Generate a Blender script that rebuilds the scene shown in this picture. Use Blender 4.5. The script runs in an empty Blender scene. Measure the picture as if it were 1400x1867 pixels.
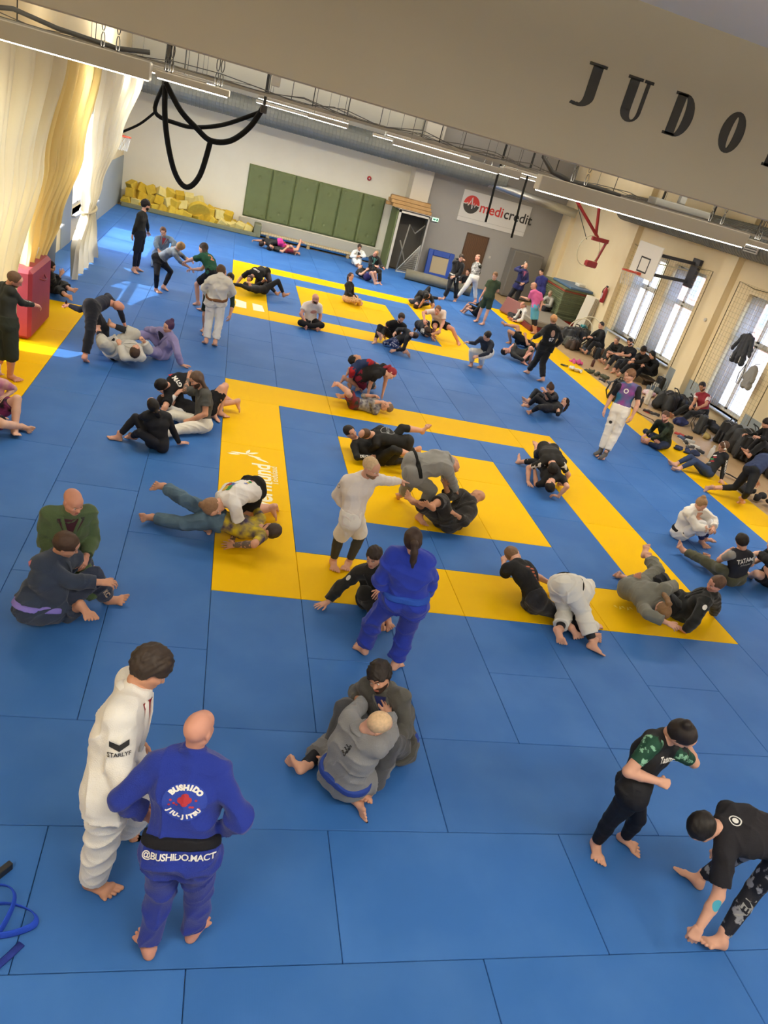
import bpy, math, random, time
import numpy as np
from mathutils import Vector, Matrix
from mathutils.bvhtree import BVHTree
T_START = time.time()
SC = bpy.context.scene
COL = SC.collection

# ------------------------------------------------------------------ camera (phone held tilted on the gallery)
CAM_POS = Vector((-0.372, -6.595, 4.698))
CAM_R = ((0.95532, -0.16709, 0.24382), (0.13364, -0.49161, -0.86050), (0.26365, 0.85463, -0.44731))  # rows: right, down, view
cam_data = bpy.data.cameras.new('camera')
cam = bpy.data.objects.new('camera', cam_data)
COL.objects.link(cam)
cam_data.sensor_fit = 'VERTICAL'
cam_data.sensor_height = 36.0
cam_data.lens = 1305.29 / 1867.0 * 36.0
cam_data.clip_start = 0.1
cam_data.clip_end = 300
_r, _d, _f = (Vector(v).normalized() for v in CAM_R)
cam.matrix_world = Matrix(((_r.x, -_d.x, -_f.x, CAM_POS.x), (_r.y, -_d.y, -_f.y, CAM_POS.y), (_r.z, -_d.z, -_f.z, CAM_POS.z), (0, 0, 0, 1)))
SC.camera = cam

# ------------------------------------------------------------------ world, sun, exposure
world = bpy.data.worlds.new('sky')
SC.world = world
world.use_nodes = True
_nt = world.node_tree
_nt.nodes.clear()
_sky = _nt.nodes.new('ShaderNodeTexSky')
_sky.sky_type = 'NISHITA'
_sky.sun_disc = False
_sky.sun_elevation = math.radians(50)
_sky.sun_rotation = math.radians(262)
_bg = _nt.nodes.new('ShaderNodeBackground')
_bg.inputs['Strength'].default_value = 2.2
_out = _nt.nodes.new('ShaderNodeOutputWorld')
_nt.links.new(_sky.outputs[0], _bg.inputs[0])
_nt.links.new(_bg.outputs[0], _out.inputs[0])
_sd = bpy.data.lights.new('sun', 'SUN')
_sd.energy = 11.0
_sd.angle = math.radians(0.6)
_sd.color = (1.0, 0.93, 0.82)
sun = bpy.data.objects.new('sun', _sd)
COL.objects.link(sun)
sun.rotation_euler = Vector((0.60, -0.07, -0.80)).to_track_quat('-Z', 'Y').to_euler()
SC.view_settings.view_transform = 'Standard'
SC.view_settings.look = 'None'
SC.view_settings.gamma = 1.0
SC.view_settings.use_curve_mapping = False
SC.view_settings.exposure = 0.0
try:
    SC.cycles.use_denoising = True
    SC.cycles.max_bounces = 6
    SC.cycles.diffuse_bounces = 4
    SC.cycles.sample_clamp_indirect = 4.0
    SC.cycles.caustics_reflective = False
    SC.cycles.caustics_refractive = False
except Exception:
    pass
LAMP_W = 26.0      # watts per metre of luminaire
UP_SHARE = 0.7    # part of it sent up to the ceiling

# ------------------------------------------------------------------ helpers: colour, materials, meshes
def lin(c):
    if isinstance(c, str):
        c = tuple(int(c[i:i + 2], 16) / 255 for i in (0, 2, 4))
    return tuple((x / 12.92 if x <= 0.04045 else ((x + 0.055) / 1.055) ** 2.4) for x in c[:3])

MATS = {}
def mat(name, c, rough=0.6, metal=0.0, spec=0.5, c2=None, scale=8.0, amt=0.5, bump=0.0, bscale=60.0, emit=None, estr=0.0, alpha=1.0, pat='noise', trans=0.0, coords='Object', detail=3.0, sheen=0.0):
    """procedural material: base colour, an optional second colour mixed by a noise / wave / voronoi pattern, fine bump"""
    if name in MATS:
        return MATS[name]
    m = bpy.data.materials.new(name)
    MATS[name] = m
    m.use_nodes = True
    nt = m.node_tree
    b = nt.nodes['Principled BSDF']
    b.inputs['Base Color'].default_value = (*lin(c), 1)
    b.inputs['Roughness'].default_value = rough
    b.inputs['Metallic'].default_value = metal
    b.inputs['Specular IOR Level'].default_value = spec
    if sheen:
        b.inputs['Sheen Weight'].default_value = sheen
    if trans:
        b.inputs['Transmission Weight'].default_value = trans
    if alpha < 1:
        b.inputs['Alpha'].default_value = alpha
    if emit is not None:
        b.inputs['Emission Color'].default_value = (*lin(emit), 1)
        b.inputs['Emission Strength'].default_value = estr
    tc = None
    if c2 is not None or bump:
        tc = nt.nodes.new('ShaderNodeTexCoord')
    if c2 is not None:
        if pat in ('noise', 'blot'):
            t = nt.nodes.new('ShaderNodeTexNoise'); t.inputs['Scale'].default_value = scale; t.inputs['Detail'].default_value = detail
            src = t.outputs[0]
        elif pat == 'wave':
            t = nt.nodes.new('ShaderNodeTexWave'); t.inputs['Scale'].default_value = scale; t.inputs['Distortion'].default_value = 6; t.inputs['Detail'].default_value = 2
            src = t.outputs['Fac']
        elif pat == 'stripe':
            t = nt.nodes.new('ShaderNodeTexWave'); t.inputs['Scale'].default_value = scale; t.inputs['Distortion'].default_value = 0
            t.bands_direction = 'Z'
            src = t.outputs['Fac']
        else:
            t = nt.nodes.new('ShaderNodeTexVoronoi'); t.inputs['Scale'].default_value = scale
            t.feature = 'DISTANCE_TO_EDGE' if pat == 'crackle' else 'F1'
            src = t.outputs['Distance']
        nt.links.new(tc.outputs[coords], t.inputs['Vector'])
        r = nt.nodes.new('ShaderNodeValToRGB')
        lo, hi = {'noise': (0.5 - 0.35 * (1 - amt), 0.5 + 0.35 * (1 - amt) + 0.01), 'wave': (0.3, 0.7), 'stripe': (0.48, 0.52), 'crackle': (0.02, 0.09), 'spots': (0.25, 0.33), 'blot': (0.56, 0.6)}[pat]
        r.color_ramp.elements[0].position = lo
        r.color_ramp.elements[1].position = hi
        r.color_ramp.elements[0].color = (*lin(c if pat == 'blot' else c2), 1)
        r.color_ramp.elements[1].color = (*lin(c2 if pat == 'blot' else c), 1)
        nt.links.new(src, r.inputs[0])
        nt.links.new(r.outputs[0], b.inputs['Base Color'])
    if bump:
        n = nt.nodes.new('ShaderNodeTexNoise'); n.inputs['Scale'].default_value = bscale; n.inputs['Detail'].default_value = 2
        bp = nt.nodes.new('ShaderNodeBump'); bp.inputs['Strength'].default_value = bump; bp.inputs['Distance'].default_value = 0.01
        nt.links.new(tc.outputs['Object'], n.inputs['Vector'])
        nt.links.new(n.outputs[0], bp.inputs['Height'])
        nt.links.new(bp.outputs[0], b.inputs['Normal'])
    return m

def cloth(c, c2=None, pat='noise', scale=6.0, kind='gi', amt=0.5):
    nm = 'cloth_%s_%s_%s_%s_%g' % (kind, c, c2 or '', pat if c2 else '', scale if c2 else 0)
    rough = {'gi': 0.95, 'rash': 0.72, 'tee': 0.9}[kind]
    return mat(nm, c, rough, spec=0.25, c2=c2, pat=pat, scale=scale, amt=amt, bump={'gi': 0.35, 'rash': 0.08, 'tee': 0.2}[kind], bscale=140.0, sheen=0.15 if kind == 'gi' else 0.0)

class MB:
    """collects vertices and faces (local space) and links them as one mesh object"""
    def __init__(s):
        s.v = []; s.f = []; s.mi = []
    def add(s, v, f, mi=0):
        o = len(s.v)
        s.v += [tuple(p) for p in v]
        s.f += [tuple(i + o for i in q) for q in f]
        s.mi += [mi] * len(f)
        return s
    def box(s, x0, x1, y0, y1, z0, z1, mi=0, bev=0.0):
        if bev <= 0:
            v = [(x, y, z) for z in (z0, z1) for y in (y0, y1) for x in (x0, x1)]
            return s.add(v, [(0, 2, 3, 1), (4, 5, 7, 6), (0, 1, 5, 4), (2, 6, 7, 3), (0, 4, 6, 2), (1, 3, 7, 5)], mi)
        b = bev
        v = []
        for z, i in ((z0, b), (z0 + b, 0), (z1 - b, 0), (z1, b)):
            if i:
                v += [(x0 + b, y0 + b, z), (x1 - b, y0 + b, z), (x1 - b, y1 - b, z), (x0 + b, y1 - b, z)] * 1
            else:
                v += [(x0 + b, y0, z), (x1 - b, y0, z), (x1, y0 + b, z), (x1, y1 - b, z), (x1 - b, y1, z), (x0 + b, y1, z), (x0, y1 - b, z), (x0, y0 + b, z)]
        f = [(3, 2, 1, 0), (20, 21, 22, 23)]
        lo = lambda k: 4 + k % 8
        hi = lambda k: 12 + k % 8
        for k in range(8):
            f.append((lo(k), lo(k + 1), hi(k + 1), hi(k)))
        for c, (a, bb) in enumerate(((0, 1), (2, 3), (4, 5), (6, 7))):
            f.append((c, (c + 1) % 4, lo(bb), lo(a)))
            f.append((20 + (c + 1) % 4, 20 + c, hi(a), hi(bb)))
            f.append(((c + 1) % 4, lo(bb + 1), lo(bb)))
            f.append((20 + (c + 1) % 4, hi(bb), hi(bb + 1)))
        return s.add(v, f, mi)
    def tube(s, pts, r, n=8, mi=0, caps=True, closed=False, flat=None):
        """tube along pts; r a number or list; flat=(normal, ratio) squashes it into a strap"""
        pts = [Vector(p) for p in pts]
        N = len(pts)
        rr = r if isinstance(r, (list, tuple)) else [r] * N
        rings = []
        prev = None
        for i, p in enumerate(pts):
            a = pts[(i - 1) % N] if (i > 0 or closed) else p
            b = pts[(i + 1) % N] if (i < N - 1 or closed) else p
            t = (b - a)
            t = t.normalized() if t.length > 1e-9 else Vector((0, 0, 1))
            if prev is None:
                u = t.cross(Vector((0, 0, 1)))
                if u.length < 0.1:
                    u = t.cross(Vector((1, 0, 0)))
                u.normalize()
            else:
                u = prev - t * prev.dot(t)
                if u.length < 1e-6:
                    u = t.orthogonal()
                u.normalize()
            prev = u
            w = t.cross(u)
            if flat:
                fn = flat[0](i) if callable(flat[0]) else Vector(flat[0])
                w2 = fn - t * fn.dot(t)
                if w2.length > 1e-5:
                    w = w2.normalized(); u = w.cross(t)
                rings.append([p + u * (math.cos(k / n * 6.28318) * rr[i]) + w * (math.sin(k / n * 6.28318) * rr[i] * flat[1]) for k in range(n)])
            else:
                rings.append([p + u * (math.cos(k / n * 6.28318) * rr[i]) + w * (math.sin(k / n * 6.28318) * rr[i]) for k in range(n)])
        v = [q for ring in rings for q in ring]
        f = []
        for i in range(N if closed else N - 1):
            a, b = i * n, ((i + 1) % N) * n
            for k in range(n):
                f.append((a + k, b + k, b + (k + 1) % n, a + (k + 1) % n))
        if caps and not closed:
            f.append(tuple(range(n)))
            f.append(tuple(range((N - 1) * n + n - 1, (N - 1) * n - 1, -1)))
        return s.add(v, f, mi)
    def lathe(s, prof, n=16, mi=0, c=(0, 0, 0), axis='z'):
        v = []
        for r, z in prof:
            for k in range(n):
                a = k / n * 2 * math.pi
                p = (r * math.cos(a), r * math.sin(a), z)
                if axis == 'x': p = (p[2], p[0], p[1])
                if axis == 'y': p = (p[1], p[2], p[0])
                v.append((p[0] + c[0], p[1] + c[1], p[2] + c[2]))
        f = []
        for i in range(len(prof) - 1):
            for k in range(n):
                f.append((i * n + k, i * n + (k + 1) % n, (i + 1) * n + (k + 1) % n, (i + 1) * n + k))
        f.append(tuple(range(n - 1, -1, -1)))
        f.append(tuple((len(prof) - 1) * n + k for k in range(n)))
        return s.add(v, f, mi)
    def prism(s, outline, y0, y1, mi=0):
        """extrude a 2-D outline (x, z) between two y"""
        n = len(outline)
        v = [(x, y0, z) for x, z in outline] + [(x, y1, z) for x, z in outline]
        f = [tuple(range(n - 1, -1, -1)), tuple(range(n, 2 * n))] + [(i, (i + 1) % n, n + (i + 1) % n, n + i) for i in range(n)]
        return s.add(v, f, mi)
    def build(s, name, m, parent=None, loc=(0, 0, 0), rot=None, smooth=False):
        me = bpy.data.meshes.new(name)
        me.from_pydata(s.v, [], s.f)
        ms = m if isinstance(m, (list, tuple)) else [m]
        for x in ms:
            me.materials.append(x)
        if len(ms) > 1:
            me.polygons.foreach_set('material_index', s.mi)
        if smooth:
            me.shade_smooth()
        me.update()
        return link(name, me, parent, loc, rot)

def link(name, data, parent=None, loc=(0, 0, 0), rot=None):
    o = bpy.data.objects.new(name, data)
    COL.objects.link(o)
    o.location = loc
    if rot is not None:
        o.rotation_euler = rot
    if parent is not None:
        o.parent = parent
    return o

def empty(name, loc=(0, 0, 0), rz=0.0):
    o = link(name, None, None, loc, (0, 0, rz))
    o.empty_display_size = 0.1
    return o

def tag(o, label=None, cat=None, group=None, kind=None):
    if label: o['label'] = label
    if cat: o['category'] = cat
    if group: o['group'] = group
    if kind: o['kind'] = kind
    return o

def struct(o):
    o['kind'] = 'structure'
    return o

def copy_tree(o, parent=None):
    c = o.copy()
    COL.objects.link(c)
    c.parent = parent
    for ch in list(o.children):
        copy_tree(ch, c)
    return c

def text_mesh(body, size=1.0, align='CENTER', bold=0.0, shear=0.0, extrude=0.0, spacing=1.0):
    cu = bpy.data.curves.new('lettering', 'FONT')
    cu.body = body; cu.size = size; cu.align_x = align; cu.align_y = 'CENTER'
    cu.offset = bold; cu.shear = shear; cu.extrude = extrude; cu.space_character = spacing
    cu.resolution_u = 3
    ob = bpy.data.objects.new('lettering', cu)
    COL.objects.link(ob)
    bpy.context.view_layer.update()
    me = bpy.data.meshes.new_from_object(ob.evaluated_get(bpy.context.evaluated_depsgraph_get()))
    bpy.data.objects.remove(ob)
    bpy.data.curves.remove(cu)
    return me

# ------------------------------------------------------------------ signed distance fields -> one continuous mesh
class Field:
    def __init__(s, lo, hi, h):
        s.h = h
        s.o = np.array(lo, np.float32)
        s.n = np.maximum(np.ceil((np.array(hi) - s.o) / h).astype(int) + 1, 4)
        s.D = np.full(s.n, 9.0, np.float32)
        s.ax = [s.o[i] + h * np.arange(s.n[i], dtype=np.float32) for i in range(3)]
    def _blk(s, lo, hi):
        a = np.clip(np.floor((np.array(lo) - s.o) / s.h).astype(int), 0, s.n - 1)
        b = np.clip(np.ceil((np.array(hi) - s.o) / s.h).astype(int) + 1, 1, s.n)
        if (b <= a).any():
            return None
        sl = tuple(slice(a[i], b[i]) for i in range(3))
        return sl, s.ax[0][sl[0]][:, None, None], s.ax[1][sl[1]][None, :, None], s.ax[2][sl[2]][None, None, :]
    def _put(s, sl, d, k, sub=False):
        A = s.D[sl]
        if sub:
            d = -d
            s.D[sl] = np.maximum(A, d) + (np.maximum(k - np.abs(A - d), 0) ** 2) / (4 * k)
        else:
            s.D[sl] = np.minimum(A, d) - (np.maximum(k - np.abs(A - d), 0) ** 2) / (4 * k)
    def cone(s, a, b, ra, rb, k=0.03, clips=(), sub=False):
        a = np.asarray(a, np.float32); b = np.asarray(b, np.float32)
        m = max(ra, rb) + k + 2 * s.h
        q = s._blk(np.minimum(a, b) - m, np.maximum(a, b) + m)
        if q is None: return
        sl, X, Y, Z = q
        ab = b - a
        L = float(ab @ ab) + 1e-9
        t = np.clip(((X - a[0]) * ab[0] + (Y - a[1]) * ab[1] + (Z - a[2]) * ab[2]) / L, 0, 1)
        d = np.sqrt((X - a[0] - t * ab[0]) ** 2 + (Y - a[1] - t * ab[1]) ** 2 + (Z - a[2] - t * ab[2]) ** 2) - (ra + t * (rb - ra))
        for p, n in clips:
            d = np.maximum(d, (X - p[0]) * n[0] + (Y - p[1]) * n[1] + (Z - p[2]) * n[2])
        s._put(sl, d, k, sub)
    def ell(s, c, r, k=0.02, sub=False):
        c = np.asarray(c, np.float32)
        m = max(r) + k + 2 * s.h
        q = s._blk(c - m, c + m)
        if q is None: return
        sl, X, Y, Z = q
        e = np.sqrt(((X - c[0]) / r[0]) ** 2 + ((Y - c[1]) / r[1]) ** 2 + ((Z - c[2]) / r[2]) ** 2)
        s._put(sl, (e - 1) * min(r), k, sub)
    def half(s, p, n):
        X, Y, Z = s.ax[0][:, None, None], s.ax[1][None, :, None], s.ax[2][None, None, :]
        s.D = np.maximum(s.D, (X - p[0]) * n[0] + (Y - p[1]) * n[1] + (Z - p[2]) * n[2])
    def nets(s):
        D = s.D
        D[0], D[-1], D[:, 0], D[:, -1], D[:, :, 0], D[:, :, -1] = 1, 1, 1, 1, 1, 1
        ins = D < 0
        nx, ny, nz = D.shape
        cnt = np.zeros((nx - 1, ny - 1, nz - 1), np.int8)
        C8 = [(i, j, k) for i in (0, 1) for j in (0, 1) for k in (0, 1)]
        for i, j, k in C8:
            cnt += ins[i:nx - 1 + i, j:ny - 1 + j, k:nz - 1 + k]
        act = (cnt > 0) & (cnt < 8)
        I = np.argwhere(act)
        if not len(I):
            return np.zeros((0, 3)), np.zeros((0, 4), int)
        idx = np.full(act.shape, -1, np.int64)
        idx[act] = np.arange(len(I))
        vals = np.stack([D[I[:, 0] + i, I[:, 1] + j, I[:, 2] + k] for i, j, k in C8], 1)
        acc = np.zeros((len(I), 3)); num = np.zeros(len(I))
        cs = np.array(C8, float)
        for a in range(8):
            for b in range(a + 1, 8):
                if np.abs(cs[a] - cs[b]).sum() != 1: continue
                va, vb = vals[:, a], vals[:, b]
                m = (va < 0) != (vb < 0)
                t = va[m] / (va[m] - vb[m])
                acc[m] += cs[a] + t[:, None] * (cs[b] - cs[a])
                num[m] += 1
        V = s.o + (I + acc / num[:, None]) * s.h
        Q = []
        for ax in range(3):
            sl0 = [slice(None)] * 3; sl1 = [slice(None)] * 3
            sl0[ax] = slice(0, -1); sl1[ax] = slice(1, None)
            A = ins[tuple(sl0)]; B = ins[tuple(sl1)]
            u, w = [(1, 2), (2, 0), (0, 1)][ax]
            e = np.argwhere(A != B)
            ok = (e[:, u] > 0) & (e[:, w] > 0) & (e[:, u] < D.shape[u] - 1) & (e[:, w] < D.shape[w] - 1)
            e = e[ok]
            inside_first = A[e[:, 0], e[:, 1], e[:, 2]]
            def cell(du, dw):
                c = e.copy(); c[:, u] += du; c[:, w] += dw
                return idx[c[:, 0], c[:, 1], c[:, 2]]
            q = np.stack([cell(-1, -1), cell(0, -1), cell(0, 0), cell(-1, 0)], 1)
            q[~inside_first] = q[~inside_first][:, ::-1]
            Q.append(q)
        return V, np.concatenate(Q)

def vnormals(V, Q):
    n = np.cross(V[Q[:, 2]] - V[Q[:, 0]], V[Q[:, 3]] - V[Q[:, 1]])
    N = np.zeros_like(V)
    for i in range(4):
        np.add.at(N, Q[:, i], n)
    return N / (np.linalg.norm(N, axis=1, keepdims=True) + 1e-12)

def mesh_obj(name, V, Q, mats, mi=None, parent=None, loc=(0, 0, 0)):
    me = bpy.data.meshes.new(name)
    me.from_pydata(V.tolist() if hasattr(V, 'tolist') else V, [], Q.tolist() if hasattr(Q, 'tolist') else Q)
    for m in (mats if isinstance(mats, (list, tuple)) else [mats]):
        me.materials.append(m)
    if mi is not None:
        me.polygons.foreach_set('material_index', np.asarray(mi, np.int32))
    me.shade_smooth()
    return link(name, me, parent, loc)

# ------------------------------------------------------------------ the setting
XL, XR, YB, YG, YF, ZC = -4.6, 13.7, 26.0, 25.4, -9.0, 5.9
Z_FLOOR = -0.045
def mat_surface(name, c, c2, spec=.2):
    """judo mat vinyl: per-mat tint, faint straw weave, scuffs"""
    m = bpy.data.materials.new(name); m.use_nodes = True
    nt = m.node_tree; b = nt.nodes['Principled BSDF']
    b.inputs['Roughness'].default_value = 0.55
    b.inputs['Specular IOR Level'].default_value = spec
    oi = nt.nodes.new('ShaderNodeObjectInfo'); tc = nt.nodes.new('ShaderNodeTexCoord')
    geo = nt.nodes.new('ShaderNodeNewGeometry')
    n = nt.nodes.new('ShaderNodeTexNoise'); n.inputs['Scale'].default_value = 1.3; n.inputs['Detail'].default_value = 6
    nt.links.new(geo.outputs['Position'], n.inputs['Vector'])
    r = nt.nodes.new('ShaderNodeValToRGB')
    r.color_ramp.elements[0].position = 0.42; r.color_ramp.elements[1].position = 0.72
    r.color_ramp.elements[0].color = (*lin(c), 1); r.color_ramp.elements[1].color = (*lin(c2), 1)
    nt.links.new(n.outputs[0], r.inputs[0])
    hs = nt.nodes.new('ShaderNodeHueSaturation')
    mr = nt.nodes.new('ShaderNodeMapRange'); mr.inputs[3].default_value = 0.93; mr.inputs[4].default_value = 1.06
    nt.links.new(oi.outputs['Random'], mr.inputs[0]); nt.links.new(mr.outputs[0], hs.inputs['Value'])
    nt.links.new(r.outputs[0], hs.inputs['Color']); nt.links.new(hs.outputs[0], b.inputs['Base Color'])
    w = nt.nodes.new('ShaderNodeTexWave'); w.inputs['Scale'].default_value = 60; w.inputs['Distortion'].default_value = 1.0
    nt.links.new(tc.outputs['Object'], w.inputs['Vector'])
    bp = nt.nodes.new('ShaderNodeBump'); bp.inputs['Strength'].default_value = 0.06; bp.inputs['Distance'].default_value = 0.004
    nt.links.new(w.outputs['Fac'], bp.inputs['Height']); nt.links.new(bp.outputs[0], b.inputs['Normal'])
    return m
M_BLUE = mat_surface('mat_vinyl_blue', '3163a5', '3d6dad')
M_YEL = mat_surface('mat_vinyl_yellow', 'e8b804', 'e6b60c', .06)
M_LINO = mat('wood_floor', 'b89b74', .5, c2='a98c66', scale=3, amt=.2)
floor_ob = struct(MB().box(XL - .4, XR + .4, YF, YB + .3, -.25, Z_FLOOR).build('floor', M_LINO))

def is_yellow(i, j):
    if i == 10 and j < 21: return True
    if i <= -4 and j < 10: return True
    for j0 in (0, 12):
        a, b = i, j - j0
        if 0 <= a < 7 and 0 <= b < 7:
            if a in (0, 6) or b in (0, 6): return True
            if 2 <= a < 5 and 2 <= b < 5: return True
    return False
_mm = {}
def mat_mesh(w, d, yel):
    k = (w, d, yel)
    if k not in _mm:
        mb = MB(); g = .0022
        mb.box(g, w - g, g, d - g, Z_FLOOR, 0, bev=.0045)
        me = bpy.data.meshes.new('mat')
        me.from_pydata(mb.v, [], mb.f); me.materials.append(M_YEL if yel else M_BLUE)
        _mm[k] = me
    return _mm[k]
_done = set()
_rs = random.Random(5)
def lay(i, j, w, d):
    y = is_yellow(i, j)
    cells = [(i + a, j + b) for a in range(w) for b in range(d)]
    if any(c in _done or is_yellow(*c) != y or c[0] > 10 or c[1] > 24 or c[0] < -5 for c in cells):
        return False
    _done.update(cells)
    o = link('mat', mat_mesh(w, d, y), floor_ob, (i + (0.0 if i > -5 else .0), j, _rs.uniform(-.0012, 0)))
    return True
for j0 in (0, 12):                       # the two competition squares: long mats along their borders
    for i in (1, 3, 5): lay(i, j0, 2, 1)
    for j in (0, 2, 4): lay(0, j0 + j, 1, 2)
    for j in (1, 3, 5): lay(6, j0 + j, 1, 2)
    for i in (0, 2, 4): lay(i, j0 + 6, 2, 1)
for j in range(-9, -2):
    for i in range(-5 + (j % 2), 11, 2): lay(i, j, 2, 1)
for i in range(-5, 11):
    for j in range(-2 - (i % 2), 25, 2):
        if not lay(i, j, 1, 2):
            lay(i, j, 1, 1); lay(i, j + 1, 1, 1)
for i in range(-5, 11):
    for j in range(-9, 25): lay(i, j, 1, 1)

# walls
M_CREAM = mat('plaster_cream', 'efdfba', .85, c2='e9d6ac', scale=1.2, amt=.2, bump=.1, bscale=12)
M_GREYW = mat('plaster_grey', 'a09c96', .85, c2='9b9790', scale=1.5, amt=.1, bump=.08, bscale=12)
M_LIGHTW = mat('plaster_light', 'ebe5d0', .85, c2='e5dec8', scale=1.5, amt=.1, bump=.08, bscale=12)
M_DADO = mat('dado_grey', '9aa2a4', .7)
M_CEIL = mat('ceiling_paint', 'f0ede4', .9, c2='e9e5da', scale=.8, amt=.2)
M_BEAM = mat('beam_paint', 'c2b79e', .85, c2='bdb299', scale=1.1, amt=.1)
M_FRAME = mat('window_frame_white', 'e6e6e2', .4)
M_GLASS = mat('window_glass', 'eef4f6', .02, alpha=.16, spec=.5)
def wall_with_openings(name, axis, c0, c1, a0, a1, z0, z1, openings, m):
    """slab normal to `axis` ('x' or 'y') between c0 and c1, spanning a0..a1, with rectangular openings (a, b, zl, zh)"""
    mb = MB()
    def bx(p, q, zl, zh):
        if q - p < 1e-6 or zh - zl < 1e-6: return
        mb.box(c0, c1, p, q, zl, zh) if axis == 'x' else mb.box(p, q, c0, c1, zl, zh)
    cur = a0
    for a, b, zl, zh in sorted(openings):
        bx(cur, a, z0, z1); bx(a, b, z0, zl); bx(a, b, zh, z1); cur = b
    bx(cur, a1, z0, z1)
    return struct(mb.build(name, m))
WIN_R = [(16.1, 17.95, .7, 3.55), (13.75, 15.6, .7, 3.55), (9.75, 11.6, .4, 3.5), (5.6, 7.45, .4, 3.5), (1.6, 3.4, .4, 3.5)]
WIN_L = [(4.6, 8.6, .7, 4.3), (11.0, 14.8, .7, 4.3), (16.4, 20.2, .7, 4.3)]
wall_with_openings('wall_right', 'x', XR, XR + .45, YF, YB + .3, -.25, ZC, WIN_R, M_CREAM)
wall_with_openings('wall_left', 'x', XL - .4, XL, YF, YB + .3, -.25, ZC, WIN_L, M_CREAM)
struct(MB().box(XL, 7.2, YB, YB + .3, -.25, ZC).build('wall_back', M_LIGHTW))
struct(MB().box(7.2, XR, YG, YB + .3, -.25, ZC).build('wall_back_grey', M_GREYW))
struct(MB().box(XL - .4, XR + .4, YF - .3, YF, -.25, 6.3).build('wall_front', M_LIGHTW))
struct(MB().box(6.75, 7.55, YG - .25, YG + .6, 2.3, ZC).build('trim_1', mat('plaster_white', 'd9d2c2', .85)))
struct(MB().box(XL - .4, XR + .4, -.35, YB + .3, ZC, ZC + .3).build('ceiling', M_CEIL))
struct(MB().box(XL - .4, XR + .4, YF - .3, -.35, 6.03, 6.3).build('ceiling_gallery', mat('ceiling_white', 'f2efea', .9)))
struct(MB().box(XL, XR, -.6, -.3, 4.91, 6.03).build('beam', M_BEAM))
struct(MB().box(XL - .4, XL, YF, -.35, ZC, 6.03).build('wall_left_upper', M_CREAM))
struct(MB().box(XR, XR + .45, YF, -.35, ZC, 6.03).build('wall_right_upper', M_CREAM))
for k, (y0, y1) in enumerate(((20.4, 26.0), (14.95, 16.2), (8.8, 10.8))):
    struct(MB().box(XL, XL + .02, y0, y1, 0, 1.7).build('trim_%d' % (k + 2), M_DADO))
for k, (y0, y1) in enumerate(((11.7, 13.6), (7.6, 9.6), (18.1, 20.4), (20.4, 25.3))):
    struct(MB().box(XR - .015, XR, y0, y1, Z_FLOOR, .72).build('trim_%d' % (k + 6), M_DADO))
# pilasters with their shaded return faces
for k, (y0, y1) in enumerate(((12.4, 12.95), (18.35, 19.4), (8.1, 8.65), (24.0, 24.5))):
    mb = MB(); mb.box(XR - .22, XR, y0, y1, Z_FLOOR, ZC)
    struct(mb.build('trim_%d' % (k + 10), M_CREAM))

def window(n, x, y0, y1, z0, z1, side, transom=.62, blind=True):
    """white casement window in an opening of a side wall; side = +1 right wall, -1 left wall"""
    w = empty('window_%d' % n, (x, (y0 + y1) / 2, z0)); struct(w)
    yc, H = (y0 + y1) / 2, z1 - z0
    a, b = y0 - yc, y1 - yc
    d = .26 * side
    mb = MB(); t = .07
    X0, X1 = sorted((d - .03, d + .03))
    for p, q, zl, zh in ((a, a + t, 0, H), (b - t, b, 0, H), (a, b, 0, t), (a, b, H - t, H), (a, b, H * transom, H * transom + t)):
        mb.box(X0, X1, p, q, zl, zh, bev=.008)
    mb.build('window_frame', M_FRAME, w)
    mb = MB()
    for p in (a + t, .02):
        for zl, zh in ((t, H * transom), (H * transom + t, H - t)):
            q = p + (b - a) / 2 - t - .02
            for u in ((p, p + .045, zl, zh), (q - .045, q, zl, zh), (p, q, zl, zl + .045), (p, q, zh - .045, zh)):
                mb.box(X0 - .012, X1 + .012, *u)
    mb.build('sash', M_FRAME, w)
    for p in (a + t, .02):
        for zl, zh in ((t, H * transom), (H * transom + t, H - t)):
            q = p + (b - a) / 2 - t - .02
            MB().box(d - .004, d + .004, p + .04, q - .04, zl + .04, zh - .04).build('pane', M_GLASS, w)
    s0, s1 = sorted((-.12 * side, .2 * side))
    MB().box(s0, s1, a - .06, b + .06, -.05, 0, bev=.01).build('window_sill', mat('sill_grey', 'b9bcbd', .5), w)
    return w
for n, (a, b, zl, zh) in enumerate(WIN_R): window(n + 1, XR, a, b, zl, zh, 1)
for n, (a, b, zl, zh) in enumerate(WIN_L): window(n + 6, XL, a, b, zl, zh, -1, .7)

# outside: yard, brick house across the street on the window side
struct(MB().box(XR + .5, 60, -30, 60, -1.3, -1.2).build('ground', mat('yard_paving', '9d9a94', .9, c2='8a8780', scale=.6)))
struct(MB().box(-60, XL - .5, -30, 60, -1.3, -1.2).build('ground.001', mat('yard_paving', '9d9a94')))
house = empty('neighbour_house', (34, 14, -1.2))
tag(house, 'pink brick house seen through the windows across the yard', 'building')
MB().box(0, 8, -34, 34, 0, 12).build('wall', mat('brick_pink', 'b78078', .9, c2='a06a62', scale=3), house)
for j in range(-11, 12):
    for k in range(3):
        f = MB().box(-.05, .02, j * 3 - .7, j * 3 + .7, 1.2 + k * 3.6, 3.3 + k * 3.6).build('window', M_FRAME, house)
        MB().box(-.07, -.05, j * 3 - .58, j * 3 + .58, 1.32 + k * 3.6, 3.18 + k * 3.6).build('pane', mat('far_glass', '5f6c78', .2), f)

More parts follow.
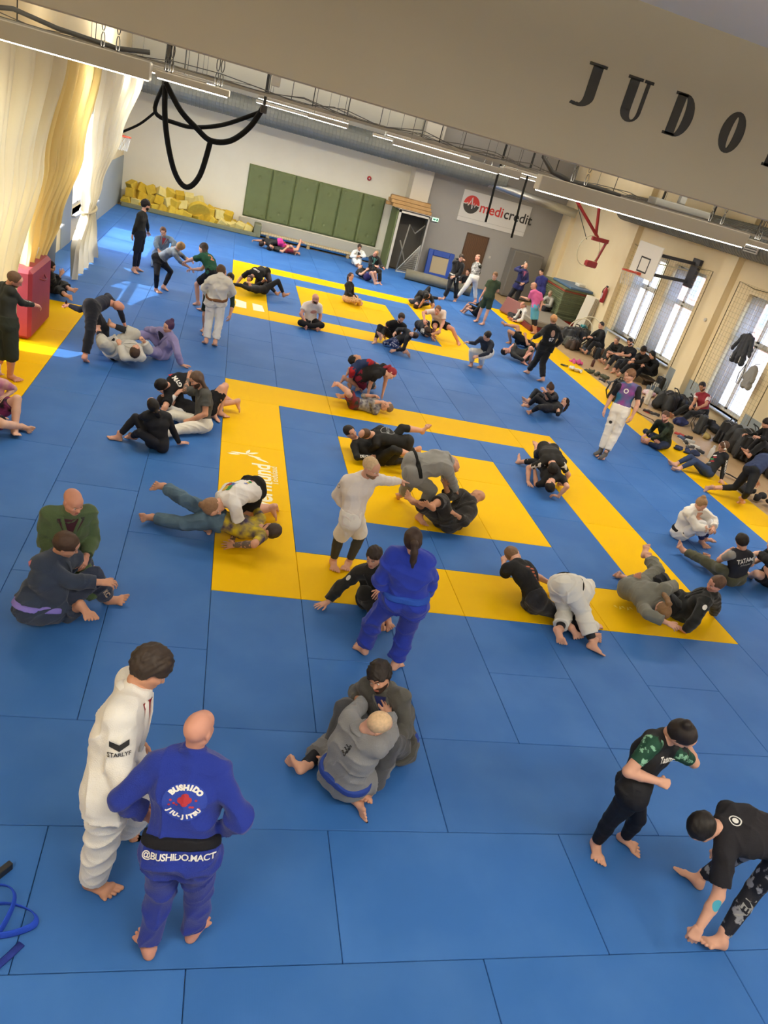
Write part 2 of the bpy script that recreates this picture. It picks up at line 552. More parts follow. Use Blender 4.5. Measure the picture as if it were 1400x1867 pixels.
# ---- beam lettering
M_LET = mat('letter_black', '26221c', .6)
def letter(name, polys, cx, lab, w=.3):
    e = MB()
    for pl in polys:
        e.prism([((x - .25) * w * 1.0, z * .3) for x, z in pl], -.004, 0)
    o = e.build(name, M_LET, None, (cx, -.6, 5.285))
    return tag(o, lab, 'letter', 'black letters on the beige beam')
def arc(cx, cz, rx, rz, a0, a1, n=12):
    return [(cx + rx * math.cos(math.radians(a0 + (a1 - a0) * i / n)), cz + rz * math.sin(math.radians(a0 + (a1 - a0) * i / n))) for i in range(n + 1)]
def band(o, i):
    return [[o[k], o[k + 1], i[k + 1], i[k]] for k in range(len(o) - 1)]
J_ = [[(.2, .93), (.62, .93), (.62, 1), (.2, 1)], [(.3, .28), (.54, .28), (.54, .95), (.3, .95)]] + band(arc(.2, .28, .34, .28, 0, -110), arc(.22, .28, .08, .2, 0, -110)) + [[(.02, .02), (.14, 0), (.16, .08), (.05, .09)]]
U_ = [[(.0, .93), (.36, .93), (.36, 1), (.0, 1)], [(.06, .25), (.29, .25), (.29, .95), (.06, .95)], [(.4, .93), (.62, .93), (.62, 1), (.4, 1)], [(.46, .25), (.55, .25), (.55, .95), (.46, .95)]] + band(arc(.305, .27, .245, .27, 180, 360), arc(.375, .27, .085, .2, 180, 360))
D_ = [[(.0, .93), (.3, .93), (.3, 1), (.0, 1)], [(.0, 0), (.3, 0), (.3, .07), (.0, .07)], [(.06, .02), (.28, .02), (.28, .98), (.06, .98)]] + band(arc(.28, .5, .32, .5, -90, 90), arc(.28, .5, .085, .42, -90, 90))
O_ = band(arc(.3, .5, .3, .5, 0, 360, 24), arc(.3, .5, .06, .38, 0, 360, 24))
I_ = [[(.0, .93), (.36, .93), (.36, 1), (.0, 1)], [(.0, 0), (.36, 0), (.36, .07), (.0, .07)], [(.06, 0), (.3, 0), (.3, 1), (.06, 1)]]
letter('letter_j', J_, 2.09, 'black letter J, first of the word on the beam', .36)
letter('letter_u', U_, 2.5, 'black letter U, second of the word on the beam', .36)
letter('letter_d', D_, 2.93, 'black letter D, third of the word on the beam', .36)
letter('letter_o', O_, 3.42, 'black letter O, fourth of the word on the beam', .36)
letter('letter_i', I_, 3.9, 'black letter stem cut by the picture edge on the beam', .36)

# ---- luminaires, each with its own lamp
M_LUM = mat('luminaire_white', 'bdb7a8', .5)
M_LED = mat('led_strip', 'fffaf0', .4, emit='fff6e4', estr=9.0)
M_WIRE = mat('wire_dark', '3c3a36', .5, metal=.6)
def luminaire(x0, x1, y, z, h, label, w=.2, hang=True, power=1.0):
    L = x1 - x0
    e = empty('linear_luminaire', ((x0 + x1) / 2, y, z))
    tag(e, label, 'lamp', 'linear lamps hung under the ceiling')
    MB().box(-L / 2, L / 2, -w / 2, w / 2, 0, h, bev=.012).build('housing', M_LUM, e)
    MB().box(-L / 2 + .03, L / 2 - .03, -w / 2 + .03, w / 2 - .03, -.012, .004).build('diffuser', M_LED, e)
    if not hang:
        for sx in (-.35, .35):
            MB().tube([(sx * L, 0, h), (sx * L, 0, (ZC if y > -.35 else 6.03) - z - .01)], .006, 5).build('rod', M_WIRE, e)
    if hang:
        top_z = (ZC if y > -.35 else 6.03) - z - .02
        for k, sx in enumerate((-.36, -.30, .30, .36)):
            mb = MB()
            zl = h
            n = max(2, int((top_z - h) / .16))
            st = (top_z - h) / n
            for q in range(n):
                c = zl + st * (q + .5)
                mb.tube([(sx * L + .02 * math.cos(a), 0, c + st * .47 * math.sin(a)) for a in [i * math.pi / 5 for i in range(10)]], .006, 5, closed=True)
            mb.build('chain', M_WIRE, e)
    ld = bpy.data.lights.new('lamp', 'AREA')
    ld.shape = 'RECTANGLE'; ld.size = L - .1; ld.size_y = w - .05
    ld.energy = LAMP_W * L * power; ld.color = (1.0, .935, .82)
    lo = link('lamp', ld, e, (0, 0, -.02))
    ud = bpy.data.lights.new('uplight', 'AREA')
    ud.shape = 'RECTANGLE'; ud.size = L - .1; ud.size_y = w - .05
    ud.energy = LAMP_W * L * power * UP_SHARE * (2.4 if y < -1 else (3.0 if y > 17 else 1.0)); ud.color = (1.0, .935, .82)
    link('uplight', ud, e, (0, 0, h + .02), (math.pi, 0, 0))
    return e
luminaire(-4.35, -1.5, 4.0, 4.62, .2, 'long white lamp in front of the curtains', power=.8)
luminaire(-1.45, -.55, 4.0, 4.68, .08, 'short slim lamp beside the long one at the curtains', .14, power=.8)
luminaire(3.75, 7.3, 4.0, 4.62, .2, 'long white lamp above the front yellow square', power=.8)
luminaire(7.35, 8.3, 4.0, 4.68, .08, 'short slim lamp towards the window wall', .14, power=.8)
luminaire(1.05, 2.0, 12.0, 4.72, .08, 'short slim lamp in the middle of the hall', .14, False, .8)
luminaire(3.1, 5.8, 12.0, 4.66, .14, 'long lamp in the middle of the hall', .2, False, .8)
luminaire(5.85, 6.35, 12.0, 4.68, .16, 'bright square end lamp in the middle of the hall', .3, False, .8)
luminaire(-4.0, -1.2, 12.0, 4.74, .1, 'long lamp high behind the black straps', .2, False, .8)
luminaire(8.0, 10.8, 12.0, 4.74, .1, 'long lamp near the red hoop frame', .2, False, 1.7)
for k, x in enumerate((-2.6, 1.4, 5.4, 9.4)):
    luminaire(x - 1.4, x + 1.4, 18.2, 4.86, .08, ('first', 'second', 'third', 'fourth')[k] + ' lamp of the row over the back square', .2, False, .5)
for k, x in enumerate((-2.6, 1.4, 5.4, 9.4)):
    luminaire(x - 1.4, x + 1.4, 20.8, 4.74, .08, ('first', 'second', 'third', 'fourth')[k] + ' lamp of the row nearest the back wall', .2, False, 1.7)
for k, x in enumerate((-2.4, 1.6, 5.6, 9.6)):
    luminaire(x - 1.4, x + 1.4, -6.3, 5.55, .1, ('first', 'second', 'third', 'fourth')[k] + ' lamp of the row under the gallery ceiling', .2, True, 1.45)
luminaire(-.3, 2.4, 4.0, 5.08, .1, 'long lamp high between the two front lamps', .2, False, .8)
luminaire(9.3, 12.1, 4.0, 5.08, .1, 'long lamp high near the window wall', .2, False, 1.7)

# ---- ceiling services
M_DUCT = mat('duct_steel', '7f817c', .5, metal=.35, c2='747670', scale=3, amt=.2)
M_TRAY = mat('tray_paint', 'a39f94', .7)
def spiral_duct(name, p0, p1, r, lab, rib=.14):
    p0, p1 = Vector(p0), Vector(p1)
    L = (p1 - p0).length
    e = empty(name, p0); tag(e, lab, 'duct')
    n = int(L / rib)
    d = (p1 - p0) / L
    prof = []
    for i in range(n):
        t = i * rib
        prof += [(r, t), (r, t + rib * .8), (r + .012, t + rib * .84), (r + .012, t + rib * .96)]
    mb = MB(); mb.lathe(prof, 22)
    o = mb.build('duct_tube', M_DUCT, e, smooth=False)
    o.rotation_mode = 'QUATERNION'; o.rotation_quaternion = d.to_track_quat('Z', 'X')
    for t in range(1, int(L / 3) + 1):
        MB().box(-.02, .02, -.02, .02, r * .9, ZC - p0.z).build('hanger', M_WIRE, e, tuple(d * (t * 3 - 1)))
    return e
spiral_duct('air_duct', (XL + .05, 24.3, 4.47), (10.4, 24.3, 4.47), .4, 'wide ribbed steel air duct along the back wall')
rd = spiral_duct('air_duct', (13.2, 3.0, 4.74), (13.2, 19.2, 4.74), .42, 'wide ribbed steel air duct above the windows')
for y in (11.1, 17.2, 6.0):
    g = MB().box(-.46, -.42, -.28, .28, -.2, .12).build('vent_grille', mat('grille_white', 'c9c7bf', .5), rd, (0, y - 3.0, -.05))
    mb = MB()
    for k in range(5): mb.box(-.475, -.46, -.25, .25, -.17 + k * .058, -.145 + k * .058)
    mb.build('louvre', mat('grille_dark', '4b4b48', .6), g)
tag(MB().tube([(9.6, 24.2, 4.25), (11.5, 24.0, 4.1), (13.3, 23.2, 4.0)], .17, 12).build('foil_duct', mat('foil', 'b9b9b4', .3, metal=.9, bump=.4, bscale=30), smooth=True), 'crumpled foil pipe in the far ceiling corner', 'duct')
M_CABLE = mat('cable_grey', '6d6a62', .6)
def cable_tray(y, z, x0, x1, lab):
    e = empty('cable_tray', ((x0 + x1) / 2, y, z)); tag(e, lab, 'cable tray', 'cable trays under the ceiling')
    L = x1 - x0
    for sy in (-.1, .1):
        MB().box(-L / 2, L / 2, sy - .012, sy + .012, -.012, .03).build('rail', M_TRAY, e)
    mb = MB()
    for k in range(int(L / .3)): mb.box(-L / 2 + k * .3, -L / 2 + k * .3 + .02, -.1, .1, -.015, -.005)
    o = mb.build('rungs', M_TRAY, e)
    r = random.Random(int(y * 7))
    for k in range(4):
        pts = [(-L / 2 + L * i / 24, -.07 + k * .045 + r.uniform(-.015, .015), .015 + r.uniform(0, .03) + (r.uniform(.05, .12) if r.random() < .15 else 0)) for i in range(25)]
        MB().tube(pts, .007, 5).build('cable', M_CABLE, e, smooth=True)
    for x in [-L / 2 + .5 + 2.4 * i for i in range(int(L / 2.4))]:
        MB().box(x - .008, x + .008, -.008, .008, .04, ZC - z).build('hanger', M_WIRE, e)
    return e
cable_tray(8.0, 4.86, XL + .1, XR - .6, 'wire laden cable tray across the middle of the ceiling')
cable_tray(15.0, 4.98, XL + .1, 12.6, 'thin cable tray further back under the ceiling')
M_HOSE = mat('hose_dark', '2c2a26', .6)
tag(MB().tube([(3.92, 4.6, ZC), (3.98, 4.65, 5.05), (4.2, 4.7, 4.9), (4.6, 4.75, 4.84), (5.0, 4.75, 4.86), (5.4, 4.7, 4.84)], .035, 8).build('cable_bundle', M_HOSE, smooth=True), 'thick black cable bundle dropping from the ceiling over the long lamp', 'cable')
tag(MB().tube([(-3.6, 4.6, 4.9), (-3.2, 4.6, 4.97), (-2.7, 4.6, 4.9), (-2.0, 4.6, 4.87), (-1.6, 4.6, 4.93)], .028, 8).build('cable_bundle', M_HOSE, smooth=True), 'loose black cables lying above the lamp at the curtains', 'cable')
tag(MB().box(5.9, 6.9, 4.5, 4.75, 4.86, 4.96, bev=.01).box(6.35, 6.45, 4.58, 4.66, 4.96, ZC).build('control_box', mat('box_grey', '7c7a72', .5)), 'flat grey metal box above the long lamp', 'box')
tag(MB().box(.2, .42, 13.9, 14.1, 5.17, ZC, bev=.02).build('smoke_detector', M_LUM), 'small white box on the ceiling', 'detector')

# ---- curtains
def curtain_mat(name, c, tr=.15):
    m = bpy.data.materials.new(name); m.use_nodes = True
    nt = m.node_tree; nt.nodes.clear()
    o = nt.nodes.new('ShaderNodeOutputMaterial'); mx = nt.nodes.new('ShaderNodeMixShader')
    a = nt.nodes.new('ShaderNodeBsdfDiffuse'); b = nt.nodes.new('ShaderNodeBsdfTranslucent')
    a.inputs[0].default_value = (*lin(c), 1); b.inputs[0].default_value = (*lin(c), 1)
    n = nt.nodes.new('ShaderNodeTexNoise'); n.inputs['Scale'].default_value = 90
    bp = nt.nodes.new('ShaderNodeBump'); bp.inputs['Strength'].default_value = .12
    nt.links.new(n.outputs[0], bp.inputs['Height']); nt.links.new(bp.outputs[0], a.inputs['Normal'])
    mx.inputs[0].default_value = tr
    nt.links.new(a.outputs[0], mx.inputs[1]); nt.links.new(b.outputs[0], mx.inputs[2]); nt.links.new(mx.outputs[0], o.inputs[0])
    return m
def curtain(label, keys, c, folds_n, x=-3.72, amp=.09, tie=None):
    """keys: (z, y_left, y_right) from top to bottom"""
    nu, nz = folds_n * 8, 46
    keys = sorted(keys, reverse=True)
    zs = [k[0] for k in keys]
    V, Fq = [], []
    rs = random.Random(folds_n)
    ph = [rs.uniform(-.8, .8) for _ in range(folds_n + 1)]
    for j in range(nz + 1):
        z = zs[0] + (zs[-1] - zs[0]) * j / nz
        i = 0
        while i < len(keys) - 2 and z < keys[i + 1][0]: i += 1
        t = (z - keys[i][0]) / (keys[i + 1][0] - keys[i][0])
        t = t * t * (3 - 2 * t)
        a = keys[i][1] + (keys[i + 1][1] - keys[i][1]) * t
        b = keys[i][2] + (keys[i + 1][2] - keys[i][2]) * t
        w = (b - a)
        am = min(amp, .25 * w / folds_n * 2.2 + .02) * (1.0 if w > 1 else .9)
        for k in range(nu + 1):
            u = k / nu
            f = u * folds_n * 2 * math.pi + ph[int(u * folds_n)] * .0
            V.append((x + am * (math.sin(f + .35 * math.sin(z * 1.3 + k * .05)) + .35 * math.sin(f * .5 + z * .9)), a + w * u + .03 * math.sin(f * 2 + z) * min(1, w), z))
    for j in range(nz):
        for k in range(nu):
            q = j * (nu + 1) + k
            Fq.append((q, q + 1, q + nu + 2, q + nu + 1))
    e = empty('curtain', (x, keys[-1][1], 0)); tag(e, label, 'curtain', 'heavy curtains on the window side')
    base = Vector(e.location)
    mb = MB(); mb.add([Vector(v) - base for v in V], Fq)
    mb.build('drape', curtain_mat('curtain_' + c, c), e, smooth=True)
    if tie:
        z, a, b = tie
        pts = [Vector((x + .16 * math.cos(q) , (a + b) / 2 + (b - a) * .56 * math.sin(q), z + .03 * math.sin(q))) - base for q in [i * math.pi / 8 for i in range(16)]]
        MB().tube(pts, .03, 8, closed=True, flat=((0, 0, 1), 1.2)).build('tieback', mat('tieback_cloth', 'd3c49c', .9), e, smooth=True)
    return e
curtain('wide cream curtain nearest the camera hanging in loose folds', [(4.62, 1.5, 10.5), (2.85, 2.5, 8.6), (1.2, 3.2, 6.6), (.04, 3.0, 6.5)], 'e8dcba', 15, amp=.13)
curtain('golden yellow lit curtain gathered behind the red crash mat', [(4.62, 10.3, 14.3), (2.8, 8.7, 12.5), (1.7, 7.5, 10.2), (1.1, 7.3, 8.7), (.04, 7.1, 9.1)], 'e6cc88', 9, amp=.1, tie=(1.12, 7.3, 8.7))  # yellow sunlight is put into this cloth's base colour
curtain('pale curtain tied back at the middle before the back corner', [(4.6, 14.5, 22.3), (2.9, 13.6, 18.2), (1.9, 13.1, 15.2), (1.4, 13.15, 14.2), (.7, 11.9, 14.9), (.03, 11.9, 15.4)], 'e8dfc6', 10, amp=.1, tie=(1.4, 13.15, 14.2))
tag(MB().tube([(-3.72, 1.2, 4.66), (-3.72, 22.6, 4.66)], .03, 8).build('curtain_rail', M_DUCT), 'steel rail carrying the curtains', 'rail')

# ------------------------------------------------------------------ fixtures along the walls
# green wall pads, one by one
M_PAD = mat('pad_green', '626c42', .6, c2='5a643c', scale=3, amt=.2, bump=.1, bscale=40)
def pad_mesh(w, h):
    n, m = 26, 48
    V, Fq = [], []
    btn = [(.18 * w, .06 * h), (.82 * w, .06 * h), (.18 * w, .94 * h), (.82 * w, .94 * h), (.5 * w, .2 * h), (.5 * w, .8 * h), (.97 * w, .5 * h)]
    for j in range(m + 1):
        for i in range(n + 1):
            x, z = w * i / n, h * j / m
            e = min(x, w - x, z, h - z)
            d = .07 * min(1, (e / .06) ** .5) if e > 0 else 0
            for bx, bz in btn:
                d -= .045 * math.exp(-((x - bx) ** 2 + (z - bz) ** 2) / .0016)
            V.append((x, -d, z))
    for j in range(m):
        for i in range(n):
            q = j * (n + 1) + i
            Fq.append((q, q + 1, q + n + 2, q + n + 1))
    mb = MB(); mb.add(V, Fq); mb.box(0, w, -.002, .04, 0, h)
    me = bpy.data.meshes.new('wall_pad'); me.from_pydata(mb.v, [], mb.f); me.materials.append(M_PAD); me.shade_smooth()
    return me
_pm = pad_mesh(.955, 2.0)
ORD = ('first', 'second', 'third', 'fourth', 'fifth', 'sixth')
for k in range(6):
    tag(link('wall_pad', _pm, None, (.2 + k * .962, YB - .03, .56)), ORD[k] + ' green wall pad counted from the foam cubes', 'wall pad', 'green pads on the back wall')
struct(MB().box(.1, 6.2, YB - .1, YB, 0, .5).build('baseboard_back', mat('plinth_pale', 'b5b0a0', .8)))
# storage closet with timber on top
M_WHITEF = mat('frame_offwhite', 'c6c0b2', .6)
cl = empty('storage_closet', (6.95, 24.6, 0)); tag(cl, 'dark open storage closet with pale frame beside the green pads', 'closet')
MB().box(-.6, .72, -.05, .03, 2.3, 2.42).build('lintel', M_WHITEF, cl)
MB().box(-.6, -.5, -.05, .03, 0, 2.42).build('post', M_WHITEF, cl)
MB().box(.68, .74, -.05, .03, 0, 2.42).build('post', M_GREYW, cl)
MB().box(-.62, .78, -.05, .78, 2.38, 2.44).build('roof_board', M_WHITEF, cl)
MB().box(.72, .76, .0, .75, 0, 2.38).build('side_board', mat('closet_dark', '4a463e', .9), cl)
MB().box(-.6, .72, .7, .75, 0, 2.38).build('back_board', mat('closet_dark', '4a463e', .9), cl)
sp = MB().box(-.66, -.6, -.02, 1.36, .02, 2.36, bev=.02).build('side_pad', M_PAD, cl)
wood = [mat('timber_%d' % i, c, .7, c2=d, scale=6, amt=.2) for i, (c, d) in enumerate((('b58f5c', 'a07a48'), ('a5804f', '8f6c40'), ('bd9a68', 'a88452')))]
rr = random.Random(2)
for k in range(9):
    z = 2.45 + (k // 3) * .14
    y = 24.68 + (k % 3) * .25
    o = MB().box(-.85, .85, -.115, .115, 0, .13, bev=.008).build('plank', wood[k % 3], None, (6.75 + rr.uniform(-.12, .12), y, z), (0, 0, rr.uniform(-.05, .05)))
    tag(o, ('rear', 'middle', 'front')[2 - k % 3] + ' wooden plank in the ' + ('bottom', 'second', 'top')[k // 3] + ' layer on the storage closet', 'plank', 'planks piled on the closet')
M_NET = mat('net_white', 'c4c0b2', .8)
def net_panel(P00, P10, P01, P11, nu, nv, r=.006):
    """square mesh between four corners as thin square strands"""
    P00, P10, P01, P11 = map(Vector, (P00, P10, P01, P11))
    mb = MB()
    f = lambda u, v: P00.lerp(P10, u).lerp(P01.lerp(P11, u), v)
    for i in range(nu + 1):
        mb.tube([f(i / nu, 0), f(i / nu, .5), f(i / nu, 1)], r, 3, caps=False)
    for j in range(nv + 1):
        mb.tube([f(0, j / nv), f(.5, j / nv), f(1, j / nv)], r, 3, caps=False)
    return mb
gl = empty('folded_goal', (7.2, 24.3, 0)); tag(gl, 'folded goal frame with white net leaning in the closet', 'goal')
MB().tube([(-.45, .1, .02), (.35, .1, 1.25), (.42, .3, .02), (-.45, .1, .02)], .025, 8).build('goal_frame', M_NET, gl, smooth=True)
net_panel((-.43, .12, .03), (.4, .3, .03), (.3, .1, 1.15), (.36, .12, 1.2), 12, 14, .005).build('goal_net', M_NET, gl)
MB().tube([(-.35, .5, 0), (-.2, .6, 1.9), (.1, .6, 1.6), (.45, .6, 2.0)], .03, 8).build('goal_bar', mat('bar_grey', '8a867a', .5), gl, smooth=True)
MB().tube([(-.45, .6, 1.2), (.0, .6, .3), (.5, .7, 1.0)], .03, 8).build('goal_bar', mat('bar_grey', '8a867a', .5), gl, smooth=True)
# brown door
dr = empty('door_1', (10.2, YG, 0)); struct(dr)
MB().box(-.46, .46, -.04, .0, 0, 2.07).build('door_leaf', mat('door_brown', '5a3d24', .5, c2='4c331d', scale=4, pat='wave'), dr)
MB().box(-.52, -.46, -.05, .0, 0, 2.12).build('door_frame', mat('door_frame_brown', '4a321e', .6), dr)
MB().box(.46, .52, -.05, .0, 0, 2.12).build('door_frame', mat('door_frame_brown', '4a321e', .6), dr)
MB().box(-.52, .52, -.05, .0, 2.07, 2.13).build('door_frame', mat('door_frame_brown', '4a321e', .6), dr)
MB().tube([(.36, -.04, 1.02), (.36, -.09, 1.02), (.26, -.09, 1.02)], .012, 8).build('door_handle', M_DUCT, dr, smooth=True)
tag(MB().box(10.94, 11.04, YG - .02, YG, 1.3, 1.4, bev=.006).build('light_switch', M_WHITEF), 'small white switch on the grey wall by the brown door', 'switch')
# sign board
sg = empty('sign_board', (10.62, YG - .02, 3.13)); tag(sg, 'wide white sponsor board with red and black lettering on the grey wall', 'sign')
MB().box(-1.58, 1.58, -.02, .02, -.62, .62).build('board', mat('board_white', 'dcd8cf', .5), sg)
MB().box(-1.58, 1.58, -.024, -.02, -.45, -.44).build('rule', M_GREY_ if 'M_GREY_' in globals() else mat('rule_grey', 'a7a296', .6), sg)
def flat_text(txt, size, m, parent, loc, name='lettering', bold=0.0, align='LEFT', ext=.004):
    me = text_mesh(txt, size, align, bold, extrude=ext)
    me.materials.clear(); me.materials.append(m)
    return link(name, me, parent, loc, (math.pi / 2, 0, 0))
M_SRED = mat('sign_red', 'c9352c', .5); M_SBLK = mat('sign_black', '2a2723', .5)
t_ = flat_text('medi', .56, M_SRED, sg, (-.72, -.024, .07), bold=.008)
w_ = max(v.co.x for v in t_.data.vertices)
flat_text('credit', .56, M_SBLK, sg, (-.72 + w_ + .05, -.024, .07), bold=.008)
def halfdisc(cx, cz, r, up, y, m, nm):
    a = [(cx + r * math.cos(t), cz + r * math.sin(t)) for t in [math.pi * i / 16 * (1 if up else -1) for i in range(17)]]
    zig = [(-.8, 0), (-.55, .08), (-.45, -.12), (-.3, .1), (-.15, -.1), (0, .7), (.12, -.35), (.25, .2), (.4, -.18), (.52, .1), (.8, 0)]
    MB().prism(a, y - .006, y, ).build(nm, m, sg)
halfdisc(-1.12, .1, .36, True, -.022, M_SRED, 'emblem_upper')
halfdisc(-1.12, .1, .36, False, -.022, M_SBLK, 'emblem_lower')
zz = [(-.36, .1), (-.24, .1), (-.19, .16), (-.14, .04), (-.09, .15), (-.02, .38), (.05, -.06), (.1, .17), (.16, .02), (.21, .14), (.26, .1), (.36, .1)]
MB().tube([(-1.12 + x, -.032, z) for x, z in zz], .022, 6).build('emblem_line', mat('board_white', 'dcd8cf', .5), sg)
# exit sign, siren
ex = empty('exit_sign', (8.12, YG - .02, 2.3)); tag(ex, 'small lit green and white exit sign on the grey wall', 'sign')
MB().box(-.16, .16, -.05, .02, -.09, .09, bev=.008).build('casing', M_WHITEF, ex)
MB().box(-.14, .14, -.054, -.05, -.07, .07).build('lit_panel', mat('exit_lit', 'cfe8dc', .5, emit='bfe6d2', estr=1.2), ex)
MB().prism([(-.1, .03), (-.03, .03), (-.03, .055), (.02, .0), (-.03, -.055), (-.03, -.03), (-.1, -.03)], -.058, -.054).build('arrow', mat('exit_green', '1d8a5a', .5), ex)
MB().box(.05, .11, -.058, -.054, -.05, .05).build('doorway_mark', mat('exit_green', '1d8a5a', .5), ex)
si = empty('alarm_siren', (5.07, YB - .01, 3.16)); tag(si, 'round red alarm siren on the pale back wall', 'alarm')
MB().lathe([(.09, 0), (.09, .05), (.06, .08), (.03, .09)], 18, axis='y').build('base', mat('siren_red', 'b3262a', .4), si, rot=(0, 0, math.pi), smooth=True)
MB().lathe([(.035, .085), (.035, .1)], 12, axis='y').build('lens', M_WHITEF, si, rot=(0, 0, math.pi))
# metal cabinet
cb = empty('metal_cabinet', (12.5, 25.0, 0)); tag(cb, 'tall grey two door metal cabinet against the grey wall', 'cabinet')
MB().box(-.7, .7, -.3, .38, 0, 1.96, bev=.01).build('body', mat('cabinet_grey', '75706a', .5), cb)
for s_ in (-1, 1):
    d = MB().box(-.33, .33, -.02, 0, .06, 1.9, bev=.006).build('door', mat('cabinet_door', '6c6862', .5), cb, (s_ * .345, -.3, 0))
    MB().box(-.015, .015, -.04, 0, 0, .12, bev=.004).build('handle', M_DUCT, d, (-s_ * .26, -.02, 1.0))
# blue framed mat leaning on the wall, grey roll
bf = empty('folding_trampoline', (8.75, 25.05, 0), 0); tag(bf, 'blue padded trampoline frame with cream bed leaning on the grey wall', 'trampoline')
bf.rotation_euler = (-.16, 0, 0)
for nm, bx in (('pad', (-.6, -.38, 0, 1.15)), ('pad', (.38, .6, 0, 1.15)), ('pad', (-.38, .38, .9, 1.15)), ('pad', (-.38, .38, 0, .2))):
    MB().box(bx[0], bx[1], -.07, .03, bx[2], bx[3], bev=.025).build(nm, mat('vinyl_blue', '24479a', .45), bf)
MB().box(-.4, .4, -.02, 0, .18, .92).build('bed', mat('bed_cream', 'b7a582', .8), bf)
tag(MB().tube([(6.9, 23.1, .2), (8.0, 22.9, .21), (9.6, 22.5, .2)], [.2, .21, .2], 16).build('rolled_mat', mat('roll_grey', '6f6a5c', .7, c2='66614f', scale=4), smooth=True), 'long grey rolled mat lying on the floor before the closet', 'rolled mat')
# wooden beam bench
bn = empty('low_bench', (3.0, 24.95, 0)); tag(bn, 'long low pale wooden bench in front of the green pads', 'bench')
MB().box(-2.0, 2.0, -.16, .16, .16, .24, bev=.015).build('seat', mat('bench_wood', 'c4b08a', .6, c2='b39f78', scale=3, pat='wave'), bn)
for x in (-1.7, 0, 1.7): MB().box(x - .06, x + .06, -.13, .13, 0, .16).build('leg', mat('bench_wood_dark', '9a8660', .7), bn)
tag(MB().box(.95, 5.9, 25.35, 25.85, 0, .1, bev=.02).build('floor_pad', M_BLUE), 'narrow blue mat between the bench and the wall', 'mat')
# foam pit
kb = tag(MB().box(-4.4, .85, 24.72, 24.86, 0, .16, bev=.02).build('pit_edge', mat('kerb_grey', '6f7058', .8)), 'grey green padded edge in front of the foam cubes', 'edge')
tag(MB().box(.72, 1.0, 24.75, 25.5, 0, .5, bev=.03).build('end_pad', mat('kerb_grey', '6f7058', .8)), 'grey upright pad ending the row of foam cubes', 'pad')
M_FO = [mat('foam_%d' % i, c, .95, c2=d, scale=7, amt=.2, bump=.2, bscale=70) for i, (c, d) in enumerate((('d8bb45', 'c9a936'), ('cfae3a', 'bb9a2c'), ('e0cf86', 'd0bd70'), ('c9a62c', 'b7941f')))]
_fm = []
for m in M_FO:
    mb = MB().box(-.17, .17, -.17, .17, -.17, .17, bev=.014)
    me = bpy.data.meshes.new('foam_cube'); me.from_pydata(mb.v, [], mb.f); me.materials.append(m); _fm.append(me)
rf = random.Random(8)
nfo = 0
for layer in range(3):
    for k in range((15, 13, 9)[layer]):
        for row in range(2 if layer < 2 else 1):
            x = -4.2 + k * .335 + rf.uniform(-.06, .06) + layer * .12
            if layer == 2: x = -4.1 + k * .36
            if x > .55 - layer * .9: continue
            y = 25.06 + row * .42 + rf.uniform(-.04, .04) + layer * .12
            z = .17 + layer * .29 + rf.uniform(-.02, .03)
            o = link('foam_cube', _fm[rf.randrange(4)], None, (x, y, z), (rf.uniform(-.5, .5), rf.uniform(-.5, .5), rf.uniform(0, 1.5)))
            tag(o, 'yellow foam cube heaped in the pit along the back wall', 'foam cube', 'foam cubes in the pit'); nfo += 1
tag(MB().lathe([(.02, -.09), (.42, -.09), (.45, -.05), (.45, .05), (.42, .09), (.02, .09)], 28, axis='y').build('foam_disc', M_FO[1], None, (-1.5, 25.0, .42), (0.5, 0, .2), smooth=False), 'large round foam disc lying among the yellow cubes', 'foam disc')

# stacked gym mats
stk = [('585f42', .062)] * 14
for k in range(22):
    c = 'a52a20' if k < 5 else ('c9a92a' if k == -1 else ('5d6446' if k % 3 else '666d4e'))
    if k == 0: c = 'c2ac2a'
    if k == 20: c = '8a3a24'
    z = Z_FLOOR + .07 * k
    o = MB().box(-.62, .62, -1.2, 1.2, 0, .066, bev=.012).build('gym_mat', mat('gymmat_' + c, c, .6, c2=tuple(.9 * x for x in [int(c[i:i + 2], 16) / 255 for i in (0, 2, 4)]), scale=5), None, (13.02 + rr.uniform(-.015, .015), 21.2 + rr.uniform(-.02, .02), z))
    nm = {0: 'yellow gym mat at the very bottom of the tall stack', 20: 'brown red gym mat near the top of the tall stack'}.get(k)
    if nm: tag(o, nm, 'gym mat', 'stacked gym mats')
    elif k < 5: tag(o, 'red gym mat low in the tall stack', 'gym mat', 'stacked red gym mats')
    else: tag(o, 'olive green gym mat in the tall stack in the far corner', 'gym mat', 'stacked green gym mats')
zt = Z_FLOOR + .07 * 22
tag(MB().box(-.5, .5, -.9, .9, 0, .09, bev=.02).build('gym_mat', mat('vinyl_steel_blue', '4a6684', .5), None, (13.1, 20.9, zt)), 'thin blue mat on top of the tall green stack', 'gym mat')
tag(MB().box(-.14, .14, -.2, .2, 0, .12, bev=.02).build('carton', mat('carton_white', 'd9d3c2', .7), None, (13.3, 20.7, zt + .09)), 'white carton on top of the tall green stack', 'carton')
cm = empty('crash_mat', (11.6, 19.6, 0)); tag(cm, 'thick grey crash mat with dark red sides lying in front of the green stack', 'crash mat')
MB().box(-.95, .85, -1.6, 1.3, Z_FLOOR, .2, bev=.03).build('lower_block', mat('vinyl_maroon', '6b2226', .5), cm)
MB().box(-.95, .85, -1.6, 1.3, .2, .42, bev=.04).build('upper_block', mat('vinyl_grey', '7d766a', .6), cm)
tag(MB().box(-.06, .06, -.6, .6, 0, .62, bev=.03).build('leaning_mat', mat('vinyl_redgrey', '7a4a44', .6), None, (10.5, 20.0, .03), (0, .35, .3)), 'red folding mat propped up beside the crash mat', 'mat')
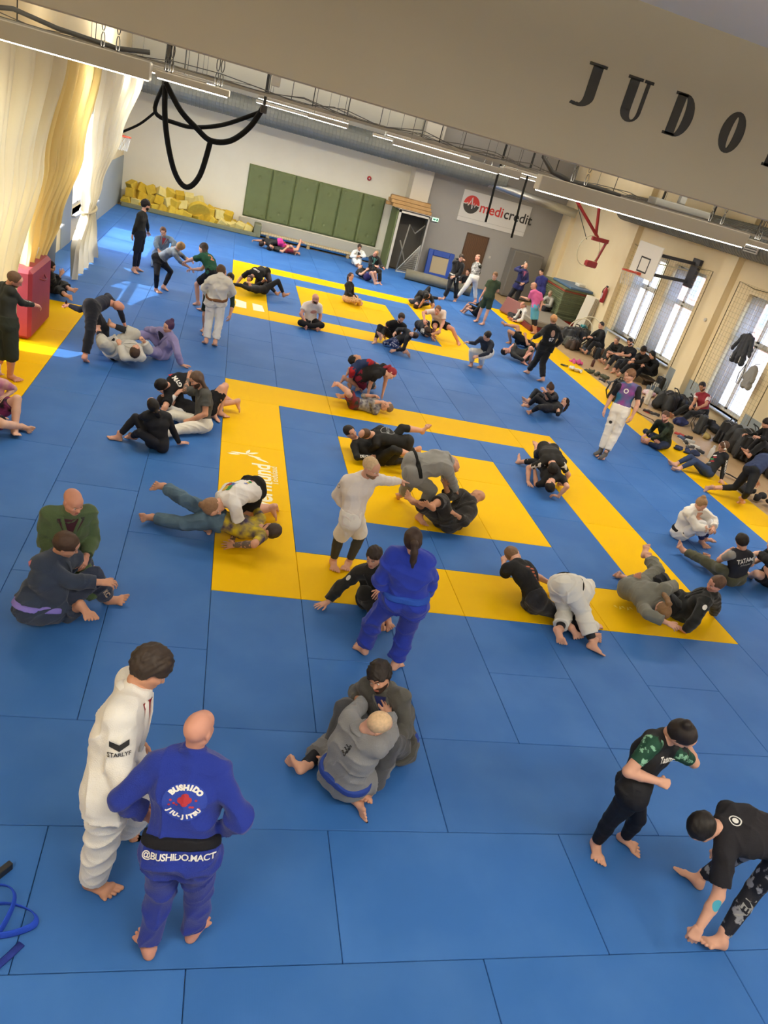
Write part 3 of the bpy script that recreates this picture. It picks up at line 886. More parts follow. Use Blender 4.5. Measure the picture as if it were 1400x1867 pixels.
# white boards and hoops at the pilaster
for k in range(4):
    o = MB().box(-.02, .02, -.3, .3, 0, 1.55, bev=.006).build('leaning_board', mat('panel_white', 'd8d0bc', .6), None, (13.28 - k * .07, 19.35 - .02 * k, Z_FLOOR), (0, .1, .15))
    tag(o, ORD[k] + ' narrow white board from the pilaster behind the crowd', 'board', 'white boards at the pilaster')
for k in range(2):
    r_ = .55 - .06 * k
    o = MB().tube([(0, r_ * math.cos(a), r_ * math.sin(a)) for a in [i * math.pi / 16 for i in range(32)]], .02, 6, closed=True).build('gym_hoop', mat('hoop_cream', 'd9cfae', .4), None, (12.6 - k * .25, 17.6, r_ + Z_FLOOR), (0, .35, .5), smooth=True)
    tag(o, ('large', 'smaller')[k] + ' cream gym hoop leaning by the pilaster', 'hoop')
# red crash mat standing by the curtain
rc = empty('red_crash_mat', (-3.98, 7.8, 0)); tag(rc, 'upright dark red crash mat standing before the curtains', 'crash mat')
MB().box(-.5, .5, -.75, .75, .02, 1.25, bev=.06).build('cover', mat('vinyl_red', '9a2f3a', .55, c2='8c2833', scale=2, bump=.3, bscale=5), rc)
MB().tube([(.5, -.15, 1.0), (.56, -.05, .96), (.56, .1, .96), (.5, .2, 1.0)], .015, 6).build('handle', mat('vinyl_red_dark', '7d2430', .6), rc, smooth=True)
for k in range(2):
    tag(MB().box(-.12, .12, -.85, .85, 0, 2.1, bev=.04).build('upright_mat', mat('vinyl_night', '2b3a4c', .6), None, (-4.3, 9.75 + k * 1.72, .0), (0, .03, 0)), ('dark blue mat standing against the window wall behind the red one', 'second dark blue mat standing between the golden and the pale curtain')[k], 'mat')
wk = MB().box(-.1, .1, -.14, .14, 0, .16, bev=.01).build('paper_box', mat('paper_white', 'e4e0d2', .7), None, (-3.75, 8.2, 1.25)); tag(wk, 'small white box on top of the red crash mat', 'box')

# hoops
def rim_net(parent, loc, r, m_rim, L=.42):
    MB().tube([(r * math.cos(a), r * math.sin(a), 0) for a in [i * math.pi / 12 for i in range(24)]], .018, 8, closed=True).build('rim', m_rim, parent, loc, smooth=True)
    mb = MB()
    for k in range(12):
        for s_ in (-1, 1):
            pts = []
            for q in range(6):
                t = q / 5
                a = 2 * math.pi * k / 12 + s_ * t * 1.1
                rr_ = r * (1 - .38 * t)
                pts.append((rr_ * math.cos(a), rr_ * math.sin(a), -L * t))
            mb.tube(pts, .006, 4, caps=False)
    mb.build('net', mat('net_cord', 'd9d4c6', .8), parent, loc)
M_RIM = mat('rim_orange', 'c0492c', .45)
h1 = empty('basketball_hoop', (-4.55, 20.5, 2.75)); tag(h1, 'small orange basketball hoop with white net by the pale curtain', 'basketball hoop')
MB().box(0, .05, -.5, .5, -.1, .7, bev=.01).build('backboard', mat('backboard_white', 'd6d2c6', .5), h1)
MB().box(.05, .4, -.05, .05, -.04, .0).build('bracket', M_RIM, h1)
rim_net(h1, (.62, 0, 0), .23, M_RIM)
h2 = empty('basketball_hoop', (12.35, 15.15, 3.0)); tag(h2, 'basketball hoop with white backboard on a dark wall arm by the windows', 'basketball hoop')
BBW = mat('backboard_paint', 'e4dfd2', .5)
MB().box(0, .04, -.75, .75, -.06, .94, bev=.008).build('backboard', BBW, h2)
mb = MB()
for bx in ((-.3, .3, .02, .065), (-.3, .3, .44, .485), (-.3, -.255, .02, .485), (.255, .3, .02, .485)):
    mb.box(-.006, 0, bx[0], bx[1], bx[2] + .05, bx[3] + .05)
mb.build('target_mark', M_BLACK_ if 'M_BLACK_' in globals() else mat('mark_black', '23211d', .6), h2)
MB().box(-.16, 0, -.06, .06, -.02, .06).build('rim_bracket', M_RIM, h2)
rim_net(h2, (-.39, 0, .03), .23, mat('rim_red', 'b8402c', .45))
M_ARM = mat('arm_dark', '34343a', .5)
MB().tube([(.04, -.25, .7), (1.33, -.75, .75)], .05, 8).build('arm', M_ARM, h2)
MB().tube([(.04, -.25, .1), (1.33, -.75, .2)], .05, 8).build('arm', M_ARM, h2)
MB().box(1.22, 1.34, -.95, -.55, .05, .9, bev=.015).build('wall_plate', M_ARM, h2)
MB().tube([(.06, .5, .4), (1.33, -.6, .5)], .02, 6).build('brace', mat('brace_cream', 'cfc4a0', .5), h2)
# red ceiling hoop frame
M_REDF = mat('frame_red', '8f2323', .45)
rh = empty('ceiling_hoop_frame', (11.7, 19.0, 3.4)); tag(rh, 'red ceiling mounted basketball frame folded up with glass board', 'basketball hoop')
MB().tube([(-.95, 0, 1.45), (.75, 0, .15)], .055, 8).build('strut', M_REDF, rh)
MB().tube([(.35, .1, 1.45), (.65, 0, .2)], .055, 8).build('strut', M_REDF, rh)
MB().box(.55, 1.2, -.07, .07, .02, .16, bev=.015).build('cross_bar', M_REDF, rh)
MB().tube([(1.15, 0, .1), (1.0, 0, -.65)], .05, 8).build('post', M_REDF, rh)
MB().box(.62, 1.08, -.1, .1, -.88, -.66, bev=.04).build('padding', M_REDF, rh)
MB().tube([(.55 + .42 * math.cos(a), -.05, -.35 + .52 * math.sin(a)) for a in [i * math.pi / 14 for i in range(28)]], .016, 6, closed=True).build('ring', mat('ring_cream', 'd6cda8', .4), rh, smooth=True)
MB().tube([(-.75, 0, 1.4), (.35, -.02, .0)], .012, 6).build('cable', M_WIRE, rh)
# hanging black straps
M_STRAP = mat('strap_black', '151412', .8, spec=.1)
def hang(pts, lab, r=.05, name='hanging_strap', n=8, sub=6):
    P_ = [Vector(p) for p in pts]
    out = []
    for i in range(len(P_) - 1):
        p0 = P_[max(i - 1, 0)]; p1 = P_[i]; p2 = P_[i + 1]; p3 = P_[min(i + 2, len(P_) - 1)]
        for q in range(sub):
            t = q / sub
            out.append(.5 * ((2 * p1) + (-p0 + p2) * t + (2 * p0 - 5 * p1 + 4 * p2 - p3) * t * t + (-p0 + 3 * p1 - 3 * p2 + p3) * t ** 3))
    out.append(P_[-1])
    o = MB().tube(out, r, n, flat=((0, 1, 0), .4)).build(name, M_STRAP, smooth=True)
    return tag(o, lab, 'strap', 'black straps slung under the ceiling')
YS = 18.0
hang([(-2.55, YS, ZC), (-2.58, YS, 4.5), (-2.45, YS, 3.4), (-2.1, YS, 2.35), (-1.7, YS, 1.98), (-1.35, YS, 2.4), (-1.16, YS, 3.42)], 'longest black strap hanging in a deep loop', .08)
hang([(-2.58, YS - .1, 4.6), (-2.1, YS - .1, 4.0), (-1.6, YS - .1, 3.65), (-1.16, YS - .05, 3.42), (-.6, YS, 3.55), (-.1, YS, 4.05), (.2, YS, 4.65)], 'black strap sagging between the two ceiling clamps', .08)
hang([(-2.62, YS + .1, 4.55), (-2.8, YS + .1, 3.77), (-2.1, YS + .1, 3.62), (-1.58, YS + .1, 3.67), (-.8, YS + .1, 3.95), (.2, YS + .1, 4.55)], 'upper black strap running to the far clamp', .06)
hang([(-2.8, YS + .12, 3.77), (-3.2, YS + .12, 3.35), (-3.7, YS + .12, 3.0)], 'short black strap going behind the pale curtain', .035)
for x in (-2.58, .22):
    o = MB().box(x - .1, x + .1, YS - .12, YS + .16, 4.5, 4.72, bev=.02).box(x - .04, x + .04, YS - .04, YS + .04, 4.7, ZC).build('ceiling_clamp', M_WIRE)
    tag(o, ('dark clamp holding the straps at the far end of the duct' if x > 0 else 'dark clamp holding the straps next to the curtain'), 'clamp')
hang([(9.19, 19, ZC), (9.19, 19, 4.4), (9.25, 19, 3.5), (9.29, 19, 2.82)], 'black hanging strap crossing the end of the sign board', .04)
hang([(8.15, 19, ZC), (8.15, 19, 4.4), (8.18, 19, 3.7), (8.2, 19, 3.1)], 'black hanging strap crossing the start of the sign board', .04)
# extinguisher
fe = empty('fire_extinguisher', (XR - .32, 18.75, 1.45)); tag(fe, 'red fire extinguisher hanging on the pilaster', 'fire extinguisher')
M_FE = mat('extinguisher_red', '9a2730', .35)
MB().lathe([(.06, 0), (.085, .03), (.085, .42), (.06, .5), (.03, .53), (.03, .57)], 16).build('cylinder', M_FE, fe, smooth=True)
MB().box(-.02, .02, -.08, .05, .56, .62, bev=.008).build('valve', M_WIRE, fe)
MB().tube([(0, .05, .58), (-.05, .12, .45), (-.04, .11, .15)], .014, 6).build('hose', M_WIRE, fe, smooth=True)
MB().box(-.088, -.08, -.05, .05, .14, .34).build('sticker', mat('sticker', 'c9b9b0', .6), fe)
# window nets
M_WNET = mat('window_net', 'ab9a68', .8)
for k, (a, b, zl, zh, lb) in enumerate(((15.95, 18.5, .75, 3.7, 'knotted safety net over the window below the white backboard'), (13.4, 15.85, .75, 3.72, 'knotted safety net over the window beside the wall arm'), (9.2, 12.05, .5, 3.72, 'knotted safety net over the window with the hanging jackets'), (5.0, 7.9, .5, 3.72, 'knotted safety net over the window at the picture edge'))):
    e = empty('safety_net', (XR - .12, (a + b) / 2, zl)); tag(e, lb, 'net', 'safety nets over the windows')
    w = (b - a) / 2
    net_panel((0, -w, 0), (0, w, 0), (0, -w, zh - zl), (0, w, zh - zl), int((b - a) / .13), int((zh - zl) / .13), .0035).build('mesh', M_WNET, e)
    MB().tube([(0, -w, 0), (0, -w, zh - zl), (0, -w / 2, zh - zl - .05), (0, 0, zh - zl - .02), (0, w / 2, zh - zl - .06), (0, w, zh - zl), (0, w, 0)], .012, 6).build('border_rope', mat('rope_dark', '6a5f40', .8), e, smooth=True)
# white roller tubes (curtains drawn aside inside the reveals)
for k, (a, b, zl, zh) in enumerate(WIN_R[:4]):
    for q in range(2):
        y = b - .22 - q * .32
        V, Fq = [], []
        nn = 28
        for j in range(2):
            z = zl + .02 if j == 0 else zh - .04
            for i in range(nn + 1):
                t = i / nn
                V.append((XR + .1 + .035 * math.sin(t * 6 * math.pi), y - .13 + .26 * t, z))
        for i in range(nn): Fq.append((i, i + 1, nn + 2 + i, nn + 1 + i))
        o = MB().add(V, Fq).build('window_drape', curtain_mat('drape_white', 'eef1f2', .6) if not k and not q else bpy.data.materials['drape_white'], smooth=True)
        sol = o.modifiers.new('thickness', 'SOLIDIFY'); sol.thickness = .004
        tag(o, ('outer' if q == 0 else 'inner') + ' white drape in the ' + ('window below the backboard', 'window beside the wall arm', 'window with the jackets', 'window at the picture edge')[k], 'curtain')
# small fittings on the wall
tag(MB().box(XR - .06, XR, 12.9, 13.0, 1.95, 2.06, bev=.01).build('wall_hook', M_WHITEF), 'small hook on the cream wall between the windows', 'hook')
tag(MB().lathe([(.05, 0), (.05, .05)], 12, axis='x').build('wall_button', M_WHITEF, None, (XR - .27, 12.6, 2.45)), 'white round button on the pilaster', 'button')
# print on the mats
def floor_print(verts, faces, m, name, lab=None):
    o = MB().add([(x, y, .0015) for x, y in verts], faces).build(name, m, floor_ob)
    return o
M_FPR = mat('mat_print', 'f4efd0', .6)
def floor_text(txt, size, x, y, bold=0.0):
    me = text_mesh(txt, size, 'LEFT', bold)
    me.materials.clear(); me.materials.append(M_FPR)
    link('mat_lettering', me, floor_ob, (x, y, .0016), (0, 0, math.pi / 2))
floor_text('vermund', .38, .63, 2.02, .01)
floor_text('Toidulaud', .15, .81, 2.75)
for k, (x, y, l, a) in enumerate(((.3, 3.66, .3, 0), (.42, 3.75, .17, 1.2), (.5, 3.72, .2, .5), (.52, 3.6, .22, -.2), (.2, 3.6, .2, .05), (.62, 3.52, .26, -.5))):
    c, s_ = math.cos(a), math.sin(a)
    vs = [(x + c * u * l / 2 - s_ * v * .035, y + s_ * u * l / 2 + c * v * .035) for u, v in ((-1, 0), (-.3, .8), (.6, .6), (1, 0), (.6, -.5), (-.3, -.8))]
    floor_print(vs, [tuple(range(6))], M_FPR, 'mat_emblem')
floor_print([(.1, 13.55), (.42, 13.4), (.42, 12.72), (.13, 12.72), (.15, 13.2)], [(4, 3, 2, 1, 0)], M_FPR, 'mat_emblem')
floor_print([(.58, 13.45), (.85, 13.4), (.9, 12.75), (.6, 12.7)], [(3, 2, 1, 0)], M_FPR, 'mat_emblem')
for k in range(5): floor_print([(5.35 + .06 * k, .55 + .04 * (-1) ** k), (5.39 + .06 * k, .6), (5.4 + .06 * k, .54)], [(2, 1, 0)], mat('mat_print_faint', 'f0d860', .6), 'mat_emblem')

# ------------------------------------------------------------------ people: one continuous body each, clothing and hair as parts
JN = ['pel', 'nk', 'hd', 'no', 'ls', 'rs', 'le', 're', 'lw', 'rw', 'lh', 'rh', 'lk', 'rk', 'la', 'ra', 'lt', 'rt']
def nrm(v):
    v = np.asarray(v, float)
    return v / (np.linalg.norm(v) + 1e-12)

def ball_mesh(c, r, nu=8, nv=6, axis=1):
    V, Q = [], []
    for i in range(nv + 1):
        th = math.pi * i / nv
        for k in range(nu):
            ph = 2 * math.pi * k / nu
            p = [math.sin(th) * math.cos(ph), math.cos(th), math.sin(th) * math.sin(ph)]
            V.append((c[0] + r * p[0], c[1] + r * p[1], c[2] + r * p[2]))
    for i in range(nv):
        for k in range(nu):
            Q.append((i * nu + k, i * nu + (k + 1) % nu, (i + 1) * nu + (k + 1) % nu, (i + 1) * nu + k))
    return np.array(V), np.array(Q)

TPL = {}
def head_tpl(h):
    key = ('head', h)
    if key in TPL: return TPL[key]
    F = Field((-.115, -.15, -.2), (.115, .15, .15), h)
    F.ell((0, -.016, .03), (.077, .097, .091), .01)
    F.ell((0, .028, -.03), (.06, .068, .086), .03)
    for s in (-1, 1):
        F.cone((s * .05, .0, -.055), (s * .012, .068, -.098), .022, .02, .03)
        F.cone((s * .04, .072, -.028), (s * .048, .03, -.03), .016, .02, .03)          # cheek
        F.cone((s * .012, .088, .016), (s * .04, .076, .014), .011, .010, .015)          # brow
    F.ell((0, .06, .05), (.05, .035, .04), .03)
    for s in (-1, 1):
        F.ell((s * .031, .1, -.006), (.017, .014, .011), .012, True)
    F.cone((0, .09, .004), (0, .113, -.032), .009, .0125, .014)
    for s in (-1, 1):
        F.cone((s * .011, .099, -.036), (s * .011, .099, -.036), .0095, .0095, .01)
    F.cone((-.02, .0875, -.066), (.02, .0875, -.066), .009, .009, .012)
    F.cone((-.018, .0865, -.076), (.018, .0865, -.076), .0085, .0085, .010)
    F.cone((-.024, .104, -.0705), (.024, .104, -.0705), .006, .006, .004, (), True)
    for s in (-1, 1):
        F.ell((s * .078, -.012, -.008), (.011, .02, .033), .008)
    F.cone((0, -.018, -.06), (0, -.022, -.105), .056, .05, .03)
    V, Q = F.nets()
    c = V[Q].mean(1)
    mi = np.zeros(len(Q), int)
    x, y, z = np.abs(c[:, 0]), c[:, 1], c[:, 2]
    beard = (z < -.045) & (z > -.125) & (y > .005) & (x < .075) & ~((y > .088) & (z > -.056))
    mous = (z < -.047) & (z > -.066) & (y > .08) & (x < .032)
    mi[beard | mous] = 5
    mi[(x < .024) & (z < -.060) & (z > -.085) & (y > .082)] = 3
    mi[(x > .012) & (x < .048) & (z > .011) & (z < .022) & (y > .06)] = 4
    parts = [(V, Q, mi)]
    for s in (-1, 1):
        a, b = ball_mesh((s * .031, .078, -.005), .0135)
        parts.append((a, b, np.full(len(b), 1)))
        a, b = ball_mesh((s * .031, .0868, -.006), .0068)
        parts.append((a, b, np.full(len(b), 2)))
    TPL[key] = cat(parts)
    return TPL[key]

def cat(parts):
    V, Q, M = [], [], []
    o = 0
    for v, q, m in parts:
        V.append(v); Q.append(q + o); M.append(m); o += len(v)
    return np.concatenate(V), np.concatenate(Q), np.concatenate(M)

def hand_tpl(pose, h):
    """right hand, wrist at the origin, fingers along +y, palm towards -z, thumb towards -x"""
    key = ('hand', pose, h)
    if key in TPL: return TPL[key]
    F = Field((-.1, -.04, -.11), (.06, .22, .05), h)
    F.cone((0, -.03, 0), (0, .015, 0), .026, .027, .015)
    kn = [(-.031, .086, .0), (-.011, .091, .003), (.010, .087, .002), (.029, .077, -.002)]
    for q in kn:
        F.cone((q[0] * .55, .015, 0), q, .019, .0125, .014)
    curl = {'relax': (22, 32, 22), 'flat': (4, 6, 5), 'fist': (68, 85, 50), 'grip': (48, 55, 35), 'point': (66, 85, 50)}[pose]
    L = [(.042, .026, .021), (.046, .03, .023), (.043, .028, .022), (.034, .021, .019)]
    for i, q in enumerate(kn):
        cu = (3, 5, 5) if (pose == 'point' and i == 0) else curl
        a = 0.0
        spread = (i - 1.4) * (.16 if pose == 'flat' else .07)
        p = np.array(q)
        for j in range(3):
            a += math.radians(cu[j] + (4 * i if pose == 'relax' and j == 0 else 0))
            d = np.array([math.sin(spread) * math.cos(a), math.cos(spread) * math.cos(a), -math.sin(a)])
            e = p + d * L[i][j]
            F.cone(p, e, .0098 - .0009 * j, .0091 - .001 * j, .003)
            p = e
    if pose in ('fist', 'grip', 'point'):
        th = [(-.022, .028, -.012), (-.045, .055, -.03), (-.03, .085, -.045), (-.008, .095, -.05)]
    else:
        th = [(-.022, .025, -.006), (-.05, .055, -.016), (-.066, .085, -.022), (-.071, .11, -.026)]
    for j in range(3):
        F.cone(th[j], th[j + 1], .0145 - .002 * j, .0125 - .0018 * j, .008)
    V, Q = F.nets()
    TPL[key] = (V, Q, np.zeros(len(Q), int))
    return TPL[key]

def foot_tpl(h):
    """right foot, ankle at the origin 8 cm above the sole, toes along +y, big toe at -x"""
    key = ('foot', h)
    if key in TPL: return TPL[key]
    F = Field((-.08, -.11, -.10), (.08, .23, .09), h)
    F.cone((0, 0, .06), (0, -.005, -.01), .037, .04, .02)
    F.cone((0, -.035, -.045), (0, -.02, -.02), .034, .036, .02)
    F.cone((0, -.005, -.02), (-.012, .09, -.05), .04, .026, .03)
    F.cone((.004, -.02, -.05), (.03, .095, -.062), .028, .018, .025)
    F.cone((-.034, .11, -.058), (.038, .096, -.061), .023, .02, .02)
    for i in range(5):
        x = -.04 + .0205 * i
        y0 = .115 - .002 * i * i
        ln = (.055, .05, .043, .036, .028)[i]
        r = .0168 if i == 0 else .0122
        F.cone((x, y0, -.064), (x + .004 * (i - 1), y0 + ln, -.068), r, r * .9, .004)
    F.half((0, 0, -.079), (0, 0, -1))
    V, Q = F.nets()
    TPL[key] = (V, Q, np.zeros(len(Q), int))
    return TPL[key]

def bumpn(V, f, seed):
    """cheap smooth 3-D noise, about -1..1"""
    rs = np.random.RandomState(seed)
    o = np.zeros(len(V))
    for i in range(5):
        d = rs.normal(size=3); d /= np.linalg.norm(d)
        e = rs.normal(size=3); e /= np.linalg.norm(e)
        ff = f * (0.7 + 0.35 * i)
        o += np.sin(V @ d * ff + rs.rand() * 6 + 1.6 * np.sin(V @ e * ff * .55 + rs.rand() * 6)) / (1 + .35 * i)
    return o / 2.6

def folds(V, f, seed):
    """ridged cloth folds, about -0.6..1"""
    rs = np.random.RandomState(seed)
    o = np.zeros(len(V))
    for i in range(3):
        d = rs.normal(size=3); d /= np.linalg.norm(d)
        e = rs.normal(size=3); e /= np.linalg.norm(e)
        g = rs.normal(size=3); g /= np.linalg.norm(g)
        ff = f * (0.75 + 0.4 * i)
        ph = V @ d * ff + rs.rand() * 6 + 1.5 * np.sin(V @ e * ff * .4 + rs.rand() * 6) + .7 * np.sin(V @ g * ff * .9)
        m = .5 + .5 * np.sin(V @ g * ff * .23 + rs.rand() * 6)
        o += ((1 - np.abs(np.sin(ph * .5))) ** 2 * 1.7 - .5) * m / (1 + .3 * i)
    return o

def hair_tpl(style, h):
    key = ('hair', style, h)
    if key in TPL: return TPL[key]
    e = {'buzz': .005, 'short': .016, 'curly': .03, 'bun': .012, 'pony': .012, 'long': .016, 'braid': .014, 'messy': .02, 'ring': .005}[style]
    F = Field((-.17, -.27, -.42), (.17, .16, .2), h)
    F.ell((0, -.018, .033), (.078 + e, .099 + e, .092 + e), .01)
    if style in ('long', 'pony', 'bun', 'braid'):
        F.ell((0, -.03, -.01), (.08 + e * .6, .085 + e * .6, .08), .02)
    top = .062 if style not in ('curly', 'messy', 'short') else .05
    F.ell((0, .105, top - .125), (.079, .095, .12), .012, True)        # the face stays free
    if style in ('buzz', 'short', 'curly', 'messy', 'ring'):
        F.cone((-.12, .03, -.02), (.12, .03, -.02), .03, .03, .015, (), True)   # the ears
        F.cone((-.2, .07, -.06), (.2, .07, -.06), .075, .075, .01, (), True)
        F.half((0, -.06, -.075), (0, .25, -.97))
    elif style != 'long':
        F.cone((-.2, .085, -.075), (.2, .085, -.075), .06, .06, .02, (), True)
        F.half((0, -.06, -.085), (0, .3, -.95))
    if style == 'ring':
        F.ell((0, .01, .12), (.07, .1, .075), .01, True)
    if style == 'bun':
        F.ell((0, -.085, .115), (.045, .042, .04), .015)
    if style == 'pony':
        p = [(0, -.11, .04), (0, -.155, .03), (.005, -.165, -.06), (.0, -.15, -.16), (0, -.14, -.23)]
        for j, r in enumerate((.022, .034, .036, .03)):
            F.cone(p[j], p[j + 1], r, (.034, .036, .03, .012)[j], .015)
    if style == 'braid':
        for j in range(6):
            F.ell((.01 * (-1) ** j, -.12 - .012 * j, .0 - .045 * j), (.026, .024, .03), .01)
    if style == 'long':
        for x in (-.075, -.04, 0, .04, .075):
            F.cone((x, -.07 + abs(x) * .5, 0), (x * 1.1, -.085 + abs(x) * .45, -.25 - .02 * math.cos(x * 50)), .036, .026, .02)
    V, Q = F.nets()
    N = vnormals(V, Q)
    a, f = {'buzz': (.0015, 60), 'short': (.005, 75), 'curly': (.009, 95), 'bun': (.003, 60), 'pony': (.004, 50), 'long': (.005, 45), 'braid': (.004, 60), 'messy': (.009, 60), 'ring': (.001, 60)}[style]
    V = V + N * (bumpn(V, f, 3) * a)[:, None]
    TPL[key] = (V, Q, np.zeros(len(Q), int))
    return TPL[key]

def place(tpl, M, o, sc, mirror=False):
    V, Q, mi = tpl
    V = V.copy()
    if mirror:
        V[:, 0] *= -1
        Q = Q[:, ::-1]
    return (V * sc) @ np.array(M) + o, Q, mi    # rows of M: local x, y, z axes

class Person:
    pass

PEOPLE_BUILT = {}
SKIN = {'fair': 'd9a58c', 'pale': 'e0b49c', 'tan': 'c08a6a', 'mid': 'cc967a', 'dark': '8a5a40', 'rosy': 'd69a84'}
def person(pid, label, s=1.0, skin='fair', build=1.0, hair=('short', '2a1c14'), beard=None, hands=('relax', 'relax'), group=None, floor=0.003):
    X = np.array(JT[pid], float)
    P = Person()
    P.id = pid; P.s = s; P.floor = floor
    base = np.array([X[0][0], X[0][1], 0.0])
    P.base = base
    P.J = J = {n: X[i] - base for i, n in enumerate(JN)}
    dist = np.linalg.norm(X[0] - np.array(CAM_POS))
    P.h = h = min(max(.0011 * dist, .0095), .021)
    P.near = dist < 8.5
    P.fine = .0042 if dist < 6.5 else (.006 if dist < 10 else .009)
    P.build_ = build
    up = nrm(J['nk'] - J['pel'])
    ra = nrm(J['rh'] - J['lh']); sa = nrm(J['rs'] - J['ls'])
    P.up = up; P.right = nrm(ra + sa); P.right = nrm(P.right - up * (P.right @ up)); P.fwd = np.cross(up, P.right)
    # torso rows: (centre, lateral axis, half width, radius)
    P.rows = []
    for t, w, r in ((-.03, .076, .1), (.14, .074, .1), (.38, .062, .09), (.66, .084, .1), (.9, .108, .068)):
        ax = nrm(ra * (1 - max(t, 0)) + sa * max(t, 0))
        c = J['pel'] + (J['nk'] - J['pel']) * t - P.fwd * (.03 * s * 4 * t * (1 - t)) 
        b = build if t < .8 else 1 + (build - 1) * .4
        P.rows.append((c, ax, w * s * (1 + (b - 1) * .5), r * s * b))
    P.lo = X.min(0) - base - .34 * s
    P.hi = X.max(0) - base + .34 * s
    # ---- body
    F = Field(P.lo, P.hi, h)
    torso(P, F, 0.0)
    arms(P, F, 0.0, 2.0)
    legs(P, F, 0.0, 2.0)
    hu = nrm(J['hd'] - J['nk'])
    F.cone(J['nk'] - up * .02, J['hd'] - hu * .06 * s, .058 * s * (.7 + .3 * build), .054 * s, .03)
    V, Q = F.nets()
    V[:, 2] = np.maximum(V[:, 2], floor)
    parts = [(V, Q, np.zeros(len(Q), int))]
    fw = nrm(J['no'] - J['hd'])
    upv = hu - fw * (hu @ fw)
    upv = nrm(upv) if np.linalg.norm(upv) > .15 else nrm(np.array([0, 0, 1.]) - fw * fw[2])
    # keep the face looking along the nose, the crown away from the neck
    P.hM = (np.cross(fw, upv), fw, upv)
    P.ho = J['hd']
    parts.append(place(head_tpl(P.fine if P.fine > .005 else .005), P.hM, P.ho, s * .98))
    ctr = J['pel'] * .4 + J['nk'] * .6
    for sd, e, w, hp in (('l', 'le', 'lw', hands[0]), ('r', 're', 'rw', hands[1])):
        y = nrm(J[w] - J[e])
        pn = nrm(ctr - J[w]) * .7 + np.array([0, 0, -.8])
        if J[w][2] < .1 * s:
            pn = np.array([0, 0, -1.])
            y2 = np.array([y[0], y[1], min(y[2], 0) * .15]);
            if np.linalg.norm(y2[:2]) < .3: y2 = y2 + P.fwd * .6
            y2[2] = min(y2[2], 0) * .2
            y = nrm(y2)
        hk = 'hand_' + sd
        if hk in HANDS.get(pid, {}):
            y = nrm(np.array(HANDS[pid][hk]))
        pn = pn - y * (pn @ y)
        if np.linalg.norm(pn) < .1: pn = P.fwd - y * (P.fwd @ y)
        z = -nrm(pn)
        x = np.cross(y, z)
        o = J[w]
        v, q, m = place(hand_tpl(hp, min(P.fine, .0065)), (x, y, z), o, s, mirror=(sd == 'l'))
        v[:, 2] = np.maximum(v[:, 2], floor)
        parts.append((v, q, m))
    for sd, k, a, t in (('l', 'lk', 'la', 'lt'), ('r', 'rk', 'ra', 'rt')):
        f = nrm(J[t] - J[a])
        u = nrm(J[k] - J[a])
        lat = np.cross(f, u)
        if np.linalg.norm(lat) < .25: lat = lat + P.right
        lat = nrm(lat - f * (lat @ f))
        u = np.cross(lat, f)
        an = math.radians(17)
        f2 = f * math.cos(an) + u * math.sin(an)
        u2 = np.cross(lat, f2)
        v, q, m = place(foot_tpl(min(P.fine, .0075)), (lat, f2, u2), J[a], s, mirror=(sd == 'l'))
        v[:, 2] = np.maximum(v[:, 2], floor)
        parts.append((v, q, m))
    V, Q, mi = cat(parts)
    sk = mat('skin_' + skin, SKIN[skin], .55, spec=.35, c2=tuple(c * .93 for c in [int(SKIN[skin][i:i + 2], 16) / 255 for i in (0, 2, 4)]), scale=9, amt=.1)
    hc = hair[1] if hair else '4a3526'
    hm = mat('hair_' + hc, hc, .6, spec=.3, c2=tuple(min(1, int(hc[i:i + 2], 16) / 255 * 1.15 + .01) for i in (0, 2, 4)), scale=45, amt=.3)
    bm = mat('hair_' + beard, beard, .7, spec=.25) if beard else sk
    ms = [sk, mat('eye_white', 'e8e4de', .3), mat('eye_dark', '1b120d', .2), mat('lips_' + skin, tuple(int(SKIN[skin][i:i + 2], 16) / 255 * k for i, k in ((0, .86), (2, .68), (4, .68))), .5), hm if hair else mat('brow_fair', '8a6a50', .8), bm]
    P.body = mesh_obj('person', V, Q, ms, mi, None, tuple(base))
    tag(P.body, label, 'person', group)
    if hair and hair[0]:
        v, q, m = place(hair_tpl(hair[0], .008 if dist < 9 else .012), P.hM, P.ho, s * .98)
        v[:, 2] = np.maximum(v[:, 2], floor)
        mesh_obj('hair', v, q, hm, None, P.body)
    P.g = {'body': (P.body, V, Q)}
    P.skin = skin
    PEOPLE_BUILT[pid] = P
    return P

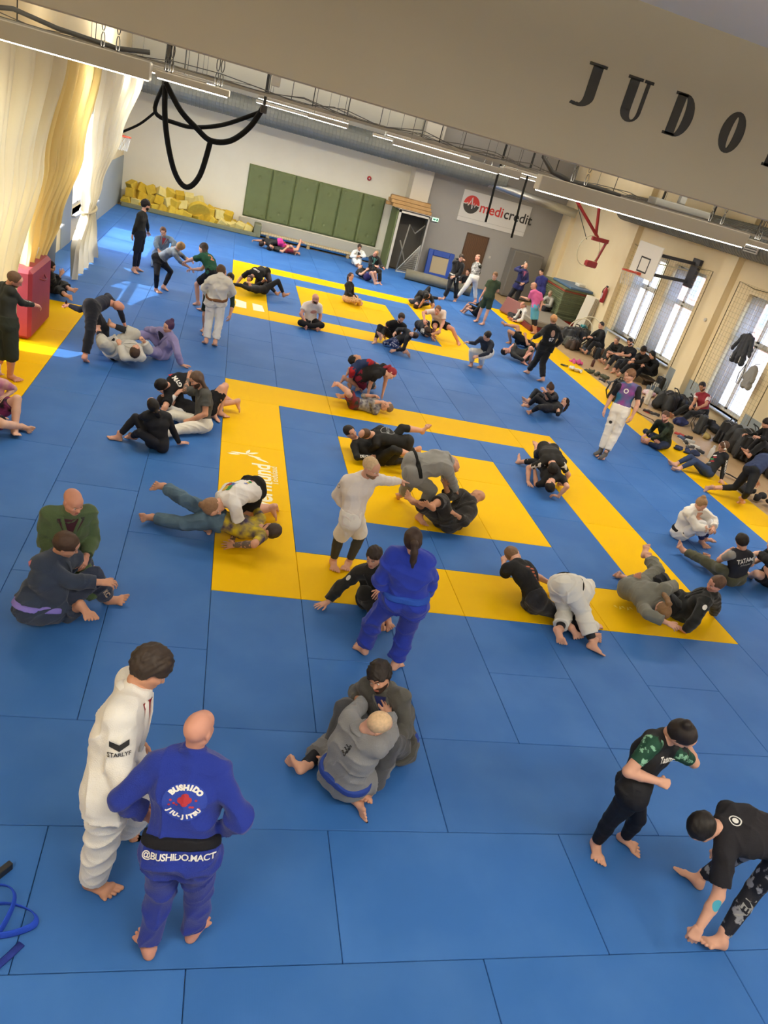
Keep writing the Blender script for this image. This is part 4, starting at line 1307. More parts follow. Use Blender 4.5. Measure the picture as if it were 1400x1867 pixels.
def torso(P, F, off, lo=None, hi=None, k=.022):
    s = P.s; J = P.J
    L = np.linalg.norm(J['nk'] - J['pel'])
    clips = []
    if lo is not None:
        clips.append((J['pel'] + P.up * lo * L, -P.up))
    if hi is not None:
        clips.append((J['pel'] + P.up * hi * L, P.up))
    R = P.rows
    for i in range(len(R) - 1):
        (c0, a0, w0, r0), (c1, a1, w1, r1) = R[i], R[i + 1]
        for sg in (-1, 1):
            F.cone(c0 + a0 * sg * w0, c1 + a1 * sg * w1, r0 + off, r1 + off, k, clips)
        F.cone(c0, c1, r0 + off, r1 * 1.04 + off, k, clips)
    if hi is None or hi > .9:
        for sd in 'lr':
            F.cone(R[-1][0] + R[-1][1] * (.09 * s * (1 if sd == 'r' else -1)), J[sd + 's'], .066 * s + off, .062 * s + off, .03, clips)
        F.cone(R[-1][0], J['nk'] - P.up * .015, .078 * s + off, .062 * s + off * .6, .03, clips)
        for sd in 'lr':       # the slope from neck to shoulder
            F.cone(J['nk'] - P.up * .0, J[sd + 's'] * .82 + J['nk'] * .18 + P.up * .0, .054 * s + off, .05 * s + off, .04, clips)
    if lo is None or lo < .1:
        for sd in 'lr':
            F.cone(J[sd + 'h'] - P.fwd * .035 * s, J[sd + 'h'] - P.fwd * .03 * s + P.up * .03, .1 * s * P.build_ + off, .1 * s + off, k, clips)

def seg_cones(F, pts, rad, off0, off1, length, k, total):
    """walk a limb (list of joints) up to `length` segments, cutting the end flat"""
    n = len(pts) - 1
    for i in range(n):
        if length <= i: break
        t = min(1.0, length - i)
        a, b = pts[i], pts[i] + (pts[i + 1] - pts[i]) * t
        o0 = off0 + (off1 - off0) * (i / total)
        o1 = off0 + (off1 - off0) * ((i + t) / total)
        clips = []
        if t < 1 or (i == n - 1 and total < 2):
            d = nrm(pts[i + 1] - pts[i])
            clips = [(b, d)]
        r0, rm, r1 = rad[i]
        mid = a + (b - a) * .4
        if t > .6:
            rm_ = rm
            F.cone(a, mid, r0 + o0, rm_ + (o0 * .6 + o1 * .4), k, clips)
            F.cone(mid, b, rm_ + (o0 * .6 + o1 * .4), rm_ + (r1 - rm_) * min(1, (t - .4) / .6) + o1, k, clips)
        else:
            F.cone(a, b, r0 + o0, r0 + (rm - r0) * min(1, t / .4) + o1, k, clips)

def arms(P, F, off, length, off1=None, sides='lr', k=.016):
    s = P.s * (.75 + .25 * P.build_); J = P.J
    for sd in sides:
        seg_cones(F, [J[sd + 's'], J[sd + 'e'], J[sd + 'w']], [(.06 * s, .052 * s, .043 * s), (.045 * s, .042 * s, .029 * s)], off, off if off1 is None else off1, length, k, max(length, .01) if length < 2 else 2)

def legs(P, F, off, length, off1=None, sides='lr', k=.012):
    s = P.s * (.55 + .45 * P.build_); J = P.J
    for sd in sides:
        seg_cones(F, [J[sd + 'h'], J[sd + 'k'], J[sd + 'a']], [(.095 * s, .082 * s, .06 * s), (.058 * s, .057 * s, .038 * s)], off, off if off1 is None else off1, length, k, max(length, .01) if length < 2 else 2)

def finish(P, F, name, m, wr=.004, wf=48.0, parent=None):
    V, Q = F.nets()
    if not len(V): return None
    if wr:
        N = vnormals(V, Q)
        V = V + N * (folds(V, wf, hash_(P.id + name)) * wr)[:, None]
    V[:, 2] = np.maximum(V[:, 2], P.floor)
    o = mesh_obj(name, V, Q, m, None, parent or P.body)
    P.g[name] = (o, V, Q)
    return o

def hash_(t):
    return sum((i + 1) * ord(c) for i, c in enumerate(t)) % 9973

def top(P, m, arm=.55, name='shirt', off=.012, off1=None, lo=-.12, wr=.004, hips=True):
    F = Field(P.lo, P.hi, P.h)
    torso(P, F, off, lo=lo)
    hu = nrm(P.J['hd'] - P.J['nk'])
    e = P.J['nk'] + hu * .045 * P.s
    F.cone(P.J['nk'] - P.up * .02, e, .062 * P.s + off, .057 * P.s + off * .8, .02, [(e, hu)])
    if arm: arms(P, F, off, arm, off1)
    return finish(P, F, name, m, wr)

def sleeves(P, m, arm=.6, off=.016, name='sleeve', off1=None):
    for sd in 'lr':
        F = Field(P.lo, P.hi, P.h)
        arms(P, F, off, arm, off1, sd)
        d = nrm(P.J['nk'] - P.J[sd + 's'])
        F.cone(P.J[sd + 's'] + d * .05 * P.s, P.J[sd + 's'], .058 * P.s + off, .062 * P.s + off, .02)
        finish(P, F, name, m, .002)

def bottoms(P, m, leg=2.0, name='trousers', off=.014, off1=None, hi=.2, wr=.004, sides='lr'):
    F = Field(P.lo, P.hi, P.h)
    torso(P, F, off, hi=hi)
    legs(P, F, off, leg, off1)
    return finish(P, F, name, m, wr)

def tattoo(P, side, a0=0.0):
    """inked skin over one arm"""
    F = Field(P.lo, P.hi, P.h)
    if a0 >= 1:
        J = P.J; s = P.s * (.75 + .25 * P.build_)
        F.cone(J[side + 'e'], J[side + 'e'] * .6 + J[side + 'w'] * .4, .045 * s + .002, .042 * s + .002, .016)
        F.cone(J[side + 'e'] * .6 + J[side + 'w'] * .4, J[side + 'w'], .042 * s + .002, .029 * s + .002, .016)
    else:
        arms(P, F, .002, 1.97, None, side)
    c = SKIN[P.skin]
    return finish(P, F, 'tattoo', mat('ink_' + P.skin, '5f5148', .55, c2=c, pat='blot', scale=26), 0)

def legpiece(P, m, leg=1.92, name='leggings', off=.006, sides='lr'):
    F = Field(P.lo, P.hi, P.h)
    legs(P, F, off, leg, off, sides)
    return finish(P, F, name, m, .0015)

def belt(P, m, t=.14, width=.022, off=.034, name='belt', knot=False):
    F = Field(P.lo, P.hi, min(P.h, .013))
    L = np.linalg.norm(P.J['nk'] - P.J['pel'])
    torso(P, F, off, lo=t - width / L, hi=t + width / L)
    o = finish(P, F, name, m, .0015)
    if knot and o:
        c = P.rows[1][0]
        s = P.s
        mb = MB()
        f0 = c + P.fwd * (P.rows[1][3] + off + .012)
        dn = -P.up * .6 + np.array([0, 0, -.6])
        mb.tube([f0 - P.right * .03, f0 + P.fwd * .012, f0 + P.right * .03], [.014, .024, .014], 8)
        for sg in (-1, 1):
            e = [f0 + P.right * sg * .015, f0 + P.right * sg * .06 + dn * .08 + P.fwd * .015, f0 + P.right * sg * .09 + dn * .2 + P.fwd * .01]
            for q in e: q[2] = max(q[2], .012)
            mb.tube(e, .019, 6, flat=(tuple(P.fwd), .25))
        mb.build('belt_knot', m, o, smooth=True)
    return o

def gi(P, jc, tc=None, bc=None, arm=1.88, leg=1.9, front='skin', knot=False, lapel=None, open_=False, off=.022, tmat=None):
    """wide cotton jacket with lapels and skirt, wide trousers, belt"""
    mt = tmat or cloth(tc or jc)
    F = Field(P.lo, P.hi, P.h)
    torso(P, F, off * .6, hi=.16)
    legs(P, F, off * .9, leg, off * 1.55)
    finish(P, F, 'trousers', mt, .014 if P.near else .009, 34 if P.near else 40)
    mj = cloth(jc)
    F = Field(P.lo, P.hi, P.h)
    torso(P, F, off, lo=-.2)
    J = P.J
    hu = nrm(J['hd'] - J['nk'])
    e = J['nk'] + hu * .088 * P.s
    F.cone(J['nk'] - P.up * .02, e, .072 * P.s + off * .7, .064 * P.s + off * .4, .02, [(e, hu)])
    arms(P, F, off * .8, arm, off * 1.3)
    for sd in 'lr':       # the skirt of the jacket over the thighs
        d = J[sd + 'k'] - J[sd + 'h']
        b = J[sd + 'h'] + d * .3
        F.cone(J[sd + 'h'] + P.up * .02, b, (.098 * P.build_ + .008) * P.s + off * .7, (.1 * P.build_ + .022) * P.s + off, .05, [(b - d * .02, nrm(d))])
    finish(P, F, 'jacket', mj, .015 if P.near else .0095, 30 if P.near else 36)
    if bc:
        belt(P, cloth(bc, kind='tee'), off=off + .016, knot=knot)
    # lapels and the open collar
    V, Q = P.g['jacket'][1:]
    tree = BVHTree.FromPolygons([tuple(v) for v in V], [tuple(q) for q in Q])
    s = P.s
    def hit(lat, t, n):
        c = J['pel'] + (J['nk'] - J['pel']) * t + P.right * lat * s
        r = tree.ray_cast(Vector(c + n * .45), Vector(-n), .45)
        return np.array(r[0]) if r[0] is not None else c + n * .1
    ml = cloth(lapel or jc, kind='gi')
    jac = P.g['jacket'][0]
    if front:
        pm = mat('skin_' + (front[5:] if front.startswith('skin_') else 'fair'), SKIN.get(front[5:], SKIN['fair'])) if front.startswith('skin') else cloth(front, kind='rash')
        vv, ff = [], []
        rows_ = 7
        for i in range(rows_):
            f = i / (rows_ - 1)
            w = (.075 * (1 - f) + .006) * (1.5 if open_ else 1)
            for k in range(5):
                lat = w * (k / 2 - 1)
                vv.append(hit(lat, 1.0 - .5 * f, P.fwd) + P.fwd * .004)
        for i in range(rows_ - 1):
            for k in range(4):
                a = i * 5 + k
                ff.append((a, a + 5, a + 6, a + 1))
        MB().add(vv, ff).build('undershirt' if not front.startswith('skin') else 'chest', pm, jac, smooth=True)
    path = []
    for sg in (1, -1):
        pts = [hit(sg * .0, 1.0, -P.fwd) + P.up * .02 - P.fwd * .006] if sg == 1 else []
        side = J['nk'] + P.right * sg * .078 * s + P.up * .035 * s
        q = [side]
        for f in (0, .3, .65, 1.0):
            q.append(hit(sg * (.082 - .09 * f) * s, .98 - .6 * f, P.fwd) + P.fwd * .006)
        if sg == 1:
            path = q[::-1]
            for an_ in (35, 65, 90, 115, 145):
                an_ = math.radians(an_)
                path.append(J['nk'] + P.right * .08 * s * math.cos(an_) - P.fwd * .085 * s * math.sin(an_) + P.up * (.035 + .02 * math.sin(an_)) * s)
        else:
            path += q
    for q in path: q[2] = max(q[2], .02)
    MB().tube(path, .024 * s, 8, flat=(lambda i, p=path, P=P: Vector(p[i] - (P.J['pel'] * .15 + P.J['nk'] * .85)), .45)).build('lapel', ml, jac, smooth=True)

def decal(P, gname, origin, xdir, ydir, me, m, name='print', lift=.004, reach=.5):
    if gname == 'jacket' and P.near: lift += .005
    """lay a flat 2-D mesh (print, patch, lettering) onto a garment"""
    o, V, Q = P.g[gname]
    tree = BVHTree.FromPolygons([tuple(v) for v in V], [tuple(q) for q in Q])
    x = nrm(xdir); y = np.asarray(ydir, float); y = nrm(y - x * (x @ y)); n = np.cross(x, y)
    out = []
    last = None
    vs = [v.co.copy() for v in me.vertices] if hasattr(me, 'vertices') else [Vector((a[0], a[1], 0)) for a in me[0]]
    fs = [tuple(p.vertices) for p in me.polygons] if hasattr(me, 'polygons') else me[1]
    lk = 0
    for v in vs:
        p = origin + x * v.x + y * v.y
        r = tree.ray_cast(Vector(p + n * reach), Vector(-n), reach * 2)
        if r[0] is not None:
            q = np.array(r[0]); lk = (q - p) @ n
        else:
            q = p + n * lk
        out.append(q + n * lift)
    return MB().add(out, fs).build(name, m, o)

def disc2d(rx, ry, nr=5, na=24, cx=0, cy=0):
    v = [(cx, cy)]; f = []
    for i in range(1, nr + 1):
        for k in range(na):
            a = k / na * 2 * math.pi
            v.append((cx + rx * i / nr * math.cos(a), cy + ry * i / nr * math.sin(a)))
    for k in range(na):
        f.append((0, 1 + k, 1 + (k + 1) % na))
    for i in range(nr - 1):
        for k in range(na):
            a = 1 + i * na
            f.append((a + k, a + na + k, a + na + (k + 1) % na, a + (k + 1) % na))
    return v, f
def ring2d(rx, ry, w, na=32):
    v = []; f = []
    for k in range(na):
        a = k / na * 2 * math.pi
        v += [((rx - w) * math.cos(a), (ry - w) * math.sin(a)), (rx * math.cos(a), ry * math.sin(a))]
    for k in range(na):
        a, b = 2 * k, 2 * ((k + 1) % na)
        f.append((a, a + 1, b + 1, b))
    return v, f
def arc_text(txt, r, size, a0, a1, squash=1.0, below=False):
    """letters set along an arc, joined into one flat mesh (verts, faces)"""
    V, Fc = [], []
    n = len(txt)
    for i, ch in enumerate(txt):
        if ch == ' ': continue
        a = math.radians(a0 + (a1 - a0) * i / (n - 1))
        me = text_mesh(ch, size, bold=.004 * size / .05)
        rot = a - math.pi / 2 if not below else a + math.pi / 2
        o = len(V)
        for v in me.vertices:
            V.append((r * math.cos(a) + v.co.x * math.cos(rot) - v.co.y * math.sin(rot), (r * math.sin(a) + v.co.x * math.sin(rot) + v.co.y * math.cos(rot)) * squash))
        Fc += [tuple(k + o for k in p.vertices) for p in me.polygons]
        bpy.data.meshes.remove(me)
    return V, Fc
def back_frame(P, t, lat=0.0):
    return P.J['pel'] + (P.J['nk'] - P.J['pel']) * t + P.right * lat, P.right, P.up
def front_frame(P, t, lat=0.0):
    return P.J['pel'] + (P.J['nk'] - P.J['pel']) * t + P.right * lat, -P.right, P.up
def limb_frame(P, a, b, t, n):
    """a frame on a limb whose letters run along it, facing n"""
    d = nrm(P.J[b] - P.J[a])
    n = np.asarray(n, float); n = nrm(n - d * (n @ d))
    return P.J[a] + (P.J[b] - P.J[a]) * t, d, np.cross(n, d)
HANDS = {}

# joint positions in metres, world space: pelvis, neck, head, nose, shoulders, elbows, wrists, hips, knees, ankles, toes
JT = {
    'whitegi': [(-0.57, -3.396, 0.943), (-0.535, -3.189, 1.45), (-0.451, -3.151, 1.626), (-0.348, -3.15, 1.558), (-0.568, -3.009, 1.39), (-0.583, -3.379, 1.454), (-0.605, -2.958, 1.096), (-0.551, -3.506, 1.193), (-0.49, -2.958, 0.857), (-0.432, -3.577, 0.967), (-0.535, -3.307, 0.939), (-0.577, -3.487, 0.959), (-0.419, -3.266, 0.509), (-0.601, -3.491, 0.511), (-0.506, -3.116, 0.117), (-0.633, -3.467, 0.082), (-0.37, -3.068, 0.007), (-0.451, -3.528, 0.029)],
    'bluegi': [(-0.143, -3.838, 0.912), (-0.149, -3.551, 1.341), (-0.137, -3.515, 1.524), (-0.073, -3.417, 1.514), (-0.333, -3.583, 1.302), (0.012, -3.648, 1.319), (-0.517, -3.661, 1.099), (0.17, -3.845, 1.175), (-0.362, -3.606, 0.911), (0.064, -3.75, 0.97), (-0.229, -3.817, 0.894), (-0.055, -3.833, 0.89), (-0.221, -3.804, 0.471), (0.01, -3.793, 0.474), (-0.232, -3.894, 0.074), (0.027, -3.798, 0.069), (-0.311, -3.722, 0.032), (0.132, -3.636, 0.038)],
    'greygi': [(1.124, -2.677, 0.195), (1.146, -2.673, 0.71), (1.229, -2.732, 0.87), (1.325, -2.689, 0.813), (1.079, -2.509, 0.656), (1.25, -2.817, 0.719), (1.194, -2.267, 0.544), (1.408, -2.587, 0.64), (1.312, -2.068, 0.437), (1.452, -2.339, 0.6), (1.092, -2.585, 0.178), (1.21, -2.713, 0.21), (1.092, -2.171, 0.042), (1.52, -2.426, 0.12), (0.83, -2.471, 0.09), (1.281, -2.751, 0.062), (0.707, -2.322, 0.05), (1.338, -2.926, 0.033)],
    'darkgi': [(1.64, -2.245, 0.125), (1.491, -2.059, 0.588), (1.387, -2.063, 0.746), (1.319, -2.16, 0.726), (1.582, -2.205, 0.656), (1.341, -1.96, 0.543), (1.655, -2.314, 0.406), (1.314, -1.793, 0.308), (1.46, -2.474, 0.45), (1.283, -2.017, 0.426), (1.703, -2.292, 0.171), (1.554, -2.197, 0.141), (1.484, -2.524, 0.46), (1.2, -2.017, 0.328), (1.369, -2.676, 0.093), (1.067, -2.282, 0.042), (1.288, -2.841, 0.154), (0.925, -2.374, 0.135)],
    'greensleeve': [(3.236, -3.234, 0.833), (3.325, -3.145, 1.316), (3.336, -3.255, 1.462), (3.41, -3.313, 1.398), (3.476, -3.191, 1.215), (3.16, -3.23, 1.323), (3.71, -3.15, 1.07), (3.01, -3.315, 1.115), (3.826, -2.941, 1.015), (3.248, -3.37, 1.09), (3.278, -3.164, 0.805), (3.182, -3.297, 0.858), (3.478, -3.179, 0.444), (3.21, -3.204, 0.458), (3.576, -3.079, 0.074), (3.275, -3.129, 0.073), (3.707, -3.198, 0.027), (3.249, -3.308, 0.026)],
    'toetouch': [(4.276, -3.708, 0.86), (3.757, -3.61, 0.909), (3.565, -3.629, 0.919), (3.542, -3.644, 0.8), (3.722, -3.771, 0.802), (3.894, -3.478, 0.923), (3.717, -3.908, 0.541), (4.022, -3.49, 0.657), (3.585, -4.02, 0.34), (4.117, -3.429, 0.423), (4.244, -3.792, 0.882), (4.328, -3.631, 0.862), (4.171, -3.799, 0.45), (4.27, -3.489, 0.451), (3.958, -3.957, 0.089), (4.089, -3.455, 0.074), (3.762, -3.951, 0.065), (3.966, -3.298, 0.034)],
    'greengi': [(-1.462, -0.268, 0.401), (-1.428, -0.304, 0.917), (-1.392, -0.361, 1.095), (-1.315, -0.444, 1.053), (-1.273, -0.199, 0.904), (-1.612, -0.319, 0.894), (-1.224, -0.188, 0.618), (-1.636, -0.341, 0.606), (-1.239, -0.429, 0.537), (-1.476, -0.538, 0.605), (-1.381, -0.227, 0.409), (-1.544, -0.304, 0.403), (-1.157, -0.533, 0.207), (-1.455, -0.672, 0.202), (-1.388, -0.199, 0.285), (-1.562, -0.281, 0.279), (-1.41, -0.126, 0.107), (-1.604, -0.216, 0.102)],
    'navygi': [(-1.534, -0.845, 0.187), (-1.43, -0.729, 0.695), (-1.362, -0.77, 0.873), (-1.255, -0.759, 0.822), (-1.34, -0.588, 0.608), (-1.544, -0.879, 0.706), (-1.304, -0.346, 0.442), (-1.295, -0.875, 0.555), (-1.239, -0.166, 0.267), (-1.04, -0.815, 0.536), (-1.599, -0.908, 0.251), (-1.446, -0.819, 0.202), (-1.367, -0.654, 0.015), (-1.14, -0.588, 0.421), (-1.194, -0.905, 0.308), (-1.005, -0.419, 0.058), (-1.051, -0.977, 0.191), (-0.806, -0.411, 0.084)],
    'puzzleshirt': [(0.387, 1.521, 0.492), (0.045, 1.128, 0.518), (-0.08, 0.991, 0.48), (-0.004, 0.929, 0.411), (0.17, 0.986, 0.531), (0.01, 1.281, 0.417), (0.252, 1.044, 0.264), (-0.075, 1.053, 0.254), (0.216, 1.089, 0.021), (-0.076, 1.161, 0.026), (0.412, 1.455, 0.556), (0.346, 1.601, 0.478), (0.415, 1.623, 0.165), (0.28, 1.637, 0.055), (0.718, 1.882, 0.097), (0.671, 1.684, 0.179), (0.796, 2.026, 0.008), (0.763, 1.725, 0.014)],
    'jeansman': [(-0.036, 1.149, 0.257), (0.492, 1.103, 0.2), (0.638, 0.991, 0.26), (0.534, 0.926, 0.229), (0.55, 0.927, 0.213), (0.523, 1.282, 0.239), (0.436, 0.662, 0.236), (0.475, 1.566, 0.214), (0.229, 0.767, 0.131), (0.251, 1.5, 0.066), (0.017, 1.071, 0.28), (-0.006, 1.235, 0.225), (-0.39, 1.073, 0.153), (-0.395, 1.2, 0.403), (-0.747, 1.255, 0.076), (-0.663, 1.515, 0.373), (-0.897, 1.136, 0.114), (-0.821, 1.407, 0.414)],
    'longhair': [(-0.344, 4.25, 0.119), (-0.37, 4.41, 0.631), (-0.492, 4.412, 0.777), (-0.583, 4.354, 0.726), (-0.325, 4.228, 0.626), (-0.46, 4.549, 0.544), (-0.296, 4.119, 0.355), (-0.656, 4.735, 0.438), (-0.512, 4.105, 0.22), (-0.632, 4.942, 0.585), (-0.301, 4.173, 0.145), (-0.345, 4.342, 0.108), (-0.664, 3.947, 0.103), (-0.766, 4.426, 0.131), (-0.934, 3.64, 0.097), (-1.029, 4.115, 0.128), (-0.99, 3.654, 0.283), (-1.112, 4.156, 0.299)],
    'blackgirl': [(-0.906, 3.364, 0.095), (-0.972, 3.366, 0.565), (-1.022, 3.281, 0.709), (-1.081, 3.351, 0.773), (-1.098, 3.255, 0.531), (-0.82, 3.425, 0.496), (-1.178, 3.475, 0.404), (-0.711, 3.493, 0.258), (-1.225, 3.651, 0.256), (-0.612, 3.567, 0.055), (-0.99, 3.373, 0.106), (-0.837, 3.321, 0.078), (-1.251, 3.484, 0.385), (-1.155, 3.204, 0.283), (-1.456, 3.454, 0.069), (-1.275, 3.496, 0.08), (-1.624, 3.467, 0.03), (-1.393, 3.606, 0.027)],
    'blackteetop': [(-0.541, 5.153, 0.483), (-0.925, 4.81, 0.434), (-1.015, 4.658, 0.506), (-1.092, 4.7, 0.426), (-0.876, 4.663, 0.332), (-0.845, 4.936, 0.547), (-0.911, 4.388, 0.247), (-0.884, 5.208, 0.456), (-1.037, 4.355, 0.029), (-0.878, 5.46, 0.418), (-0.522, 5.064, 0.439), (-0.507, 5.234, 0.442), (-0.353, 5.11, 0.042), (-0.213, 5.136, 0.137), (0.007, 5.279, 0.204), (0.183, 5.225, 0.218), (0.199, 5.314, 0.144), (0.253, 5.259, 0.042)],
    'underman': [(-0.26, 4.917, 0.119), (-0.745, 4.745, 0.162), (-0.934, 4.757, 0.215), (-0.916, 4.754, 0.333), (-0.741, 4.875, 0.3), (-0.658, 4.59, 0.104), (-0.745, 4.977, 0.032), (-0.919, 4.526, 0.214), (-0.936, 5.026, 0.206), (-0.781, 4.653, 0.386), (-0.288, 5.009, 0.123), (-0.223, 4.867, 0.196), (-0.085, 4.994, 0.507), (-0.035, 5.1, 0.514), (-0.144, 4.851, 0.09), (-0.062, 5.015, 0.095), (-0.016, 4.721, 0.019), (0.112, 4.979, 0.033)],
    'whitecoach': [(1.472, 0.535, 0.838), (1.5, 0.587, 1.349), (1.533, 0.502, 1.515), (1.619, 0.424, 1.489), (1.671, 0.656, 1.313), (1.326, 0.588, 1.263), (1.871, 0.846, 1.222), (1.272, 0.72, 1.006), (2.06, 1.008, 1.169), (1.45, 0.712, 0.814), (1.519, 0.614, 0.835), (1.454, 0.446, 0.833), (1.686, 0.763, 0.469), (1.416, 0.677, 0.473), (1.649, 0.814, 0.058), (1.444, 0.786, 0.074), (1.577, 0.639, 0.047), (1.464, 0.599, 0.029)],
    'seatedblack': [(1.83, -0.013, 0.109), (1.704, -0.09, 0.566), (1.656, -0.112, 0.735), (1.599, -0.205, 0.711), (1.824, -0.205, 0.594), (1.559, -0.051, 0.471), (1.8, -0.469, 0.64), (1.405, -0.023, 0.249), (1.668, -0.663, 0.676), (1.276, -0.098, 0.056), (1.888, -0.071, 0.135), (1.754, 0.014, 0.084), (1.79, -0.345, 0.41), (1.628, -0.261, 0.347), (1.951, -0.29, 0.065), (1.864, -0.334, 0.055), (1.968, -0.465, 0.042), (1.839, -0.508, 0.049)],
    'bluepony': [(1.797, -1.058, 0.881), (1.722, -1.022, 1.385), (1.679, -1.071, 1.56), (1.699, -0.956, 1.55), (1.544, -1.027, 1.329), (1.889, -1.056, 1.323), (1.501, -1.011, 1.048), (2.002, -1.039, 1.063), (1.65, -0.936, 0.863), (2.01, -0.898, 0.857), (1.714, -1.027, 0.87), (1.872, -1.104, 0.878), (1.59, -0.898, 0.488), (1.927, -0.986, 0.478), (1.591, -0.858, 0.088), (1.905, -1.058, 0.082), (1.517, -0.704, 0.016), (2.022, -0.926, 0.017)],
    'greybend': [(2.623, 2.364, 0.755), (3.108, 2.368, 0.954), (3.245, 2.485, 0.883), (3.335, 2.463, 0.81), (3.124, 2.554, 0.931), (3.058, 2.19, 0.906), (3.221, 2.615, 0.655), (3.225, 2.32, 0.694), (3.334, 2.591, 0.42), (3.382, 2.423, 0.511), (2.61, 2.393, 0.851), (2.606, 2.28, 0.711), (2.699, 2.551, 0.453), (2.979, 2.349, 0.488), (2.725, 2.798, 0.121), (2.913, 2.264, 0.081), (2.717, 2.931, -0.005), (3.008, 2.095, 0.018)],
    'blackguard': [(3.309, 2.133, 0.1), (3.67, 2.426, 0.337), (3.803, 2.548, 0.4), (3.708, 2.625, 0.409), (3.667, 2.268, 0.243), (3.531, 2.55, 0.397), (3.505, 2.03, 0.209), (3.29, 2.389, 0.402), (3.288, 1.988, 0.335), (3.164, 2.301, 0.606), (3.289, 2.052, 0.137), (3.291, 2.221, 0.08), (3.062, 2.022, 0.501), (2.928, 2.128, 0.289), (2.818, 1.696, 0.549), (2.626, 1.91, 0.471), (2.642, 1.695, 0.608), (2.521, 2.067, 0.517)],
    'deathman': [(2.655, 4.119, 0.157), (2.207, 4.385, 0.218), (2.069, 4.386, 0.352), (2.123, 4.281, 0.38), (2.367, 4.486, 0.251), (2.151, 4.207, 0.197), (2.609, 4.642, 0.225), (2.175, 3.928, 0.124), (2.748, 4.51, 0.394), (2.419, 4.001, 0.132), (2.695, 4.15, 0.244), (2.609, 4.057, 0.113), (2.867, 4.238, 0.641), (2.695, 3.774, 0.423), (3.257, 4.367, 0.607), (3.083, 3.882, 0.326), (3.361, 4.354, 0.779), (3.17, 3.712, 0.297)],
    'logoback': [(2.963, 4.14, 0.386), (2.434, 4.194, 0.45), (2.261, 4.109, 0.478), (2.209, 4.187, 0.4), (2.468, 4.017, 0.369), (2.545, 4.34, 0.513), (2.403, 4.183, 0.135), (2.458, 4.554, 0.329), (2.354, 4.412, 0.025), (2.365, 4.546, 0.086), (2.966, 4.072, 0.455), (2.987, 4.23, 0.372), (2.736, 4.049, 0.086), (2.929, 4.519, 0.05), (3.103, 4.236, 0.069), (3.33, 4.532, 0.181), (3.253, 4.356, 0.083), (3.429, 4.567, 0.015)],
    'navytee': [(2.692, 7.674, 0.278), (2.57, 7.371, 0.681), (2.494, 7.541, 0.697), (2.523, 7.643, 0.745), (2.465, 7.33, 0.527), (2.763, 7.361, 0.74), (2.486, 7.445, 0.262), (2.98, 7.54, 0.666), (2.693, 7.537, 0.146), (2.972, 7.736, 0.504), (2.621, 7.729, 0.288), (2.769, 7.628, 0.294), (2.833, 8.051, 0.098), (3.088, 7.843, 0.102), (2.602, 7.72, 0.188), (2.756, 7.612, 0.189), (2.53, 7.675, 0.015), (2.709, 7.544, 0.015)],
    'redhair': [(2.673, 7.408, 0.436), (3.028, 7.135, 0.664), (3.209, 7.137, 0.666), (3.267, 7.084, 0.576), (3.063, 7.304, 0.721), (2.875, 7.044, 0.604), (3.181, 7.318, 0.469), (2.863, 7.21, 0.382), (3.189, 7.314, 0.224), (2.878, 7.283, 0.149), (2.674, 7.464, 0.504), (2.698, 7.388, 0.353), (2.911, 7.732, 0.298), (2.815, 7.687, 0.093), (2.525, 7.783, 0.374), (2.438, 7.772, 0.181), (2.455, 7.811, 0.205), (2.357, 7.769, 0.014)],
    'printlying': [(2.485, 6.623, 0.107), (2.98, 6.563, 0.143), (3.162, 6.562, 0.158), (3.129, 6.623, 0.253), (2.904, 6.422, 0.054), (2.926, 6.735, 0.175), (2.753, 6.337, 0.269), (2.71, 6.906, 0.176), (2.973, 6.438, 0.272), (2.87, 6.748, 0.267), (2.471, 6.538, 0.112), (2.491, 6.703, 0.076), (2.273, 6.298, 0.376), (2.304, 6.462, 0.346), (2.295, 6.647, 0.196), (2.15, 6.826, 0.337), (2.115, 6.642, 0.154), (2.021, 6.698, 0.349)],
    'ontop': [(5.815, 4.698, 0.515), (5.685, 4.197, 0.539), (5.667, 4.026, 0.458), (5.702, 4.02, 0.342), (5.874, 4.169, 0.523), (5.539, 4.244, 0.43), (6.089, 4.167, 0.329), (5.433, 4.425, 0.233), (6.089, 4.255, 0.09), (5.433, 4.263, 0.03), (5.901, 4.675, 0.532), (5.725, 4.705, 0.531), (6.243, 4.842, 0.332), (5.828, 5.019, 0.257), (6.117, 5.227, 0.415), (5.965, 5.405, 0.247), (6.12, 5.309, 0.24), (5.948, 5.544, 0.368)],
    'under': [(5.784, 4.409, 0.344), (5.691, 3.928, 0.298), (5.603, 3.778, 0.246), (5.541, 3.804, 0.343), (5.866, 3.925, 0.338), (5.559, 3.966, 0.169), (5.847, 3.655, 0.317), (5.573, 4.193, 0.023), (5.789, 3.709, 0.081), (5.511, 4.331, 0.253), (5.821, 4.388, 0.42), (5.775, 4.404, 0.258), (6.16, 4.613, 0.39), (5.72, 4.807, 0.225), (6.097, 4.832, 0.07), (5.565, 5.115, 0.04), (6.026, 4.983, 0.147), (5.621, 5.261, 0.135)],
    'sleepytee': [(3.97, 0.236, 0.153), (3.776, 0.635, 0.436), (3.782, 0.824, 0.443), (3.882, 0.846, 0.381), (3.614, 0.55, 0.395), (3.951, 0.67, 0.38), (3.706, 0.736, 0.193), (4.147, 0.799, 0.21), (3.762, 0.979, 0.247), (4.387, 0.743, 0.143), (3.927, 0.19, 0.221), (3.954, 0.296, 0.082), (4.317, 0.198, 0.041), (4.358, 0.157, 0.072), (4.304, -0.194, 0.126), (4.578, -0.189, 0.079), (4.445, -0.267, 0.015), (4.764, -0.246, 0.039)],
